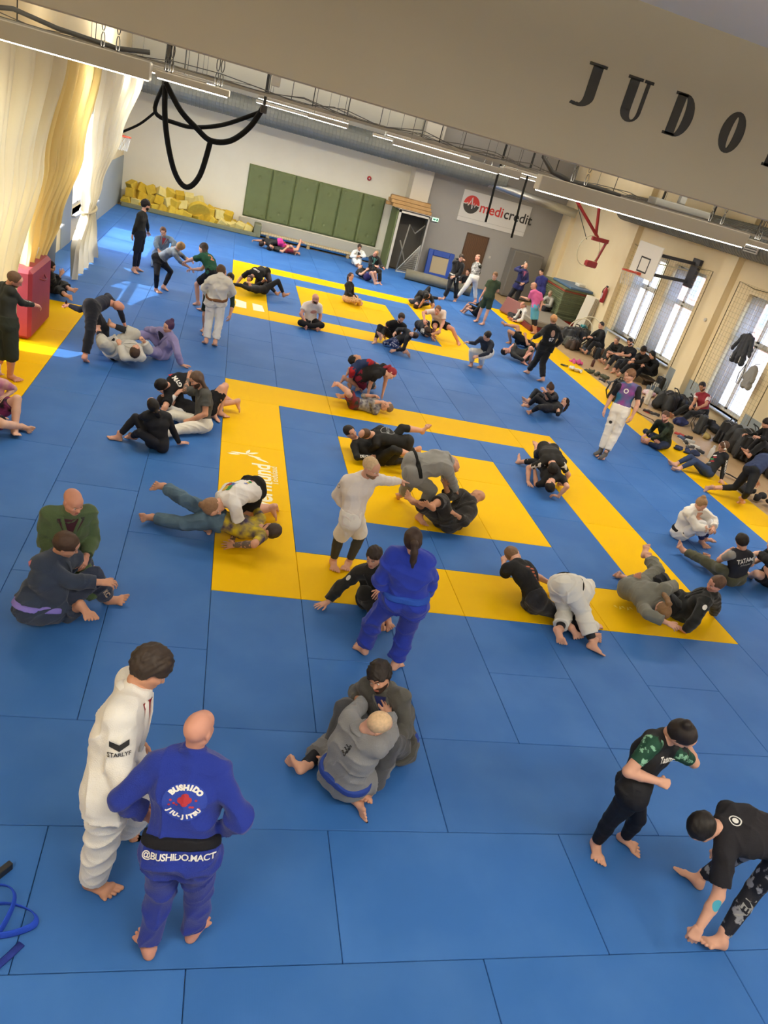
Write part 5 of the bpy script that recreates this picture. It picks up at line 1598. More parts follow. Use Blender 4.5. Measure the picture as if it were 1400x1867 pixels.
    'whitebend': [(4.077, -0.026, 0.606), (4.537, 0.145, 0.399), (4.583, 0.22, 0.222), (4.657, 0.145, 0.162), (4.63, 0.289, 0.445), (4.43, -0.003, 0.364), (4.657, 0.427, 0.187), (4.589, -0.088, 0.132), (4.842, 0.513, 0.028), (4.803, 0.011, 0.028), (4.109, 0.039, 0.542), (4.097, -0.107, 0.649), (4.334, 0.077, 0.163), (4.41, -0.1, 0.339), (4.113, -0.272, 0.117), (4.534, -0.415, 0.081), (4.148, -0.433, 0.026), (4.665, -0.555, 0.031)],
    'greycurly': [(5.599, 0.69, 0.242), (5.637, 0.192, 0.392), (5.605, 0.004, 0.385), (5.598, 0.015, 0.266), (5.706, 0.27, 0.557), (5.486, 0.201, 0.274), (5.947, 0.428, 0.528), (5.375, -0.054, 0.355), (5.809, 0.428, 0.318), (5.588, -0.194, 0.344), (5.681, 0.697, 0.281), (5.508, 0.659, 0.249), (6.018, 0.902, 0.454), (5.845, 0.909, 0.202), (6.056, 1.309, 0.471), (5.895, 1.279, 0.041), (6.111, 1.443, 0.586), (5.714, 1.339, 0.081)],
    'blacksit': [(6.36, 0.568, 0.099), (6.457, 0.313, 0.534), (6.429, 0.281, 0.721), (6.311, 0.274, 0.689), (6.325, 0.19, 0.474), (6.618, 0.387, 0.457), (6.171, 0.033, 0.288), (6.812, 0.472, 0.255), (6.185, 0.108, 0.044), (6.947, 0.581, 0.066), (6.33, 0.485, 0.078), (6.357, 0.651, 0.137), (5.976, 0.553, 0.313), (6.051, 0.804, 0.399), (5.657, 0.315, 0.199), (5.658, 0.694, 0.329), (5.576, 0.319, 0.376), (5.599, 0.735, 0.509)],
    'whitegiwoman': [(7.891, 2.972, 0.108), (7.861, 2.928, 0.593), (7.849, 2.832, 0.743), (7.864, 2.738, 0.68), (8.038, 2.906, 0.575), (7.71, 2.853, 0.54), (8.282, 2.867, 0.459), (7.849, 2.684, 0.378), (8.158, 2.669, 0.407), (8.086, 2.644, 0.382), (7.957, 3.022, 0.126), (7.811, 2.945, 0.091), (8.153, 2.841, 0.43), (7.946, 2.736, 0.408), (8.324, 2.902, 0.087), (8.167, 2.776, 0.092), (8.487, 2.832, 0.128), (8.246, 2.614, 0.032)],
    'tatamiback': [(7.998, 1.61, 0.113), (7.838, 1.586, 0.606), (7.755, 1.582, 0.776), (7.774, 1.698, 0.756), (7.665, 1.541, 0.54), (8.016, 1.549, 0.547), (7.697, 1.732, 0.325), (8.215, 1.657, 0.367), (7.891, 1.881, 0.397), (8.057, 1.861, 0.442), (7.909, 1.595, 0.101), (8.08, 1.649, 0.103), (7.62, 1.905, 0.177), (7.674, 1.611, 0.238), (7.507, 2.295, 0.102), (7.786, 1.984, 0.098), (7.36, 2.353, 0.22), (7.713, 2.07, 0.257)],
    'edgeseated': [(8.8, 1.743, 0.123), (8.556, 1.669, 0.57), (8.508, 1.743, 0.739), (8.392, 1.761, 0.714), (8.404, 1.59, 0.51), (8.655, 1.827, 0.598), (8.473, 1.867, 0.465), (8.618, 1.935, 0.332), (8.24, 1.767, 0.485), (8.395, 1.887, 0.217), (8.731, 1.683, 0.113), (8.86, 1.803, 0.152), (8.335, 1.581, 0.252), (8.525, 1.62, 0.348), (8.547, 1.865, 0.04), (8.444, 1.226, 0.254), (8.437, 2.019, 0.081), (8.255, 1.212, 0.29)],
    'edgewalker': [(10.422, 4.92, 0.789), (10.854, 5.098, 1.034), (11.044, 5.115, 1.006), (11.058, 5.116, 0.885), (10.772, 5.258, 0.971), (10.878, 4.911, 1.02), (10.874, 5.309, 0.698), (10.986, 4.878, 0.747), (10.983, 5.276, 0.464), (11.088, 4.929, 0.513), (10.418, 4.986, 0.714), (10.432, 4.826, 0.795), (10.391, 5.092, 0.283), (10.332, 4.655, 0.402), (10.016, 5.232, 0.141), (10.51, 4.887, 0.109), (9.921, 5.346, 0.011), (10.555, 5.038, 0.006)],
    'headphones': [(10.534, 6.229, 0.118), (10.801, 6.361, 0.544), (10.717, 6.325, 0.711), (10.61, 6.343, 0.656), (10.77, 6.175, 0.546), (10.807, 6.506, 0.422), (10.841, 6.138, 0.269), (10.905, 6.62, 0.174), (10.806, 6.016, 0.047), (11.088, 6.713, 0.027), (10.516, 6.144, 0.141), (10.534, 6.313, 0.084), (10.128, 6.215, 0.312), (10.223, 6.541, 0.274), (9.78, 6.158, 0.098), (9.872, 6.436, 0.085), (9.684, 6.297, 0.006), (9.753, 6.594, 0.065)],
    'camo': [(10.26, 7.66, 0.123), (10.052, 7.652, 0.598), (9.956, 7.623, 0.759), (9.875, 7.542, 0.725), (10.108, 7.478, 0.586), (9.98, 7.812, 0.54), (9.942, 7.432, 0.352), (9.963, 7.898, 0.263), (9.746, 7.515, 0.187), (9.761, 7.767, 0.178), (10.243, 7.57, 0.118), (10.239, 7.749, 0.122), (9.912, 7.295, 0.117), (9.879, 7.963, 0.22), (9.878, 7.695, 0.03), (10.011, 7.58, 0.139), (9.686, 7.717, 0.025), (9.847, 7.479, 0.14)],
    'redshirt': [(13.052, 10.4, 0.278), (12.962, 10.63, 0.771), (12.884, 10.678, 0.944), (12.807, 10.598, 0.892), (13.063, 10.471, 0.736), (12.912, 10.78, 0.661), (12.936, 10.274, 0.567), (12.782, 10.567, 0.516), (12.714, 10.179, 0.489), (12.615, 10.394, 0.431), (12.984, 10.315, 0.279), (12.983, 10.482, 0.267), (12.553, 10.215, 0.268), (12.546, 10.489, 0.334), (12.249, 10.054, 0.012), (12.237, 10.484, 0.03), (12.11, 10.038, 0.145), (12.094, 10.432, 0.149)],
    'rainbow': [(7.958, 6.355, 1.061), (7.962, 6.406, 1.608), (7.88, 6.403, 1.789), (7.763, 6.388, 1.748), (8.119, 6.288, 1.576), (7.799, 6.47, 1.501), (8.171, 6.168, 1.306), (7.792, 6.583, 1.223), (8.131, 6.117, 1.042), (7.724, 6.523, 0.972), (8.015, 6.275, 1.038), (7.909, 6.415, 0.997), (8.025, 6.243, 0.584), (7.908, 6.379, 0.543), (7.937, 6.184, 0.123), (7.894, 6.331, 0.099), (7.799, 6.08, 0.017), (7.733, 6.231, 0.031)],
    'wallA': [(12.666, 16.449, 0.359), (12.492, 16.454, 0.822), (12.464, 16.485, 1.005), (12.359, 16.443, 0.988), (12.522, 16.273, 0.786), (12.429, 16.574, 0.689), (12.394, 16.172, 0.565), (12.274, 16.626, 0.467), (12.158, 16.221, 0.583), (12.068, 16.498, 0.485), (12.664, 16.362, 0.354), (12.689, 16.53, 0.339), (12.298, 16.195, 0.422), (12.297, 16.458, 0.428), (12.12, 16.171, 0.073), (12.122, 16.419, 0.078), (11.955, 16.114, 0.13), (11.947, 16.416, 0.136)],
    'wallB': [(13.029, 15.784, 0.254), (12.777, 15.563, 0.652), (12.678, 15.507, 0.804), (12.587, 15.456, 0.746), (12.889, 15.414, 0.637), (12.757, 15.741, 0.605), (12.787, 15.276, 0.404), (12.606, 15.736, 0.358), (12.533, 15.262, 0.422), (12.536, 15.5, 0.294), (13.072, 15.703, 0.262), (12.954, 15.828, 0.218), (12.661, 15.606, 0.342), (12.598, 15.673, 0.409), (12.474, 15.393, 0.041), (12.453, 15.568, 0.027), (12.306, 15.348, 0.126), (12.273, 15.524, 0.087)],
    'wallC': [(13.035, 14.845, 0.295), (13.047, 15.133, 0.724), (12.98, 15.2, 0.895), (12.895, 15.124, 0.856), (13.149, 14.967, 0.679), (12.93, 15.253, 0.641), (12.921, 14.845, 0.518), (12.796, 15.05, 0.487), (12.664, 14.984, 0.447), (12.601, 15.203, 0.428), (12.994, 14.751, 0.293), (12.943, 14.911, 0.278), (12.563, 14.669, 0.311), (12.507, 14.947, 0.363), (12.355, 14.433, 0.039), (12.306, 14.788, 0.03), (12.191, 14.355, -0.036), (12.146, 14.69, -0.028)],
    'wallD': [(13.115, 14.174, 0.409), (12.864, 13.959, 0.812), (12.759, 13.914, 0.966), (12.681, 13.874, 0.881), (12.951, 13.802, 0.737), (12.799, 14.12, 0.739), (12.702, 13.689, 0.641), (12.632, 13.896, 0.664), (12.454, 13.712, 0.585), (12.442, 13.727, 0.683), (13.044, 14.113, 0.372), (13.097, 14.271, 0.417), (12.608, 14.085, 0.389), (12.704, 14.457, 0.417), (12.37, 14.084, 0.016), (12.538, 14.511, 0.043), (12.235, 13.972, 0.099), (12.361, 14.442, 0.083)],
    'wallE': [(13.437, 14.025, 0.354), (13.162, 13.812, 0.74), (13.065, 13.834, 0.901), (12.955, 13.81, 0.86), (13.235, 13.645, 0.684), (13.135, 13.982, 0.668), (13.048, 13.56, 0.481), (12.962, 13.776, 0.56), (12.826, 13.647, 0.575), (12.772, 13.606, 0.579), (13.436, 13.938, 0.326), (13.421, 14.115, 0.343), (13.009, 13.987, 0.342), (13.005, 14.17, 0.438), (12.742, 13.813, 0.08), (12.83, 14.098, 0.07), (12.589, 13.775, 0.193), (12.65, 14.063, 0.13)],
    'bungirl': [(7.824, 9.006, 0.11), (7.612, 8.753, 0.462), (7.488, 8.72, 0.583), (7.422, 8.687, 0.499), (7.621, 8.581, 0.439), (7.626, 8.891, 0.364), (7.429, 8.396, 0.433), (7.482, 8.945, 0.146), (7.239, 8.395, 0.571), (7.283, 8.822, 0.164), (7.776, 8.932, 0.114), (7.767, 9.092, 0.133), (7.422, 9.022, 0.278), (7.446, 9.296, 0.3), (7.174, 8.864, 0.035), (7.225, 9.067, 0.092), (7.02, 8.884, 0.122), (7.07, 9.153, 0.11)],
    'liegirl': [(7.359, 8.315, 0.242), (7.792, 8.495, 0.258), (7.906, 8.575, 0.366), (7.817, 8.554, 0.428), (7.73, 8.338, 0.205), (7.776, 8.658, 0.269), (7.587, 8.101, 0.182), (7.616, 8.87, 0.246), (7.658, 8.3, 0.253), (7.455, 8.799, 0.401), (7.329, 8.237, 0.247), (7.362, 8.397, 0.225), (7.015, 8.001, 0.297), (7.034, 8.295, 0.421), (7.042, 8.31, 0.073), (7.012, 8.536, 0.126), (6.891, 8.221, 0.052), (6.834, 8.551, 0.13)],
    'walker': [(8.428, 11.616, 0.948), (8.371, 11.544, 1.485), (8.318, 11.546, 1.674), (8.322, 11.666, 1.703), (8.203, 11.57, 1.367), (8.569, 11.529, 1.393), (8.002, 11.396, 1.23), (8.765, 11.591, 1.176), (7.961, 11.601, 1.071), (8.678, 11.664, 0.94), (8.327, 11.618, 0.903), (8.513, 11.634, 0.91), (8.345, 11.759, 0.479), (8.452, 11.548, 0.472), (8.295, 11.921, 0.093), (8.503, 11.314, 0.116), (8.23, 12.092, 0.024), (8.444, 11.463, 0.005)],
    'olivelying': [(8.711, 13.284, 0.219), (8.197, 13.212, 0.23), (8.017, 13.272, 0.191), (7.978, 13.232, 0.297), (8.304, 13.328, 0.341), (8.233, 13.03, 0.173), (8.374, 13.609, 0.363), (8.407, 12.801, 0.148), (8.212, 13.416, 0.322), (8.582, 12.877, 0.317), (8.739, 13.368, 0.239), (8.7, 13.213, 0.162), (8.693, 12.995, 0.45), (8.621, 12.962, 0.501), (8.805, 13.1, 0.067), (8.533, 12.971, 0.089), (8.988, 13.038, 0.082), (8.646, 12.827, 0.022)],
    'bareleg': [(9.156, 15.155, 0.24), (9.659, 15.212, 0.138), (9.839, 15.154, 0.12), (9.859, 15.147, 0.238), (9.622, 15.032, 0.162), (9.613, 15.391, 0.149), (9.358, 14.913, 0.175), (9.459, 15.635, 0.124), (9.269, 15.05, 0.371), (9.278, 15.574, 0.293), (9.134, 15.079, 0.283), (9.151, 15.224, 0.181), (8.729, 15.175, 0.401), (9.07, 15.435, 0.546), (8.934, 15.327, 0.074), (8.755, 15.693, 0.479), (8.792, 15.21, 0.015), (8.579, 15.692, 0.566)],
    'squatnavy': [(6.797, 11.604, 0.402), (6.615, 11.34, 0.807), (6.53, 11.234, 0.94), (6.443, 11.195, 0.866), (6.716, 11.201, 0.749), (6.47, 11.459, 0.779), (6.611, 11.022, 0.547), (6.434, 11.673, 0.587), (6.392, 11.073, 0.405), (6.197, 11.58, 0.597), (6.875, 11.562, 0.42), (6.71, 11.622, 0.381), (6.578, 11.26, 0.351), (6.322, 11.438, 0.429), (6.741, 11.537, 0.08), (6.465, 11.567, 0.063), (6.633, 11.388, 0.038), (6.374, 11.4, 0.026)],
    'greentee': [(8.508, 17.34, 0.954), (8.561, 17.427, 1.48), (8.513, 17.367, 1.655), (8.457, 17.27, 1.609), (8.72, 17.333, 1.444), (8.449, 17.553, 1.392), (8.802, 17.442, 1.183), (8.391, 17.535, 1.098), (8.563, 17.541, 1.072), (8.304, 17.517, 0.854), (8.585, 17.29, 0.954), (8.46, 17.413, 0.923), (8.618, 17.3, 0.523), (8.452, 17.501, 0.499), (8.588, 17.268, 0.091), (8.445, 17.556, 0.084), (8.43, 17.177, 0.028), (8.281, 17.463, 0.039)],
    'pinktee': [(10.473, 17.764, 0.89), (10.336, 17.92, 1.389), (10.242, 17.983, 1.561), (10.125, 17.978, 1.536), (10.188, 17.808, 1.355), (10.536, 17.862, 1.341), (10.203, 17.91, 1.084), (10.682, 17.82, 1.093), (10.068, 18.126, 1.082), (10.605, 17.612, 0.969), (10.402, 17.707, 0.877), (10.541, 17.813, 0.852), (10.529, 17.699, 0.461), (10.6, 17.653, 0.453), (10.717, 17.718, 0.088), (10.755, 17.677, 0.07), (10.563, 17.613, 0.037), (10.58, 17.75, 0.022)],
    'drinker': [(11.14, 21.455, 1.032), (11.171, 21.475, 1.583), (11.154, 21.484, 1.782), (11.121, 21.368, 1.781), (11.326, 21.532, 1.493), (10.993, 21.421, 1.544), (11.421, 21.425, 1.226), (10.873, 21.683, 1.531), (11.223, 21.292, 1.129), (11.076, 21.619, 1.725), (11.219, 21.437, 0.971), (11.053, 21.479, 0.973), (11.193, 21.419, 0.528), (10.927, 21.514, 0.541), (11.24, 21.383, 0.095), (10.859, 21.536, 0.107), (11.151, 21.223, 0.034), (10.832, 21.359, 0.035)],
    'bluegiback': [(12.275, 21.795, 0.917), (12.186, 21.922, 1.45), (12.094, 21.977, 1.621), (12.004, 21.901, 1.599), (12.342, 21.831, 1.404), (12.078, 22.049, 1.353), (12.412, 21.948, 1.141), (12.069, 22.11, 1.07), (12.188, 22.084, 1.095), (11.991, 22.032, 0.84), (12.345, 21.739, 0.926), (12.218, 21.866, 0.917), (12.34, 21.728, 0.494), (12.201, 21.864, 0.487), (12.39, 21.767, 0.083), (12.251, 21.915, 0.079), (12.258, 21.634, 0.028), (12.096, 21.81, 0.027)],
    'blackbelt': [(8.143, 20.561, 0.879), (8.186, 20.539, 1.421), (8.168, 20.466, 1.604), (8.164, 20.355, 1.548), (8.295, 20.402, 1.33), (7.999, 20.61, 1.366), (8.265, 20.38, 1.035), (8.101, 20.883, 1.433), (8.049, 20.278, 0.928), (8.268, 20.702, 1.524), (8.224, 20.607, 0.895), (8.05, 20.549, 0.882), (8.326, 20.468, 0.489), (7.987, 20.368, 0.483), (8.435, 20.599, 0.098), (7.99, 20.529, 0.088), (8.374, 20.426, 0.014), (7.866, 20.386, 0.018)],
    'whitetrousers': [(9.071, 21.018, 0.927), (9.081, 21.177, 1.473), (9.052, 21.217, 1.669), (8.939, 21.169, 1.689), (9.16, 21.014, 1.4), (9.024, 21.344, 1.368), (9.255, 21.158, 1.132), (9.159, 21.377, 1.1), (9.084, 21.233, 0.909), (9.051, 21.37, 0.846), (9.155, 21.059, 0.897), (8.974, 21.026, 0.912), (9.322, 21.251, 0.523), (8.784, 20.901, 0.519), (9.485, 21.297, 0.117), (8.595, 20.902, 0.113), (9.41, 21.123, 0.048), (8.484, 20.771, 0.001)],
    'sitdoor': [(9.642, 23.584, 0.118), (9.588, 23.481, 0.598), (9.561, 23.465, 0.776), (9.503, 23.367, 0.767), (9.73, 23.385, 0.555), (9.433, 23.556, 0.557), (9.725, 23.222, 0.333), (9.294, 23.47, 0.336), (9.535, 23.073, 0.351), (9.26, 23.23, 0.354), (9.707, 23.528, 0.112), (9.563, 23.618, 0.115), (9.488, 23.242, 0.307), (9.36, 23.32, 0.308), (9.314, 23.015, 0.04), (9.251, 23.057, 0.04), (9.292, 22.858, 0.131), (9.126, 22.958, 0.131)],
    'kidlying': [(8.683, 18.499, 0.159), (8.676, 18.23, 0.541), (8.725, 18.232, 0.718), (8.629, 18.28, 0.734), (8.597, 18.129, 0.434), (8.728, 18.377, 0.597), (8.446, 18.118, 0.222), (8.632, 18.532, 0.411), (8.278, 18.273, 0.239), (8.403, 18.525, 0.429), (8.616, 18.449, 0.128), (8.665, 18.562, 0.218), (8.304, 18.599, 0.313), (8.331, 18.375, 0.303), (8.287, 18.862, 0.046), (8.256, 18.593, 0.027), (8.164, 18.741, 0.026), (8.211, 18.748, -0.016)],
    'clapper': [(10.863, 19.399, 0.113), (10.672, 19.154, 0.498), (10.587, 19.172, 0.657), (10.495, 19.123, 0.61), (10.673, 18.975, 0.439), (10.615, 19.282, 0.367), (10.638, 18.889, 0.179), (10.584, 19.4, 0.121), (10.441, 18.976, 0.067), (10.378, 19.314, 0.028), (10.829, 19.315, 0.094), (10.787, 19.476, 0.113), (10.475, 19.116, 0.014), (10.402, 19.66, 0.149), (10.479, 19.508, 0.042), (10.408, 19.278, 0.055), (10.303, 19.551, 0.014), (10.234, 19.229, 0.085)],
    'greysit': [(12.337, 20.729, 0.553), (12.158, 20.553, 0.948), (12.101, 20.503, 1.103), (12.031, 20.445, 1.042), (12.227, 20.408, 0.878), (12.068, 20.68, 0.871), (12.145, 20.276, 0.668), (11.913, 20.676, 0.661), (11.919, 20.244, 0.685), (11.772, 20.496, 0.678), (12.368, 20.655, 0.536), (12.307, 20.804, 0.544), (12.059, 20.425, 0.574), (12.013, 20.555, 0.576), (11.908, 20.347, 0.243), (11.87, 20.464, 0.245), (11.779, 20.243, 0.297), (11.715, 20.404, 0.299)],
    'liepairA': [(6.428, 18.12, 0.405), (6.577, 17.66, 0.473), (6.443, 17.539, 0.486), (6.435, 17.588, 0.387), (6.715, 17.676, 0.358), (6.434, 17.622, 0.548), (6.737, 17.422, 0.252), (6.404, 17.669, 0.279), (6.646, 17.43, 0.028), (6.319, 17.677, 0.052), (6.509, 18.121, 0.442), (6.345, 18.094, 0.415), (6.417, 18.06, 0.05), (6.336, 18.444, 0.206), (6.79, 18.049, 0.169), (6.717, 18.393, 0.285), (6.881, 18.015, 0.014), (6.792, 18.403, 0.118)],
    'liepairB': [(6.472, 18.191, 0.296), (6.229, 17.794, 0.133), (6.19, 17.622, 0.091), (6.181, 17.592, 0.201), (6.395, 17.783, 0.076), (6.081, 17.903, 0.119), (6.409, 18.054, 0.037), (6.045, 18.177, 0.125), (6.601, 18.122, 0.169), (6.284, 18.188, 0.174), (6.452, 18.232, 0.222), (6.472, 18.128, 0.355), (6.816, 18.386, 0.324), (6.671, 18.349, 0.635), (7.194, 18.493, 0.336), (6.776, 18.541, 0.308), (7.175, 18.664, 0.271), (6.874, 18.678, 0.383)],
    'widestance': [(6.022, 14.044, 0.412), (5.812, 13.745, 0.796), (5.746, 13.578, 0.861), (5.704, 13.473, 0.823), (5.994, 13.728, 0.803), (5.638, 13.818, 0.738), (6.034, 13.634, 0.525), (5.38, 13.682, 0.686), (5.942, 13.48, 0.337), (5.409, 13.468, 0.542), (6.109, 14.015, 0.424), (5.943, 14.092, 0.428), (6.375, 13.666, 0.406), (5.842, 13.676, 0.336), (6.647, 13.686, 0.083), (5.927, 13.994, 0.062), (6.668, 13.496, 0.024), (5.962, 13.807, 0.047)],
    'ballman': [(5.519, 14.096, 0.251), (5.542, 13.597, 0.335), (5.574, 13.417, 0.298), (5.673, 13.458, 0.251), (5.624, 13.731, 0.419), (5.458, 13.497, 0.223), (5.713, 13.754, 0.151), (5.647, 13.288, 0.192), (5.828, 13.56, 0.044), (5.862, 13.38, 0.279), (5.592, 14.145, 0.245), (5.453, 14.039, 0.229), (5.928, 13.961, 0.072), (5.695, 13.737, 0.062), (5.582, 14.145, 0.173), (5.453, 14.042, 0.173), (5.539, 14.238, 0.014), (5.356, 14.075, 0.014)],
    'beardtee': [(4.312, 12.339, 0.191), (4.341, 12.027, 0.608), (4.34, 11.934, 0.775), (4.346, 11.831, 0.712), (4.512, 12.059, 0.542), (4.147, 12.053, 0.563), (4.489, 12.297, 0.373), (4.097, 12.314, 0.448), (4.543, 12.286, 0.125), (4.123, 12.345, 0.196), (4.386, 12.303, 0.152), (4.217, 12.318, 0.207), (4.03, 12.162, 0.348), (3.878, 12.118, 0.401), (3.904, 11.794, 0.202), (3.805, 11.898, 0.045), (3.8, 11.762, 0.363), (3.67, 11.762, 0.002)],
    'braidwoman': [(4.357, 11.685, 0.257), (4.513, 11.344, 0.553), (4.585, 11.186, 0.582), (4.48, 11.15, 0.6), (4.447, 11.212, 0.447), (4.404, 11.487, 0.593), (4.411, 11.134, 0.194), (4.294, 11.72, 0.525), (4.202, 11.169, 0.094), (4.177, 11.528, 0.461), (4.333, 11.61, 0.226), (4.394, 11.758, 0.264), (4.113, 11.284, 0.187), (4.04, 11.767, 0.089), (4.494, 11.18, 0.11), (4.411, 11.766, 0.173), (4.614, 11.08, 0.027), (4.484, 11.796, 0.014)],
    'leopard': [(3.577, 16.076, 0.123), (3.541, 16.14, 0.61), (3.536, 16.177, 0.797), (3.589, 16.085, 0.817), (3.646, 16.247, 0.514), (3.427, 16.022, 0.531), (3.729, 16.305, 0.274), (3.502, 15.875, 0.324), (3.868, 16.154, 0.17), (3.691, 15.983, 0.259), (3.527, 16.14, 0.118), (3.618, 16.008, 0.144), (3.865, 16.317, 0.182), (3.889, 15.739, 0.214), (3.715, 15.983, 0.113), (3.94, 16.062, 0.037), (3.854, 15.88, 0.109), (4.101, 16.1, 0.09)],
    'whitegisit': [(4.951, 23.826, 0.099), (4.887, 23.653, 0.556), (4.882, 23.566, 0.714), (4.898, 23.463, 0.666), (5.066, 23.628, 0.538), (4.719, 23.665, 0.478), (5.131, 23.374, 0.454), (4.624, 23.456, 0.327), (4.891, 23.402, 0.375), (4.841, 23.368, 0.392), (5.027, 23.859, 0.121), (4.869, 23.813, 0.076), (4.96, 23.49, 0.28), (4.74, 23.471, 0.259), (4.934, 23.154, 0.079), (4.865, 23.155, 0.065), (5.094, 23.075, 0.119), (4.836, 23.017, 0.181)],
    'blackgiwoman': [(5.122, 21.095, 0.382), (5.094, 20.999, 0.852), (5.059, 20.891, 0.98), (4.992, 20.808, 0.998), (5.251, 20.951, 0.798), (4.928, 21.003, 0.783), (5.387, 20.873, 0.582), (4.933, 20.848, 0.566), (5.421, 20.642, 0.599), (5.118, 20.704, 0.584), (5.197, 21.057, 0.373), (5.039, 21.099, 0.368), (5.318, 20.685, 0.44), (5.09, 20.718, 0.459), (5.401, 20.602, 0.055), (5.184, 20.576, 0.119), (5.505, 20.466, 0.006), (5.246, 20.417, 0.174)],
    'tattoolying': [(4.937, 20.711, 0.165), (4.606, 21.071, 0.217), (4.672, 21.209, 0.313), (4.646, 21.178, 0.419), (4.74, 21.159, 0.293), (4.543, 20.912, 0.17), (4.993, 21.265, 0.269), (4.663, 20.665, 0.177), (5.1, 21.119, 0.43), (4.818, 20.723, 0.355), (4.99, 20.778, 0.156), (4.893, 20.638, 0.151), (5.112, 20.467, 0.39), (4.953, 20.307, 0.383), (5.257, 20.558, 0.043), (5.165, 20.256, 0.056), (5.382, 20.685, 0.011), (5.323, 20.196, 0.131)],
    'baldsit': [(2.058, 12.254, 0.116), (2.027, 12.145, 0.625), (2.055, 12.036, 0.775), (2.11, 11.933, 0.762), (2.206, 12.148, 0.58), (1.85, 12.125, 0.545), (2.296, 12.235, 0.319), (1.753, 11.951, 0.335), (2.283, 12.161, 0.069), (1.923, 11.88, 0.141), (2.104, 12.33, 0.134), (1.988, 12.2, 0.094), (2.34, 11.972, 0.154), (1.775, 11.829, 0.144), (1.949, 11.864, 0.073), (2.167, 11.936, 0.065), (1.958, 11.672, 0.076), (2.256, 11.766, 0.061)],
    'capetee': [(0.865, 15.417, 0.496), (0.579, 14.987, 0.461), (0.479, 14.866, 0.354), (0.422, 14.922, 0.264), (0.773, 14.965, 0.367), (0.403, 15.061, 0.447), (0.879, 15.154, 0.175), (0.23, 15.18, 0.241), (0.661, 15.135, 0.046), (0.123, 15.032, 0.071), (0.942, 15.372, 0.511), (0.777, 15.442, 0.496), (1.05, 14.986, 0.352), (0.707, 15.44, 0.072), (1.182, 15.287, 0.113), (1.026, 15.677, 0.183), (1.307, 15.36, 0.002), (1.08, 15.756, 0.015)],
    'underdark': [(0.936, 14.601, 0.207), (0.538, 14.287, 0.214), (0.397, 14.182, 0.285), (0.413, 14.2, 0.403), (0.484, 14.471, 0.226), (0.468, 14.12, 0.215), (0.661, 14.701, 0.215), (0.219, 13.991, 0.288), (0.824, 14.615, 0.391), (0, 14.115, 0.247), (0.91, 14.678, 0.164), (0.925, 14.51, 0.225), (0.965, 15.087, 0.28), (1.237, 14.498, 0.519), (1.301, 15.073, 0.042), (1.463, 14.544, 0.176), (1.418, 15.203, 0.125), (1.639, 14.557, 0.254)],
    'pinkshorts': [(1.683, 22.682, 0.31), (1.159, 22.643, 0.205), (1.007, 22.552, 0.138), (0.961, 22.594, 0.035), (1.257, 22.479, 0.206), (1.165, 22.806, 0.305), (1.348, 22.204, 0.187), (0.967, 22.976, 0.183), (1.373, 22.437, 0.088), (0.75, 22.843, 0.171), (1.678, 22.605, 0.36), (1.659, 22.768, 0.29), (1.869, 22.841, 0.058), (1.947, 23.063, 0.17), (2.294, 22.795, 0.041), (2.351, 22.985, 0.063), (2.301, 22.605, 0.014), (2.404, 23.166, 0.022)],
    'underpink': [(1.929, 22.812, 0.125), (1.463, 22.584, 0.105), (1.327, 22.452, 0.098), (1.312, 22.447, 0.217), (1.429, 22.765, 0.119), (1.571, 22.434, 0.109), (1.646, 22.957, 0.109), (1.798, 22.257, 0.083), (1.79, 22.846, 0.287), (1.947, 22.377, 0.252), (1.896, 22.894, 0.099), (1.964, 22.729, 0.114), (2.114, 22.581, 0.297), (2.358, 22.591, 0.216), (2.353, 22.842, 0.081), (2.458, 22.867, 0.506), (2.523, 22.75, 0.099), (2.599, 22.971, 0.426)],
    'brownbelt': [(-0.372, 8.898, 0.991), (-0.351, 8.698, 1.489), (-0.336, 8.861, 1.589), (-0.307, 8.974, 1.616), (-0.527, 8.65, 1.406), (-0.169, 8.692, 1.423), (-0.647, 8.821, 1.192), (-0.055, 8.869, 1.212), (-0.562, 9.003, 1.023), (-0.159, 9.064, 1.071), (-0.464, 8.899, 0.975), (-0.284, 8.924, 1.004), (-0.456, 8.996, 0.542), (-0.246, 8.974, 0.566), (-0.458, 8.87, 0.112), (-0.269, 8.829, 0.127), (-0.503, 9.034, 0.012), (-0.274, 8.982, 0.006)],
    'hiddenpartner': [(-0.48, 9.801, 0.759), (-0.185, 9.699, 1.146), (-0.154, 9.628, 1.309), (-0.166, 9.518, 1.28), (-0.062, 9.71, 1.02), (-0.347, 9.638, 1.196), (-0.01, 9.735, 0.751), (-0.469, 9.604, 0.951), (-0.029, 9.632, 0.533), (-0.469, 9.497, 0.729), (-0.419, 9.867, 0.763), (-0.545, 9.765, 0.809), (-0.517, 9.6, 0.473), (-0.565, 9.7, 0.409), (-0.512, 9.655, 0.081), (-0.541, 9.907, 0.074), (-0.511, 9.478, 0.027), (-0.585, 9.736, 0.017)],
    'greenjersey': [(-0.529, 11.866, 0.871), (-0.778, 12.195, 1.204), (-0.843, 12.324, 1.332), (-0.943, 12.363, 1.274), (-0.893, 12.051, 1.138), (-0.634, 12.299, 1.115), (-1.07, 12.259, 1.025), (-0.816, 12.239, 0.847), (-1.221, 12.43, 0.901), (-1.031, 12.363, 0.77), (-0.606, 11.805, 0.856), (-0.493, 11.93, 0.806), (-0.875, 11.932, 0.529), (-0.656, 11.806, 0.413), (-0.796, 11.925, 0.109), (-0.604, 11.553, 0.077), (-0.936, 12.031, 0.022), (-0.79, 11.598, 0.024)],
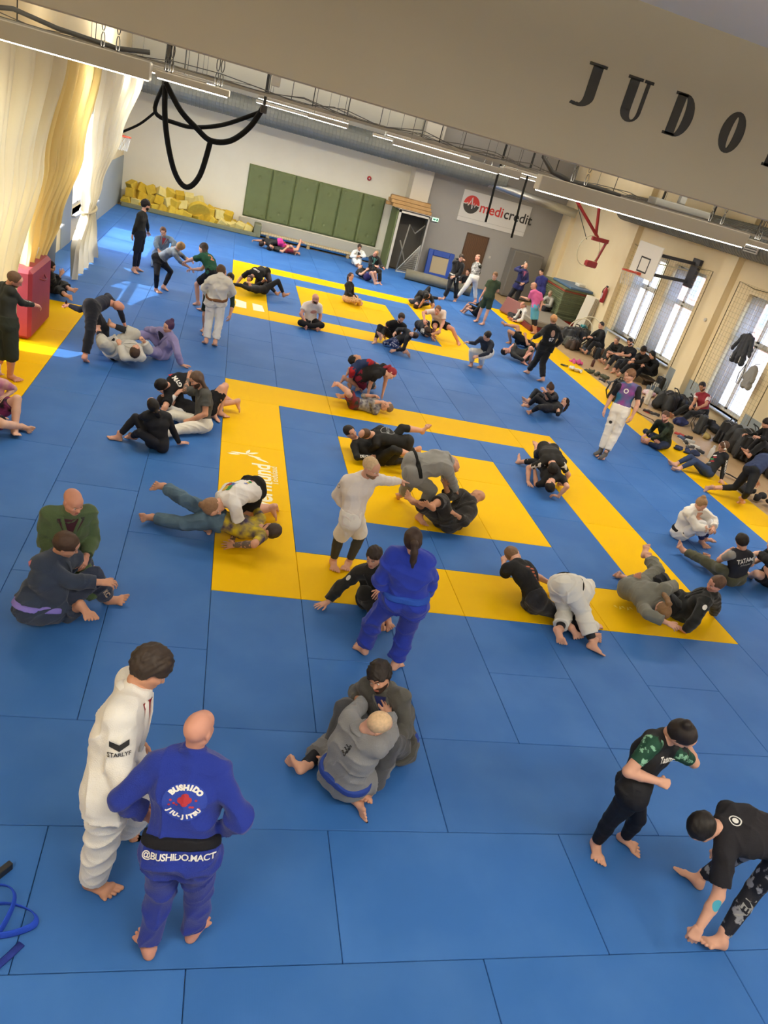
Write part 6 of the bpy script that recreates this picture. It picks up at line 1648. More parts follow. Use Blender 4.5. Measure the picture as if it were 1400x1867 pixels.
    'tiedye': [(-1.86, 12.695, 0.743), (-1.48, 12.682, 1.088), (-1.381, 12.58, 1.209), (-1.291, 12.638, 1.162), (-1.479, 12.859, 1.028), (-1.49, 12.514, 1.002), (-1.269, 12.976, 0.876), (-1.355, 12.686, 0.822), (-1.113, 12.782, 0.888), (-1.12, 12.684, 0.731), (-1.844, 12.783, 0.732), (-1.899, 12.627, 0.787), (-1.577, 12.98, 0.473), (-1.857, 12.371, 0.456), (-1.698, 12.91, 0.085), (-1.85, 12.519, 0.077), (-1.54, 12.823, 0.019), (-1.718, 12.391, 0.028)],
    'beardstand': [(-2.496, 14.252, 0.975), (-2.505, 14.331, 1.519), (-2.453, 14.361, 1.713), (-2.345, 14.404, 1.687), (-2.459, 14.485, 1.406), (-2.573, 14.158, 1.452), (-2.401, 14.655, 1.179), (-2.632, 14.091, 1.177), (-2.389, 14.838, 1.001), (-2.695, 14.17, 0.943), (-2.486, 14.338, 0.938), (-2.522, 14.165, 0.951), (-2.513, 14.336, 0.505), (-2.566, 14.131, 0.519), (-2.526, 14.326, 0.091), (-2.586, 14.101, 0.098), (-2.393, 14.449, 0.025), (-2.458, 13.977, 0.018)],
    'greyredsit': [(-2.097, 15.658, 0.269), (-2.029, 15.739, 0.774), (-2.058, 15.656, 0.938), (-2.044, 15.548, 0.894), (-1.838, 15.757, 0.759), (-2.196, 15.717, 0.696), (-1.718, 15.501, 0.733), (-2.213, 15.452, 0.597), (-1.754, 15.279, 0.626), (-2.101, 15.256, 0.489), (-2.011, 15.676, 0.284), (-2.179, 15.63, 0.257), (-1.872, 15.326, 0.095), (-2.188, 15.249, 0.079), (-2.007, 15.698, 0.184), (-2.186, 15.641, 0.18), (-2.006, 15.781, 0.014), (-2.22, 15.725, 0.014)],
    'bendbald': [(-2.452, 6.878, 0.824), (-2.265, 7.37, 0.907), (-2.08, 7.31, 0.89), (-2.003, 7.388, 0.835), (-2.297, 7.556, 0.946), (-2.425, 7.258, 0.824), (-2.071, 7.565, 0.75), (-2.704, 7.185, 0.715), (-1.977, 7.586, 0.505), (-2.912, 7.345, 0.704), (-2.48, 6.971, 0.811), (-2.444, 6.818, 0.903), (-2.26, 7.155, 0.474), (-2.41, 6.57, 0.541), (-2.274, 7.349, 0.101), (-2.444, 6.412, 0.142), (-2.204, 7.504, 0.012), (-2.414, 6.538, 0.001)],
    'whitelying': [(-2.087, 6.938, 0.197), (-1.625, 6.743, 0.326), (-1.632, 6.555, 0.353), (-1.622, 6.558, 0.473), (-1.54, 6.604, 0.246), (-1.725, 6.898, 0.312), (-1.807, 6.496, 0.219), (-1.431, 6.926, 0.28), (-1.92, 6.65, 0.387), (-1.528, 6.806, 0.483), (-2.047, 6.863, 0.16), (-2.071, 7.025, 0.234), (-2.18, 6.523, 0.386), (-1.724, 7.132, 0.478), (-2.317, 6.899, 0.471), (-2.102, 7.011, 0.597), (-2.369, 7.024, 0.596), (-2.199, 7.179, 0.609)],
    'purplegi': [(-1.234, 7.541, 0.099), (-1.16, 7.337, 0.542), (-1.158, 7.266, 0.708), (-1.235, 7.188, 0.675), (-1.026, 7.273, 0.448), (-1.32, 7.415, 0.54), (-0.927, 7.095, 0.267), (-1.537, 7.572, 0.477), (-0.83, 7.145, 0.048), (-1.542, 7.751, 0.313), (-1.234, 7.457, 0.075), (-1.19, 7.614, 0.12), (-1.44, 7.133, 0.212), (-1.481, 7.58, 0.403), (-1.803, 7.051, 0.083), (-1.85, 7.532, 0.273), (-1.867, 7.019, 0.253), (-1.922, 7.54, 0.443)],
    'edgestand': [(-3.326, 5.014, 0.916), (-3.366, 5.135, 1.451), (-3.257, 5.057, 1.59), (-3.153, 5.079, 1.533), (-3.475, 5.278, 1.393), (-3.278, 4.971, 1.425), (-3.507, 5.332, 1.104), (-3.188, 5.176, 1.229), (-3.395, 5.321, 0.87), (-3.053, 5.39, 1.17), (-3.383, 5.081, 0.883), (-3.279, 4.934, 0.91), (-3.404, 4.964, 0.455), (-3.26, 4.93, 0.468), (-3.532, 5.12, 0.089), (-3.311, 5.097, 0.08), (-3.466, 5.289, 0.02), (-3.135, 5.026, 0.035)],
    'edgesit': [(-3.102, 3.344, 0.125), (-3.099, 3.339, 0.645), (-3.078, 3.327, 0.834), (-2.966, 3.286, 0.827), (-2.973, 3.459, 0.573), (-3.192, 3.18, 0.611), (-2.921, 3.704, 0.426), (-3.174, 3.067, 0.345), (-2.953, 3.453, 0.409), (-2.947, 3.076, 0.23), (-3.065, 3.426, 0.117), (-3.106, 3.253, 0.13), (-2.786, 3.345, 0.435), (-2.85, 2.921, 0.229), (-2.761, 3.157, 0.065), (-2.71, 3.275, 0.065), (-2.674, 2.985, 0.082), (-2.53, 3.201, 0.063)],
    'curtainsit': [(-3.89, 10.698, 0.107), (-3.926, 10.395, 0.485), (-3.854, 10.31, 0.627), (-3.749, 10.291, 0.586), (-3.956, 10.558, 0.549), (-3.834, 10.255, 0.457), (-4.061, 10.665, 0.318), (-3.788, 10.409, 0.236), (-4.103, 10.697, 0.081), (-3.688, 10.492, 0.443), (-3.913, 10.774, 0.14), (-3.888, 10.613, 0.087), (-3.624, 10.505, 0.242), (-3.637, 10.3, 0.161), (-3.442, 10.156, 0.266), (-3.48, 9.94, 0.185), (-3.283, 10.243, 0.235), (-3.319, 9.999, 0.115)],
    'edgeblack': [(13.047, 7.603, 0.42), (12.941, 7.791, 0.897), (12.821, 7.802, 1.036), (12.721, 7.822, 0.98), (12.88, 7.621, 0.881), (12.986, 7.944, 0.811), (12.703, 7.467, 0.726), (12.855, 8.047, 0.585), (12.464, 7.417, 0.76), (12.613, 7.997, 0.604), (13.029, 7.522, 0.448), (13.072, 7.687, 0.413), (12.678, 7.408, 0.64), (12.742, 7.628, 0.661), (12.499, 7.447, 0.284), (12.56, 7.652, 0.305), (12.32, 7.45, 0.343), (12.391, 7.71, 0.363)],
}

# ------------------------------------------------------------------ the crowd
WHITE = 'e9e6df'; BLACK = '17171a'; NAVY = '252e45'
def tights(P, c, leg=1.92, m=None): return bottoms(P, m or cloth(c, kind='rash'), leg, 'leggings', .006, .006, hi=.2, wr=.0018)
def shorts(P, c, leg=.82, m=None, off1=.038): return bottoms(P, m or cloth(c, kind='tee'), leg, 'shorts', .014, off1, hi=.2, wr=.005)
def gipants(P, c, leg=1.9): return bottoms(P, cloth(c), leg, 'trousers', .018, .026, hi=.2, wr=.008)
def rash(P, c, arm=1.95, m=None): return top(P, m or cloth(c, kind='rash'), arm, 'rash_guard', .007, .007, lo=-.0, wr=.002)
def tee(P, c, arm=.62, m=None): return top(P, m or cloth(c, kind='tee'), arm, 'shirt', .014, .03, lo=-.1, wr=.006)
def letters(P, g, fr, txt, size, m, bold=.0, shear=0.0, name='lettering', spacing=1.0):
    me = text_mesh(txt, size, bold=bold, shear=shear, spacing=spacing)
    decal(P, g, fr[0], fr[1], fr[2], me, m, name)
    bpy.data.meshes.remove(me)
M_WHITE = mat('print_white', 'e8e6e0', .7)
M_BLACK = mat('print_black', '18181a', .7)
M_RED = mat('print_red', 'a3202c', .7)
M_GREY = mat('print_grey', '8d8d8a', .7)

# --- nearest
P = person('whitegi', 'man in loose white judo suit with dark curly hair beside the man in royal blue', 1.04, 'mid', 1.12, ('curly', '2b221c'))
gi(P, WHITE, None, None, arm=1.7, front='8c1a24', open_=True, off=.03)
d_ = nrm(P.J['re'] - P.J['rs']); n_ = nrm(np.array([.1, -.9, .45])); n_ = nrm(n_ - d_ * (n_ @ d_)); o_ = P.J['rs'] + (P.J['re'] - P.J['rs']) * .5
x_ = np.cross(-d_, n_)
decal(P, 'jacket', o_, x_, -d_, ([(-.055, .0), (0, -.028), (.055, 0), (.055, .035), (0, .01), (-.055, .035)], [(0, 1, 4, 5), (1, 2, 3, 4)]), M_BLACK, 'chevron_patch', .007, .2)
me_ = text_mesh('STARLYF', .034, bold=.0006)
decal(P, 'jacket', o_ + d_ * .05, x_, -d_, me_, M_BLACK, 'lettering', .006, .2)
HANDS['bluegi'] = {}
P = person('bluegi', 'bald man in royal blue judo suit seen from behind, hands on hips', .98, 'rosy', 1.05, ('', '9a7a60'), hands=('relax', 'relax'))
gi(P, '1d2f86', None, '131318', arm=1.8, front='skin_rosy')
mb_ = cloth('2a3f96', kind='tee')
fr = back_frame(P, .6)
decal(P, 'jacket', *fr, disc2d(.125, .1), mb_, 'round_patch')
V_, F_ = arc_text('BUSHIDO', .098, .045, 140, 40, .78)
decal(P, 'jacket', *fr, (V_, F_), M_WHITE, 'lettering', .007)
V_, F_ = arc_text('JIU-JITSU', .1, .036, 216, 324, .78, True)
decal(P, 'jacket', *fr, (V_, F_), M_WHITE, 'lettering', .007)
rs_ = np.random.RandomState(4)
for i in range(13):
    a = rs_.uniform(-1, 1); r_ = .012 if i > 3 else .022
    cx = (-.02, .0, .018, .0)[i] if i < 4 else a * .085
    cy = (.01, .03, .01, -.005)[i] if i < 4 else rs_.uniform(-.035, .01)
    decal(P, 'jacket', *fr, disc2d(r_ if i < 4 else .008, r_ * .8 if i < 4 else .006, 2, 10, cx, cy), M_RED, 'print', .006)
letters(P, 'jacket', back_frame(P, .0), '@BUSHIDO.MACT', .052, M_WHITE, .0012, spacing=.92)
P = person('greygi', 'man in grey judo suit with blue belt, back turned, gripping a bearded partner', 1.0, 'fair', 1.08, ('buzz', 'c3a683'), hands=('fist', 'flat'))
gi(P, '7c7d80', '737477', '27408c', arm=1.75, leg=1.55, front=None, off=.028)
legpiece(P, cloth('17181f', kind='rash'), 1.93, 'ankle_sleeve', .007)
fr = back_frame(P, .88)
for i in range(3):
    letters(P, 'jacket', (fr[0] + P.right * .02 - P.up * .022 * i, fr[1], fr[2]), '~S', .05, M_BLACK, .002)
P = person('darkgi', 'bearded man in charcoal judo suit and navy undershirt seated facing his partner', 1.0, 'mid', 1.05, ('curly', '1d1612'), '31221a', hands=('relax', 'fist'))
gi(P, '4b4a46', '45464a', '27408c', arm=1.85, front='28306e', off=.026)
P = person('greensleeve', 'woman in black with green marbled sleeves rubbing her face, hair in a bun', .96, 'fair', 1.12, ('bun', '1c1614'), hands=('relax', 'fist'))
rash(P, BLACK, .1)
sleeves(P, cloth('123a2b', '7fae92', 'blot', 16, 'rash'), .66, .009)
tights(P, '0e0e14', 1.9)
letters(P, 'rash_guard', front_frame(P, .72), 'Tatami', .075, M_WHITE, .002)
M_TAPE = mat('tape_turquoise', '3a9ab2', .6)
for e_ in ('le', 're'):
    n_ = nrm(P.J[e_] - (P.J[e_[0] + 's'] + P.J[e_[0] + 'w']) / 2)
    decal(P, 'body', P.J[e_], nrm(np.cross(n_, P.up)), P.up, disc2d(.04, .03, 3, 14), M_TAPE, 'elbow_tape', .003, .15)
P = person('toetouch', 'man in black shirt bending to hold his toes', 1.02, 'fair', 1.05, ('short', '15110f'), hands=('grip', 'grip'))
tee(P, '1c1b1f', .72)
tights(P, None, 1.9, cloth('15161f', '85868c', 'blot', 11, 'rash'))
fr = back_frame(P, .93)
decal(P, 'shirt', *fr, ring2d(.042, .042, .008), M_WHITE, 'round_patch')
decal(P, 'shirt', *fr, disc2d(.022, .022, 2, 12), M_WHITE, 'round_patch', .005)
letters(P, 'leggings', limb_frame(P, 'lk', 'la', .35, np.array([-.5, -.7, .5])), 'VEN', .1, M_GREY, .003)
n_ = nrm(np.array([-.3, -.8, .3]))
decal(P, 'body', P.J['le'] * .75 + P.J['lw'] * .25, nrm(P.J['lw'] - P.J['le']), np.cross(n_, nrm(P.J['lw'] - P.J['le'])), disc2d(.045, .03, 3, 14), M_TAPE, 'elbow_tape', .003, .15)
P = person('greengi', 'bald man kneeling in a moss green judo suit over a maroon shirt', 1.0, 'rosy', 1.05, ('', '8a6a50'))
gi(P, '47593c', '4c5f3a', None, arm=1.9, front='3a1a26', open_=True)
for sg in (-1, 1):
    fr = (P.J['rs' if sg > 0 else 'ls'] * .55 + P.J['nk'] * .45, -P.right, nrm(P.up * .4 - P.fwd))
    letters(P, 'jacket', (fr[0], -P.right * 1.0, P.up), 'UE' if sg > 0 else 'IF', .05, M_BLACK, .002)
P = person('navygi', 'man in navy judo suit with lilac belt sitting with his back turned', 1.02, 'mid', 1.1, ('short', '3a2a20'), hands=('relax', 'relax'))
gi(P, '2b3547', '2a3245', '8377c6', arm=1.85, leg=1.8, front=None, off=.026)
fr = back_frame(P, .92)
decal(P, 'jacket', *fr, ([(-.03, 0), (0, -.035), (.03, 0), (.0, .035)], [(0, 1, 2, 3)]), mat('print_pink', 'd07a86', .7), 'patch')
letters(P, 'trousers', limb_frame(P, 'rk', 'ra', .5, np.array([.3, -.8, .5])), 'KC', .07, mat('print_sand', 'b9a084', .7), .003)
# --- wrestling on the front yellow corner
P = person('puzzleshirt', 'woman in white shirt with coloured puzzle prints pinning a man in jeans', 1.0, 'fair', 1.2, ('bun', '7b5d44'), hands=('flat', 'flat'))
shorts(P, '1c1b1a', .8)
top(P, cloth('efece8', kind='tee'), .75, 'shirt', .016, .03, lo=.16, wr=.006)
cs_ = [mat('print_blue', '2452a8', .7), M_RED, mat('print_green', '2c8a4a', .7), mat('print_yellow', 'd9b020', .7)]
for i in range(10):
    fr = back_frame(P, .15 + .08 * (i % 5) + .03 * (i // 5), -.12 + .24 * (i // 5))
    decal(P, 'shirt', *fr, ([(-.02, -.008), (-.008, -.02), (.008, -.02), (.02, -.008), (.02, .008), (.008, .02), (-.008, .02), (-.02, .008)], [tuple(range(8))]), cs_[i % 4], 'print')
for i in range(4):
    decal(P, 'shirt', *back_frame(P, .8, 0), disc2d(.045, .045, 2, 12, -.03 + .06 * (i % 2), -.03 + .06 * (i // 2)), cs_[i], 'print', .004 + .001 * i)
letters(P, 'shirt', back_frame(P, .62), 'JIUJITSU', .035, M_BLACK, .001)
tattoo(P, 'l', 1)
P = person('jeansman', 'man in faded jeans lying under the woman in the puzzle shirt', 1.0, 'mid', 1.08, ('short', '2e211a'), '35261d', hands=('flat', 'relax'))
rash(P, None, .8, cloth('c9b221', '3c3352', 'noise', 7, 'rash', .6))
bottoms(P, cloth('5d7789', '44596b', 'noise', 5, 'tee'), 1.9, 'jeans', .018, .032, wr=.008)
tattoo(P, 'l', 1)
# --- trio by the curtain side
P = person('longhair', 'long haired bearded man in grey shirt and white judo trousers holding his head', 1.0, 'mid', 1.0, ('long', '46352a'), '3a2a20', hands=('fist', 'flat'))
tattoo(P, 'r', 0)
tee(P, '4b4c4a', .6)
gipants(P, 'e0dccf')
P = person('blackgirl', 'woman all in black sitting with her back turned, long black ponytail', .92, 'fair', .98, ('pony', '14100f'), hands=('relax', 'flat'))
rash(P, '1a1b20', 1.98)
tights(P, '191a22', 1.85)
P = person('blackteetop', 'man in black printed shirt bent over his partner behind the long haired man', 1.0, 'fair', 1.08, ('short', '16110f'))
tee(P, '19191c', .7)
shorts(P, '1c1c20', .8)
letters(P, 'shirt', back_frame(P, .78, -.04), 'GYM', .1, M_WHITE, .004)
decal(P, 'shirt', *back_frame(P, .78, .13), ([(-.03, -.04), (.03, -.04), (.03, .04), (-.03, .04)], [(0, 1, 2, 3)]), M_RED, 'print')
P = person('underman', 'bare legged person with white sleeves lying beneath the man in the black printed shirt', 1.0, 'fair', 1.0, ('short', '221a16'), hands=('relax', 'relax'))
rash(P, '1a1a1e', .05)
sleeves(P, cloth('e4e4e2', kind='rash'), 1.9, .007)
shorts(P, '17171b', .7)
# --- around the front square
P = person('whitecoach', 'man in white long sleeve and white shorts over black leggings pointing', 1.0, 'fair', 1.04, ('buzz', 'bfa684'), '8a6a4e', hands=('point', 'relax'))
top(P, cloth('e4dcd5', kind='tee'), 1.95, 'rash_guard', .013, .012, lo=-.1, wr=.005)
tights(P, '33332f', 1.86)
shorts(P, 'e9e5dc', .86)
fr = limb_frame(P, 'rs', 're', .3, P.right - P.fwd * .2)
decal(P, 'rash_guard', fr[0], fr[1], fr[2], ring2d(.028, .024, .006, 16), M_BLACK, 'patch')
P = person('seatedblack', 'dark haired woman in black judo suit sitting and leaning on one hand', .93, 'fair', 1.0, ('messy', '221813'), hands=('relax', 'flat'))
gi(P, '23221f', None, 'bda8c4', arm=1.85, leg=1.7, front='3a3634')
decal(P, 'jacket', *limb_frame(P, 'rs', 're', .4, np.array([-.4, -.6, .7])), disc2d(.04, .025, 2, 10), M_WHITE, 'patch')
decal(P, 'trousers', *limb_frame(P, 'rh', 'rk', .8, np.array([-.3, -.5, .8])), disc2d(.04, .028, 2, 10), M_WHITE, 'patch')
P = person('bluepony', 'person in bright blue judo suit with dark ponytail standing, back turned', .98, 'fair', 1.08, ('pony', '2d201a'))
gi(P, '2338a2', '20349a', '2a52b2', arm=1.7, front=None, off=.03)
P = person('greybend', 'bald man in light grey judo suit with black belt bending over a partner', 1.03, 'mid', 1.08, ('', '9a7a60'), hands=('grip', 'grip'))
gi(P, '8d8c88', '86857f', '1a1917', arm=1.9, leg=1.75, front=None, off=.026)
letters(P, 'trousers', back_frame(P, -.08), 'KINGZ', .05, M_BLACK, .002)
P = person('blackguard', 'bald man in black judo suit on his back with feet against his partner', 1.0, 'tan', 1.08, ('', '6a4a38'), hands=('relax', 'flat'))
gi(P, '262320', None, '3f2a20', arm=1.5, leg=1.45, front=None, off=.028)
P = person('deathman', 'man in black long sleeve lying with his leg over his partner', 1.0, 'fair', 1.05, ('short', '1b1512'), hands=('relax', 'fist'))
rash(P, '1b1a19', 1.95)
bottoms(P, cloth('201f1c', kind='rash'), 1.35, 'leggings', .007, .007, wr=.002)
letters(P, 'rash_guard', limb_frame(P, 're', 'rw', .5, np.array([-.2, -.8, .6])), 'DEATH', .06, M_WHITE, .002)
P = person('logoback', 'man in black with round emblem on his back crouching over his partner', 1.02, 'fair', 1.1, ('ring', '4a3526'), hands=('grip', 'grip'))
rash(P, '1e1d1b', 1.95)
tights(P, '22211e', 1.9)
fr = back_frame(P, .66)
decal(P, 'rash_guard', *fr, ring2d(.12, .12, .012), M_GREY, 'round_emblem')
letters(P, 'rash_guard', fr, 'MULTZ', .07, M_GREY, .002)
P = person('navytee', 'man in navy shirt with red sleeve ends kneeling, back turned', 1.0, 'tan', 1.06, ('short', '14100e'))
rash(P, '26365c', .5)
sleeves(P, cloth('a5252f', kind='rash'), .62, .009)
shorts(P, None, .85, cloth('50565c', '2c3034', 'noise', 12, 'tee', .6))
P = person('redhair', 'red haired wrestler in black and dark red pinning someone', .96, 'fair', 1.0, ('pony', '7d1f2c'), hands=('flat', 'flat'))
tee(P, '1f1e20', .55)
shorts(P, '7a1c30', .85)
P = person('printlying', 'person in grey printed top lying under the red haired wrestler', .95, 'fair', 1.0, ('buzz', '6a5644'), hands=('relax', 'relax'))
rash(P, None, 1.3, cloth('a7a49c', '55505a', 'noise', 10, 'rash', .6))
shorts(P, None, .8, cloth('2c3c30', '7a2a34', 'noise', 9, 'tee', .7))
P = person('ontop', 'man in black leaning forward on top of a partner by the far corner', 1.0, 'fair', 1.12, ('short', '17120f'), hands=('grip', 'flat'))
rash(P, '1f1d1c', .7)
tights(P, '201e1d', 1.5)
sleeves(P, cloth('d9d7d2', kind='rash'), .72, .006, 'sleeve_band')
P = person('under', 'dark haired person in black lying under the man at the far corner', .95, 'fair', 1.05, ('short', '120e0d'), hands=('relax', 'relax'))
rash(P, '191819', .75)
tights(P, '1c1b1c', 1.6)
P = person('sleepytee', 'man in black shirt with orange print lying stretched with a hand on his head', 1.0, 'fair', 1.08, ('short', '6b513a'), hands=('relax', 'relax'))
tee(P, '1b1b1c', .7)
gipants(P, '202024', 1.8)
fr = back_frame(P, .82, -.06)
for i in range(6):
    decal(P, 'shirt', fr[0] - P.up * .045 * i + P.right * .02 * (i % 2), P.right, P.up, disc2d(.05 - .004 * i, .016, 2, 10), mat('print_orange', 'a8502a', .7), 'print')
P = person('whitebend', 'person in white judo suit with black belt bent double over a partner', 1.02, 'fair', 1.08, ('short', '5a4430'), hands=('grip', 'grip'))
gi(P, 'e7e4db', 'e4e2da', '20201f', arm=1.8, leg=1.72, front=None, off=.032)
legpiece(P, cloth('1b1b20', kind='rash'), 1.86, 'leggings', .008)
P = person('greycurly', 'person with curly brown hair in olive grey judo suit, one leg raised', 1.0, 'fair', 1.05, ('pony', '6e5236'))
gi(P, '6b6b62', '65655c', None, arm=1.75, leg=1.6, front=None, off=.028)
P = person('blacksit', 'man in black judo suit leaning back on his hands at the yellow corner', 1.0, 'rosy', 1.1, ('short', '4a3528'), hands=('flat', 'flat'))
gi(P, '1d1e1d', '1b1c1e', '2a302c', arm=1.85, leg=1.8, front='1a1a1c', off=.026)
decal(P, 'jacket', *limb_frame(P, 'ls', 'le', .35, np.array([-.2, -.7, .6])), disc2d(.04, .03, 2, 12), M_WHITE, 'patch')
# --- towards the window wall
P = person('whitegiwoman', 'person in white judo suit with black belt sitting hugging the knees', .94, 'fair', 1.06, ('bun', '86694a'), hands=('relax', 'relax'))
gi(P, 'ece9e1', 'e6e6e6', '1c1c20', arm=1.8, leg=1.5, front='skin_fair', off=.028)
legpiece(P, cloth('2c3560', kind='rash'), 1.85, 'leggings', .008)
P = person('tatamiback', 'dark haired man in black top with grey sleeves and olive trousers, back turned', 1.0, 'fair', 1.06, ('short', '17120f'), hands=('fist', 'fist'))
rash(P, '1e1f26', .15)
sleeves(P, cloth('8d8c89', kind='rash'), .62, .009)
gipants(P, '4a4a39', 1.85)
letters(P, 'rash_guard', back_frame(P, .8), 'TATAMI', .085, M_WHITE, .002, .15)
letters(P, 'rash_guard', back_frame(P, .68), 'fightwear', .05, M_GREY, .001, .15)
P = person('edgeseated', 'bare legged person in black shorts sitting at the picture edge beside the olive trousers', 1.0, 'pale', 1.1, ('short', '2a1f18'))
tee(P, '1f2022', .75)
shorts(P, '1d1d22', .7)
P = person('edgewalker', 'person in navy shirt and black leggings stepping over the bags', 1.02, 'fair', 1.05, ('short', '2a1f18'))
tee(P, '2b3552', .7)
tights(P, '191a1c', 1.6)
P = person('headphones', 'man with white headphones in black printed top and navy leggings leaning back', 1.0, 'fair', 1.0, ('short', '4d3626'), hands=('flat', 'relax'))
rash(P, '1b1c1f', 1.95)
tights(P, '2b3a5a', 1.85)
letters(P, 'rash_guard', limb_frame(P, 'ls', 'le', .75, np.array([-.1, -.9, .3])), 'SOMANCO', .06, M_WHITE, .002)
for i in range(5):
    decal(P, 'rash_guard', *front_frame(P, .35 + .1 * i, .03 * (-1) ** i), disc2d(.07, .022, 2, 10), (M_GREY, M_RED, cs_[2], M_RED, M_WHITE)[i], 'print')
c = P.ho
mb = MB()
x_, y_, z_ = P.hM
mb.tube([c + x_ * .092 * math.cos(a) + z_ * .13 * math.sin(a) for a in [math.pi * i / 10 for i in range(11)]], .009, 6)
for sg in (-1, 1):
    mb.tube([c + x_ * sg * .08, c + x_ * sg * .105], [.032, .028], 10)
hp = mb.build('headphones', mat('white_plastic', 'e4e4e0', .4), P.body, smooth=True)
P = person('camo', 'bearded man in dark camouflage top sitting cross legged on the yellow strip', 1.0, 'rosy', 1.04, ('short', '4a3324'), '5a3f2c')
rash(P, None, 1.9, cloth('2f3a28', '151812', 'noise', 11, 'rash', .7))
tights(P, '232c46', 1.85)
P = person('redshirt', 'man in dark red top with white patterned sleeves sitting under the window', 1.0, 'tan', 1.04, ('short', '1d1512'), '2a1c16', floor=-.04)
rash(P, '842430', .12)
sleeves(P, cloth('dcd2cc', '842430', 'blot', 14, 'rash'), .62, .009)
gipants(P, '1b1b1d')
P = person('rainbow', 'tall man standing in purple and blue top with white judo trousers and grey socks', 1.04, 'fair', .98, ('short', '6a4a34'))
rash(P, None, .12, cloth('8b3a86', '27688c', 'noise', 3.2, 'rash', .7))
sleeves(P, cloth('1d1c22', kind='rash'), .72, .01)
gipants(P, 'ece8df', 1.8)
decal(P, 'rash_guard', *front_frame(P, .75), ring2d(.05, .05, .02, 20), M_WHITE, 'emblem')
decal(P, 'trousers', *limb_frame(P, 'rh', 'rk', .5, P.fwd), disc2d(.035, .035, 2, 14), M_BLACK, 'emblem')
legpiece(P, cloth('5a5856', kind='tee'), 2.0, 'sock', .008)
F_ = Field(P.lo, P.hi, .012)
for sd in 'lr':
    F_.cone(P.J[sd + 'a'] - P.up * .02, P.J[sd + 't'] + np.array([0, 0, .03]), .052, .036, .02)
    F_.cone(P.J[sd + 'a'] + np.array([0, 0, .03]), P.J[sd + 'a'] - np.array([0, 0, .035]) - nrm(P.J[sd + 't'] - P.J[sd + 'a']) * .04, .05, .038, .02)
finish(P, F_, 'sock', cloth('5a5856', kind='tee'), .002)
WALL = [('wallA', 'capped person in black sitting highest at the end of the row under the windows', .95, '1e1f22', ('short', '2a2826')),
        ('wallB', 'grey haired man in dark clothes second along the row under the windows', 1.0, '2b2b2c', ('buzz', '6a5a4c')),
        ('wallC', 'bearded man in black shirt with bare forearms sitting under the windows', 1.0, '1a1a1c', ('short', '17110e')),
        ('wallD', 'dark haired person in black jacket looking down in the row under the windows', 1.0, '1b1a1b', ('messy', '1a1412')),
        ('wallE', 'person in black hooded top at the near end of the row under the windows', 1.0, '181819', ('long', '161414'))]
for k, lb, s_, c, hr in WALL:
    P = person(k, lb, s_, 'mid' if k == 'wallC' else 'fair', 1.04, hr, '1d1512' if k == 'wallC' else None, floor=-.04)
    if k == 'wallC': tee(P, c, .7)
    else: top(P, cloth(c, kind='tee'), 1.9, 'sweater', .02, .022, wr=.006)
    gipants(P, '1c1c1f' if k != 'wallB' else '2a2c2a', 1.8)
# --- middle distance
P = person('bungirl', 'woman with hair in a bun sitting in black behind a lying partner', .92, 'fair', .98, ('bun', '3a2820'))
rash(P, '1f2026', 1.95); tights(P, '1c1d24', 1.85)
P = person('liegirl', 'woman in black lying on her back beside the one with a bun', .92, 'fair', 1.0, ('pony', '2a1c16'))
rash(P, '1c1d22', 1.2); tights(P, '1a1b22', 1.85)
P = person('walker', 'red blond man in black judo suit with printed back walking past', 1.03, 'fair', 1.06, ('short', 'a8794e'))
gi(P, '1b1b1c', None, '151515', arm=1.85, front=None)
fr = back_frame(P, .74)
decal(P, 'jacket', *fr, disc2d(.06, .09, 3, 14), mat('print_tan', 'b08a78', .7), 'print')
letters(P, 'jacket', back_frame(P, .42), '07', .13, M_WHITE, .004)
P = person('olivelying', 'man in black top and olive shorts lying on his back', 1.0, 'rosy', 1.04, ('short', '221812'))
rash(P, '232426', 1.2); shorts(P, '3d4232', .95)
P = person('bareleg', 'bare legged person in black shorts lying with one foot in the air', 1.0, 'tan', 1.0, ('short', '2a1c16'))
tee(P, '1c1c1e', .7); shorts(P, '19191b', .6)
P = person('squatnavy', 'man in navy long sleeve and white judo trousers squatting', 1.0, 'fair', 1.0, ('short', '221a16'))
rash(P, '232836', 1.95); gipants(P, 'dcdcd8', 1.8)
P = person('greentee', 'man in dark green shirt and green shorts standing with an arm across', 1.0, 'fair', 1.02, ('short', '6a4c34'))
tee(P, '33402f', .6); shorts(P, '2c3a2c', .9)
P = person('pinktee', 'bald man in pink shirt and light blue shorts gesturing', 1.0, 'mid', 1.02, ('', '6a4a38'))
tee(P, 'd9699a', .75); tights(P, '23242c', 1.4); shorts(P, '5fa9c4', .9)
P = person('drinker', 'man in open dark blue judo jacket drinking in front of the metal cabinet', 1.0, 'fair', 1.0, ('buzz', '6a5644'), hands=('relax', 'grip'))
gi(P, '232652', '1b1b1e', '1b1b1e', arm=1.85, front='c06a8c', open_=True)
P = person('bluegiback', 'dark haired person in purple blue judo jacket beside the stacked green mats', 1.0, 'fair', 1.0, ('short', '16110f'))
gi(P, '2a2c66', '22242e', None, arm=1.9, front=None)
P = person('blackbelt', 'man in black judo suit with white belt touching his shoulder before the door', 1.03, 'fair', 1.0, ('short', '2a201a'))
gi(P, '1b1b1d', None, 'd8d6ce', arm=1.9, front='19191b', knot=True)
P = person('whitetrousers', 'tall man in patterned black and white top and white judo trousers at the door', 1.04, 'rosy', 1.0, ('ring', '5a4434'))
rash(P, None, .2, cloth('cfcdc8', '4a4a46', 'noise', 12, 'rash', .6)); sleeves(P, cloth('22241f', kind='rash'), 1.9, .01); gipants(P, 'e8e6df', 1.85)
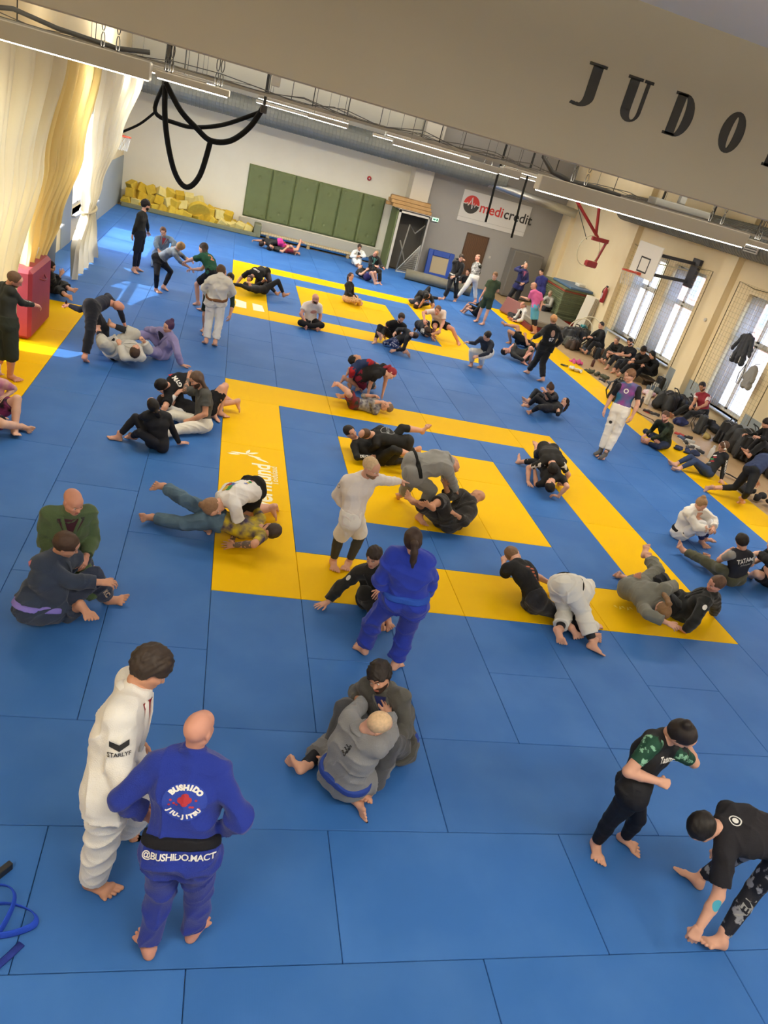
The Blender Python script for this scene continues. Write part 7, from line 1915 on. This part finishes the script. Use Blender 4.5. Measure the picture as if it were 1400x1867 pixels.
P = person('sitdoor', 'person in black sitting on the floor in front of the brown door', .95, 'fair', 1.0, ('short', '2a1c16'))
rash(P, '1c1c1e', 1.9); tights(P, '1b1b1f', 1.85)
P = person('kidlying', 'person in black shorts lying behind the man in green with bent bare legs', .9, 'fair', 1.0, ('short', '2a1c16'))
rash(P, '1a1a1c', 1.3); shorts(P, '1c1c1e', .9)
P = person('clapper', 'balding person in white printed judo jacket sitting near the crash mat', .95, 'rosy', 1.0, ('ring', '8a705a'))
gi(P, 'e2dfd6', '1c1c20', None, arm=1.8, front='1c1c20')
P = person('greysit', 'person in light grey top sitting on the crash mat against the green stack', .9, 'fair', 1.0, ('buzz', '8a765e'), floor=.2)
top(P, cloth('a09d94', kind='tee'), 1.9, 'sweater', .016, .02); gipants(P, '26262c')
P = person('liepairA', 'dark haired person in black crawling over a partner at the far yellow edge', .95, 'tan', 1.0, ('short', '14100f'))
rash(P, '1b1b1d', .7); tights(P, '1c1c20', 1.9)
P = person('liepairB', 'person in dark grey lying under the dark haired one at the far yellow edge', .95, 'fair', 1.0, ('short', '2a1c16'))
rash(P, '2a2a2c', .7); tights(P, '1d1d22', 1.8)
P = person('widestance', 'man in white shirt and black shorts lunging with one leg stretched out', 1.02, 'rosy', 1.04, ('short', '5a4030'))
tee(P, 'e4d3c9', .65); shorts(P, '19191c', .6)
P = person('ballman', 'curled up person in black top with white shoulder marks before the lunging man', .98, 'tan', 1.08, ('short', '2c201a'))
rash(P, '1a1b1f', 1.0); shorts(P, '1c1c22', .9); sleeves(P, cloth('d4d4d2', '1c1c20', 'noise', 10, 'rash', .7), .4, .01)
P = person('beardtee', 'bearded man in black shirt and leggings holding a partner between his legs', 1.0, 'fair', 1.04, ('short', '2a1d16'), '35251b')
tee(P, '1c1c1d', .7); tights(P, '19191c', 1.8)
P = person('braidwoman', 'woman with dark braid and patterned blue leggings leaning in', .92, 'fair', 1.0, ('braid', '2a1b15'))
rash(P, '1d1e24', 1.9); tights(P, None, 1.9, cloth('22305f', 'a0a4b0', 'blot', 22, 'rash'))
P = person('leopard', 'person in black top and leopard print trousers sitting alone on the yellow mat', .9, 'fair', .98, ('pony', '3a2018'))
rash(P, '1f1f1f', 1.95); bottoms(P, cloth('d9b184', '7a4a24', 'spots', 22, 'tee'), 1.85, 'trousers', .012, .02)
P = person('whitegisit', 'man in white judo suit sitting with crossed arms by the green wall pads', .95, 'tan', 1.0, ('short', '2a1c16'))
gi(P, 'e4e2da', None, None, arm=1.9, front='1b1b1d', open_=True)
P = person('blackgiwoman', 'woman in open black judo jacket over a turquoise top sitting on the bench', .92, 'rosy', .98, ('pony', '8a6a4a'))
gi(P, '1b1b1c', None, None, arm=1.9, front='5f9a92', open_=True)
P = person('tattoolying', 'person in black lying in front of the seated pair by the green pads', .95, 'fair', 1.0, ('short', '2a1c16'))
rash(P, '1b1b1d', .6); shorts(P, '3a2f5a', .8)
P = person('baldsit', 'bald bearded man in white shirt and black trousers sitting cross legged', 1.0, 'rosy', 1.06, ('', '3a2a20'), '4a3022')
tee(P, 'e6dbd2', .6); bottoms(P, cloth('1b1b1e', kind='tee'), 1.75, 'trousers', .014, .02)
V_, F_ = disc2d(.09, .05, 3, 16)
decal(P, 'shirt', *front_frame(P, .62), (V_, F_), mat('print_rose', 'c08a80', .8), 'print')
P = person('capetee', 'balding man in black shirt leaning over a partner at the back yellow corner', 1.0, 'mid', 1.06, ('ring', '3a2a20'))
tee(P, '1b1b1c', .7); tights(P, '2c2226', 1.85)
letters(P, 'shirt', back_frame(P, .85), 'CAMP', .08, M_WHITE, .003)
P = person('underdark', 'dark haired person in black lying on the back yellow corner', 1.0, 'tan', 1.0, ('short', '1a1210'))
rash(P, '1d1c1d', 1.9); tights(P, '1e1d1f', 1.85)
P = person('pinkshorts', 'person in black top and bright pink shorts wrestling before the bench', 1.0, 'mid', 1.0, ('short', '2a1c16'))
rash(P, '1b1b1d', .7); shorts(P, 'cf3d8c', .95)
P = person('underpink', 'person with bare legs lying beneath the wrestler in pink shorts', 1.0, 'mid', 1.0, ('short', '1f1713'))
rash(P, '2a2c2a', .7); shorts(P, '8a3038', .7)
# --- window side with the curtains
P = person('brownbelt', 'man in white judo suit with brown belt standing with his back turned', 1.03, 'fair', 1.02, ('short', '4a382a'))
gi(P, 'dcdad2', 'e0dfdb', '7a5232', arm=1.8, front=None)
P = person('hiddenpartner', 'dark haired partner mostly hidden behind the man with the brown belt', .95, 'fair', .95, ('short', '1f1613'))
rash(P, '2a3a30', 1.3); shorts(P, '1c2a24', .8)
P = person('greenjersey', 'man in green jersey numbered two and black shorts pulling a partner', 1.02, 'fair', 1.0, ('long', '2c2019'))
tee(P, '1f4a35', .55); shorts(P, '16171a', .8)
letters(P, 'shirt', back_frame(P, .68), '2', .24, mat('print_coral', 'c0704e', .7), .008)
P = person('tiedye', 'blond woman in grey tie dye top and black leggings gripping wrists', .98, 'fair', 1.06, ('bun', '9a7a50'))
rash(P, None, 1.4, cloth('aeb8c2', '3a424c', 'noise', 5, 'rash', .4)); tights(P, '14161f', 1.92); shorts(P, '17181d', .4, off1=.02)
P = person('beardstand', 'bearded man in black long sleeve and black shorts standing with hands behind', 1.0, 'fair', .98, ('curly', '1c1411'), '241a15')
rash(P, '20211f', 1.95); tights(P, '191d2a', 1.9); shorts(P, '171b26', .95)
P = person('greyredsit', 'person in grey blue judo jacket over red kneeling behind the tie dye woman', .98, 'fair', 1.0, ('short', '5a3a28'))
gi(P, '70808f', '7388a2', None, arm=1.85, front='8a3038', open_=True)
P = person('bendbald', 'bald man in dark navy long sleeve and trousers stooping over a partner', 1.03, 'rosy', 1.08, ('', '6a4a38'))
rash(P, '1c2030', 1.95); gipants(P, '191b24', 1.88)
P = person('whitelying', 'person in grey white judo suit with black belt lying with legs raised', 1.0, 'fair', 1.06, ('short', '3a2a20'), hands=('fist', 'fist'))
gi(P, 'c9c8c2', 'bdbcb5', '1b1a1c', arm=1.85, leg=1.45, front=None, off=.028)
legpiece(P, cloth('20222a', kind='rash'), 1.9, 'leggings', .008)
P = person('purplegi', 'woman with purple hair in a lilac judo suit leaning on one arm', .95, 'fair', 1.05, ('bun', '3c2644'), hands=('flat', 'fist'))
gi(P, '8d86b4', None, None, arm=1.9, front='2a2a3c')
P = person('edgestand', 'shaven man in black long sleeve and long shorts standing beside the red crash mat', 1.02, 'rosy', 1.06, ('buzz', '5a4434'), '5a4030', hands=('relax', 'relax'))
rash(P, '2b2e2b', 1.9); shorts(P, '2b3029', 1.15, off1=.05)
letters(P, 'rash_guard', front_frame(P, .7), 'G', .12, M_GREY, .003)
P = person('edgesit', 'bare legged person sitting at the edge of the yellow mat below the standing man', 1.0, 'pale', 1.04, ('short', '3a2a20'))
rash(P, None, 1.0, cloth('caa596', 'b0708c', 'noise', 8, 'rash', .6)); shorts(P, None, .75, cloth('1d2028', '8a3a6a', 'noise', 7, 'tee', .75))
P = person('curtainsit', 'person in black sitting on the floor beside the red crash mat', .95, 'fair', 1.0, ('short', '2a1c16'))
gi(P, '1d1f22', None, None, arm=1.8, leg=1.7, front=None)
P = person('edgeblack', 'person in black sweater sitting among the bags at the picture edge', .97, 'fair', 1.0, ('messy', '1f1713'), floor=.1)
top(P, cloth('1d1d1e', kind='tee'), 1.9, 'sweater', .02, .022, wr=.006); gipants(P, '1c1c1f')

# ------------------------------------------------------------------ bags, shoes and clothes along the window wall
ZF = Z_FLOOR
def spline(pts, sub=6):
    P_ = [Vector(p) for p in pts]
    out = []
    for i in range(len(P_) - 1):
        p0 = P_[max(i - 1, 0)]; p1 = P_[i]; p2 = P_[i + 1]; p3 = P_[min(i + 2, len(P_) - 1)]
        for q in range(sub):
            t = q / sub
            out.append(.5 * ((2 * p1) + (-p0 + p2) * t + (2 * p0 - 5 * p1 + 4 * p2 - p3) * t * t + (-p0 + 3 * p1 - 3 * p2 + p3) * t ** 3))
    return out + [P_[-1]]
def soft(w, d, h, seed, fold=.012, ff=22, vox=.022, top_=.82, round_=.26):
    """soft sack: rounded box, bulged and creased"""
    r = min(w, d, h) * round_
    F = Field((-w * .75, -d * .75, -.02), (w * .75, d * .75, h * 1.25), vox)
    for sx in (-1, 0, 1):
        for sy in (-1, 1):
            F.cone((sx * (w / 2 - r), sy * (d / 2 - r), r), (sx * (w / 2 - r) * top_, sy * (d / 2 - r) * top_, h - r), r * 1.05, r * .95, r * .5)
    V, Q = F.nets()
    N = vnormals(V, Q)
    V = V + N * (folds(V, ff, seed) * fold)[:, None]
    V[:, 2] = np.maximum(V[:, 2], 0)
    return V, Q
def backpack(loc, rz, c, size, label, lean=.0, seed=1, c2=None):
    e = empty('backpack', loc, math.radians(rz)); tag(e, label, 'backpack', 'bags along the window wall')
    m = mat('nylon_' + c, c, .6, c2=tuple(.8 * x for x in [int(c[i:i + 2], 16) / 255 for i in (0, 2, 4)]), scale=9, bump=.15, bscale=80)
    m2 = mat('nylon_' + (c2 or '26262a'), c2 or '26262a', .6)
    s = size
    mesh_obj('body', *soft(.32 * s, .2 * s, .5 * s, seed), m, None, e)
    v, q = soft(.26 * s, .09 * s, .24 * s, seed + 3, .008)
    v = v + np.array([0, -.12 * s, .04 * s]); mesh_obj('front_pocket', v, q, m2, None, e)
    for sx in (-1, 1):
        MB().tube([(sx * .08 * s, .09 * s, .46 * s), (sx * .11 * s, .2 * s, .4 * s), (sx * .13 * s, .22 * s, .2 * s), (sx * .12 * s, .1 * s, .03 * s)], .022 * s, 6, flat=((0, 1, .3), .35)).build('shoulder_strap', m2, e, smooth=True)
    MB().tube([(-.05 * s, .05 * s, .49 * s), (-.03 * s, .05 * s, .56 * s), (.03 * s, .05 * s, .56 * s), (.05 * s, .05 * s, .49 * s)], .012 * s, 6).build('handle', m2, e, smooth=True)
    MB().tube([(-.13 * s, -.07 * s, .42 * s), (0, -.09 * s, .485 * s), (.13 * s, -.07 * s, .42 * s)], .006 * s, 5).build('zip', mat('zip_grey', '77757a', .4), e, smooth=True)
    return e
def duffel(loc, rz, c, L, r, label, seed=2):
    e = empty('duffel_bag', loc, math.radians(rz)); tag(e, label, 'bag', 'bags along the window wall')
    m = mat('nylon_' + c, c, .6, c2=tuple(.8 * x for x in [int(c[i:i + 2], 16) / 255 for i in (0, 2, 4)]), scale=9, bump=.15, bscale=80)
    mesh_obj('body', *soft(L, r * 2, r * 1.8, seed, .02, 16, .028), m, None, e)
    m2 = mat('webbing', '1c1c1e', .7)
    for sx in (-.5, .5):
        MB().tube([(sx * L * .4, -r * 1.02, r * .3), (sx * L * .4, -r * .9, r * 1.4), (sx * L * .2, -r * .2, r * 2.2), (0, 0, r * 2.25)], .02, 6, flat=((0, 1, .2), .35)).build('handle', m2, e, smooth=True)
    MB().tube([(-L * .42, 0, r * 1.74), (0, .02, r * 1.84), (L * .42, 0, r * 1.74)], .008, 5).build('zip', mat('zip_grey', '77757a', .4), e, smooth=True)
    return e
def heap(loc, rz, c, w, d, h, label, seed, name='crumpled_jacket', cat_='clothing', c2=None):
    V, Q = soft(w, d, h, seed, .03, 26, .018, .5, .42)
    m = mat('heap_%s_%s' % (c, c2), c, .85, c2=c2 or tuple(.85 * x for x in [int(c[i:i + 2], 16) / 255 for i in (0, 2, 4)]), scale=8, bump=.15, bscale=90)
    o = mesh_obj(name, V, Q, m, None, None, loc); o.rotation_euler.z = math.radians(rz)
    return tag(o, label, cat_)
def shoe(loc, rz, c, label, sole='d8d6d0', s=1.0):
    e = empty('shoe', loc, math.radians(rz)); tag(e, label, 'shoe', 'shoes lying at the edge of the mats')
    F = Field((-.07, -.16, 0), (.07, .18, .14), .011)
    F.cone((0, -.09, .035), (0, .1, .035), .04, .042, .02)
    F.cone((0, -.09, .06), (0, -.02, .06), .037, .035, .02)
    F.cone((0, .0, .055), (0, .11, .035), .036, .032, .02)
    F.ell((0, -.06, .12), (.026, .045, .05), .01, True)
    V, Q = F.nets(); V[:, 2] = np.maximum(V[:, 2], .012)
    mesh_obj('upper', V * s, Q, mat('shoe_' + c, c, .6), None, e)
    MB().prism([(.042 * math.cos(a) * s, (.135 if math.sin(a) > 0 else .13) * math.sin(a) * s) for a in [i * math.pi / 8 for i in range(16)]], 0, .02).build('sole', mat('sole_' + sole, sole, .6), e, (0, 0, .022), (-math.pi / 2, 0, 0))
    for k in range(3):
        MB().tube([(-.025 * s, (.02 + .025 * k) * s, .075 * s), (.0, (.025 + .025 * k) * s, .088 * s), (.025 * s, (.02 + .025 * k) * s, .075 * s)], .004, 4).build('lace', mat('lace', 'c9c7c0', .7), e)
    return e
def bottle(loc, c, h, r, label, capc='222222'):
    e = empty('drink_bottle', loc); tag(e, label, 'bottle')
    MB().lathe([(r * .9, 0), (r, .01), (r, h * .68), (r * .55, h * .82), (r * .5, h * .88)], 14).build('body', mat('bottle_' + c, c, .35), e, smooth=True)
    MB().lathe([(r * .55, h * .88), (r * .55, h)], 12).build('cap', mat('cap_' + capc, capc, .4), e)
    return e
duffel((11.85, 16.7, ZF), 30, '3a2a20', .55, .2, 'brown patterned holdall at the start of the bag row', 3)
duffel((12.3, 16.55, ZF), 70, '4a5460', .5, .16, 'grey striped holdall beside the brown one', 5)
heap((11.05, 14.6, ZF), 20, 'd0568c', .5, .28, .14, 'pink crumpled garment on the wooden floor', 7, 'pink_garment')
heap((10.5, 13.4, .0), -30, 'e2e0d8', .42, .25, .12, 'white crumpled garment lying on the yellow strip', 8, 'white_garment')
heap((10.25, 13.75, .0), -40, '2b2d30', .25, .14, .07, 'small dark garment beside the white one on the yellow strip', 18, 'dark_garment')
heap((11.35, 13.6, ZF), -50, '4a4c38', .75, .32, .13, 'olive jacket dropped at the strip edge', 9, 'olive_jacket')
shoe((11.25, 13.0, ZF), 20, '26262a', 'dark shoe near the olive jacket')
shoe((11.4, 12.85, ZF), -10, '3a3c40', 'grey shoe nearest the standing tall man')
bottle((11.7, 14.7, ZF), '4a2420', .3, .05, 'dark red flask behind the olive jacket')
duffel((12.8, 16.5, ZF), 100, '7a5230', .4, .17, 'orange brown bag in front of the grey haired man', 11)
backpack((12.45, 16.0, ZF), 80, '20262c', .8, 'dark blue rucksack between the seated people', seed=12)
backpack((10.55, 10.85, .0), 110, '141416', 1.25, 'large black rucksack on the yellow strip behind the tall man', seed=13)
tb = empty('tote_bag', (11.95, 11.45, ZF), math.radians(60)); tag(tb, 'white cloth tote bag standing on the floor', 'bag', 'bags along the window wall')
mesh_obj('body', *soft(.38, .14, .42, 4, .012, 18), mat('tote_white', 'd8d2c4', .9), None, tb)
for sy in (-1, 1):
    MB().tube([(-.1, sy * .05, .4), (-.08, sy * .06, .58), (.08, sy * .06, .58), (.1, sy * .05, .4)], .014, 6, flat=((0, 1, 0), .35)).build('handle', mat('tote_white', 'd8d2c4', .9), tb, smooth=True)
heap((13.05, 13.0, ZF), 0, '56626a', .4, .35, .2, 'grey blue cap and scarf heap by the wall', 21, 'scarf_heap')
heap((12.6, 12.45, ZF), 10, 'c0788c', .35, .3, .16, 'pink striped towel beside the tote bag', 22, 'striped_towel', 'towel', 'e0d4d4')
backpack((13.35, 13.25, ZF), -80, '191a1c', .95, 'black rucksack with white trim against the cream wall', seed=14, c2='cfcdc6')
bottle((11.45, 10.95, ZF), '1f1f21', .32, .05, 'tall black flask near the tote bag')
shoe((11.5, 10.55, ZF), 40, '2a1c1e', 'black and red shoe by the flask', 'a8302c')
shoe((11.65, 10.4, ZF), 60, '242427', 'black shoe beside the red soled one')
tag(MB().tube([(11.0, 10.6, .02), (10.9, 10.3, .03), (11.0, 10.0, .02), (11.15, 9.7, .03), (11.1, 9.4, .02), (11.3, 9.2, .0)], .03, 6, flat=((0, 0, 1), .3)).build('brown_belt', cloth('4f3a28', kind='tee'), smooth=True), 'dark brown belt snaking along the yellow strip', 'belt')
duffel((12.45, 11.2, ZF), 35, '121214', .95, .3, 'big black duffel bag beside the tote bag', 23)
duffel((13.1, 11.3, ZF), 65, '17171a', .85, .26, 'second black duffel bag closer to the wall', 24)
heap((13.2, 12.1, ZF), 30, '15161a', .7, .4, .3, 'black coat heaped by the pilaster', 25, 'black_coat')
bottle((12.75, 12.05, ZF + .0), '2f9a4a', .24, .045, 'small green bottle among the bags', 'dfe4e0')
heap((13.35, 10.1, ZF), 80, '1a1a1d', .8, .35, .22, 'black trousers lying below the window sill', 26, 'black_trousers')
backpack((12.5, 9.55, ZF), 40, '34373a', 1.05, 'grey black rucksack lying open on the floor', seed=27)
heap((12.2, 10.0, ZF), 10, '232a5a', .4, .3, .18, 'dark blue garment at the seated man\'s feet', 28, 'blue_garment')
backpack((12.85, 8.95, ZF), -60, '17161a', 1.3, 'very large black rucksack standing alone on the floor', seed=29)
heap((12.55, 9.2, ZF), 50, 'b09a5c', .3, .2, .14, 'mustard pouch beside the very large rucksack', 30, 'mustard_pouch', 'pouch')
duffel((12.98, 8.35, ZF), 75, '161618', 1.15, .38, 'huge black kit bag next to the picture edge', 31)
backpack((12.75, 7.9, ZF), -50, '1b1b1d', 1.35, 'black sports rucksack with white dot in front of the huge kit bag', seed=32, c2='202022')
duffel((13.1, 7.2, ZF), 80, '19191c', 1.0, .34, 'last black kit bag cut by the picture edge', 33)
for k, (x, y, rz, c, lb) in enumerate(((11.55, 8.95, 30, 'a8362e', 'red trainer at the strip edge'), (11.48, 8.72, 10, '3a4a6a', 'blue trainer at the strip edge'), (11.62, 8.55, 70, 'b9b9b6', 'light grey trainer at the strip edge'), (11.42, 8.42, -20, '232326', 'black trainer at the strip edge'), (11.55, 8.2, 40, 'd6d4ce', 'white trainer beside the black one'), (11.35, 8.1, 100, '4a4a4e', 'dark grey trainer at the strip edge'), (11.5, 7.9, 20, '2c2c30', 'black low shoe near the white bottle'), (11.3, 7.82, -30, 'a89c84', 'beige shoe near the leaning man'), (11.75, 8.85, 80, '1f1f22', 'black slipper beside the red trainer'))):
    shoe((x, y, ZF), rz, c, lb)
bottle((11.6, 7.62, ZF), 'd4d4d2', .34, .06, 'white sports bottle lying zone beside the man with headphones'.replace(' lying zone', ''), 'c0c0c0')
heap((10.95, 7.65, .0), -30, '27355c', .6, .3, .1, 'navy judo jacket lying behind the man with headphones', 34, 'navy_jacket')
heap((11.35, 5.35, .0), -60, '17171a', .95, .4, .16, 'black jacket crumpled at the wooden floor edge', 35)
gl_ = empty('boxing_glove', (10.75, 4.1, 0), 1.0); tag(gl_, 'black padded glove lying on the yellow strip', 'glove')
V, Q = soft(.2, .16, .12, 36, .006, 20, .014, .7, .48)
mesh_obj('mitt', V, Q, mat('glove_black', '1d1d1b', .5), None, gl_)
V, Q = soft(.12, .1, .09, 37, .004, 20, .012, .9, .48)
mesh_obj('cuff', V + np.array([.14, 0, 0]), Q, mat('glove_cuff', '2b2b28', .6), None, gl_)
tag(MB().tube([(11.2, 6.75, .02), (11.4, 6.5, .03), (11.5, 6.3, .02), (11.75, 6.15, 0)], .035, 6, flat=((0, 0, 1), .3)).build('black_belt', cloth('1b1b1d', kind='tee'), smooth=True), 'black belt dropped beside the man with headphones', 'belt')
wb = empty('low_bench', (13.25, 14.45, ZF)); tag(wb, 'low dark bench under the row of people below the windows', 'bench')
MB().box(-.22, .22, -.95, .75, .17, .22, bev=.012).build('seat', mat('bench_dark', '4a3a2a', .6, c2='3f3123', scale=4, pat='wave'), wb)
for y in (-.75, .55):
    MB().box(-.18, .18, y - .04, y + .04, 0, .17).build('leg', mat('bench_leg_dark', '33281d', .7), wb)
# bags near the stacked mats
duffel((12.3, 17.9, ZF), 20, '15171a', .9, .3, 'black kit bag under the gym hoops', 41)
duffel((12.9, 18.4, ZF), 60, '17191d', .7, .26, 'black kit bag next to the white panels', 42)
heap((12.1, 17.4, ZF), 0, '24479a', .5, .25, .18, 'bright blue garment on the black kit bag row', 43, 'blue_jacket')
heap((13.2, 19.0, .35), 0, '3f8f96', .26, .24, .14, 'teal cap on top of the bags', 44, 'teal_cap', 'cap')
tag(MB().box(-.3, .3, -.2, .2, 0, .38, bev=.03).build('bag_crate', mat('crate_dark', '2a2a2c', .7), None, (13.2, 19.0, ZF)), 'dark crate under the teal cap', 'crate')
duffel((11.9, 17.0, ZF), 0, '4a4c44', .6, .2, 'grey green bag behind the walking man', 45)
# jackets on the window
def hanging_coat(loc, c, w, h, label, seed, trim=None):
    e = empty('hanging_jacket', loc); tag(e, label, 'jacket', 'jackets hung at the window')
    F = Field((-.2, -w, -h * 1.1), (.2, w, .1), .018)
    F.cone((0, 0, -.06), (0, 0, -h * .9), .07, .08, .05)
    for s_ in (-1, 1):
        F.cone((0, s_ * w * .15, -.08), (.0, s_ * w * .32, -h * .92), .06, .085, .05)
        F.cone((0, s_ * w * .3, -.1), (-.02, s_ * w * .62, -h * .62), .06, .05, .03)
    V, Q = F.nets()
    V = V + vnormals(V, Q) * (folds(V, 30, seed) * .014)[:, None]
    mesh_obj('shell', V, Q, mat('jacket_' + c, c, .8, bump=.1), None, e)
    MB().tube([(0, 0, -.03), (0, .03, .03), (.12, 0, .06)], .008, 5).build('hanger_loop', M_WIRE, e)
    if trim:
        for s_ in (-1, 1):
            MB().tube([(-.09, s_ * w * .3, -h * .9), (-.1, s_ * w * .3, -h * .72)], .012, 5).build('trim', mat('trim_white', 'd8d8d4', .6), e)
    return e
hanging_coat((13.45, 10.55, 2.62), '33363c', .62, .85, 'dark jacket with white trim hanging in front of the window', 51, True)
hanging_coat((13.5, 9.85, 1.95), '8c8a86', .3, .62, 'grey jacket hanging at the side of the open window', 52)
tag(MB().tube([(13.45, 10.15, 1.9), (13.45, 10.25, 1.6), (13.45, 10.2, 1.35), (13.45, 10.1, 1.35), (13.45, 10.08, 1.6), (13.45, 10.15, 1.9)], .012, 5).build('cord_loop', M_WIRE, smooth=True), 'thin cord loop hanging in the open window', 'cord')
# folded blue belt at the near edge
bl = cloth('2146b4', kind='tee')
bp_ = spline([(-1.35, -3.62, .03), (-1.12, -3.6, .05), (-.95, -3.66, .05), (-.93, -3.74, .045), (-1.1, -3.8, .045), (-1.4, -3.8, .04), (-1.45, -3.6, .06), (-1.2, -3.5, .08), (-1.08, -3.56, .09), (-1.08, -3.7, .07), (-1.15, -3.85, .03), (-1.3, -4.0, .02)])
o = MB().tube(bp_, .026, 8, flat=(lambda i, b=bp_: Vector((-(b[min(i + 1, len(b) - 1)] - b[max(i - 1, 0)]).y, (b[min(i + 1, len(b) - 1)] - b[max(i - 1, 0)]).x, .02)), .2)).build('blue_belt', bl, smooth=True)
tag(o, 'coiled bright blue belt lying on the mat at the near edge', 'belt')
o = MB().tube([(-.97, -3.83, .012), (-1.02, -3.9, .014), (-1.12, -4.02, .012), (-1.3, -4.2, .012)], .024, 8, flat=((0, 0, 1), .2)).build('belt_end', cloth('1f2f7c', kind='tee'), o, smooth=True)
heap((-1.36, -3.95, .0), 20, '1f3a92', .4, .3, .05, 'folded blue judo jacket under the coiled belt', 61, 'blue_judo_jacket')
tag(MB().box(-.1, .1, -.02, .02, 0, .06, bev=.004).build('phone_case', mat('case_black', '1b1c20', .5), None, (-1.22, -3.4, .0), (0, 0, .9)), 'dark case standing next to the coiled belt', 'case')
# bottle held by the drinking man
PD = PEOPLE_BUILT['drinker']
hp_ = PD.base + PD.J['rw'] + nrm(PD.J['rw'] - PD.J['re']) * .1
bottle(tuple(hp_ - np.array([0, 0, .05])), 'd2d4d4', .2, .035, 'clear bottle held up by the drinking man')
# phone in the stooping man's hand
PB = PEOPLE_BUILT['bendbald']
q_ = PB.base + PB.J['rw'] + nrm(PB.J['rw'] - PB.J['re']) * .09
tag(MB().box(-.006, .006, -.035, .035, -.07, .07, bev=.003).build('smartphone', mat('phone_black', '15161a', .25), None, tuple(q_), (.3, .2, .5)), 'black phone in the stooping man\'s raised hand', 'phone')
print('script seconds', round(time.time() - T_START, 1))
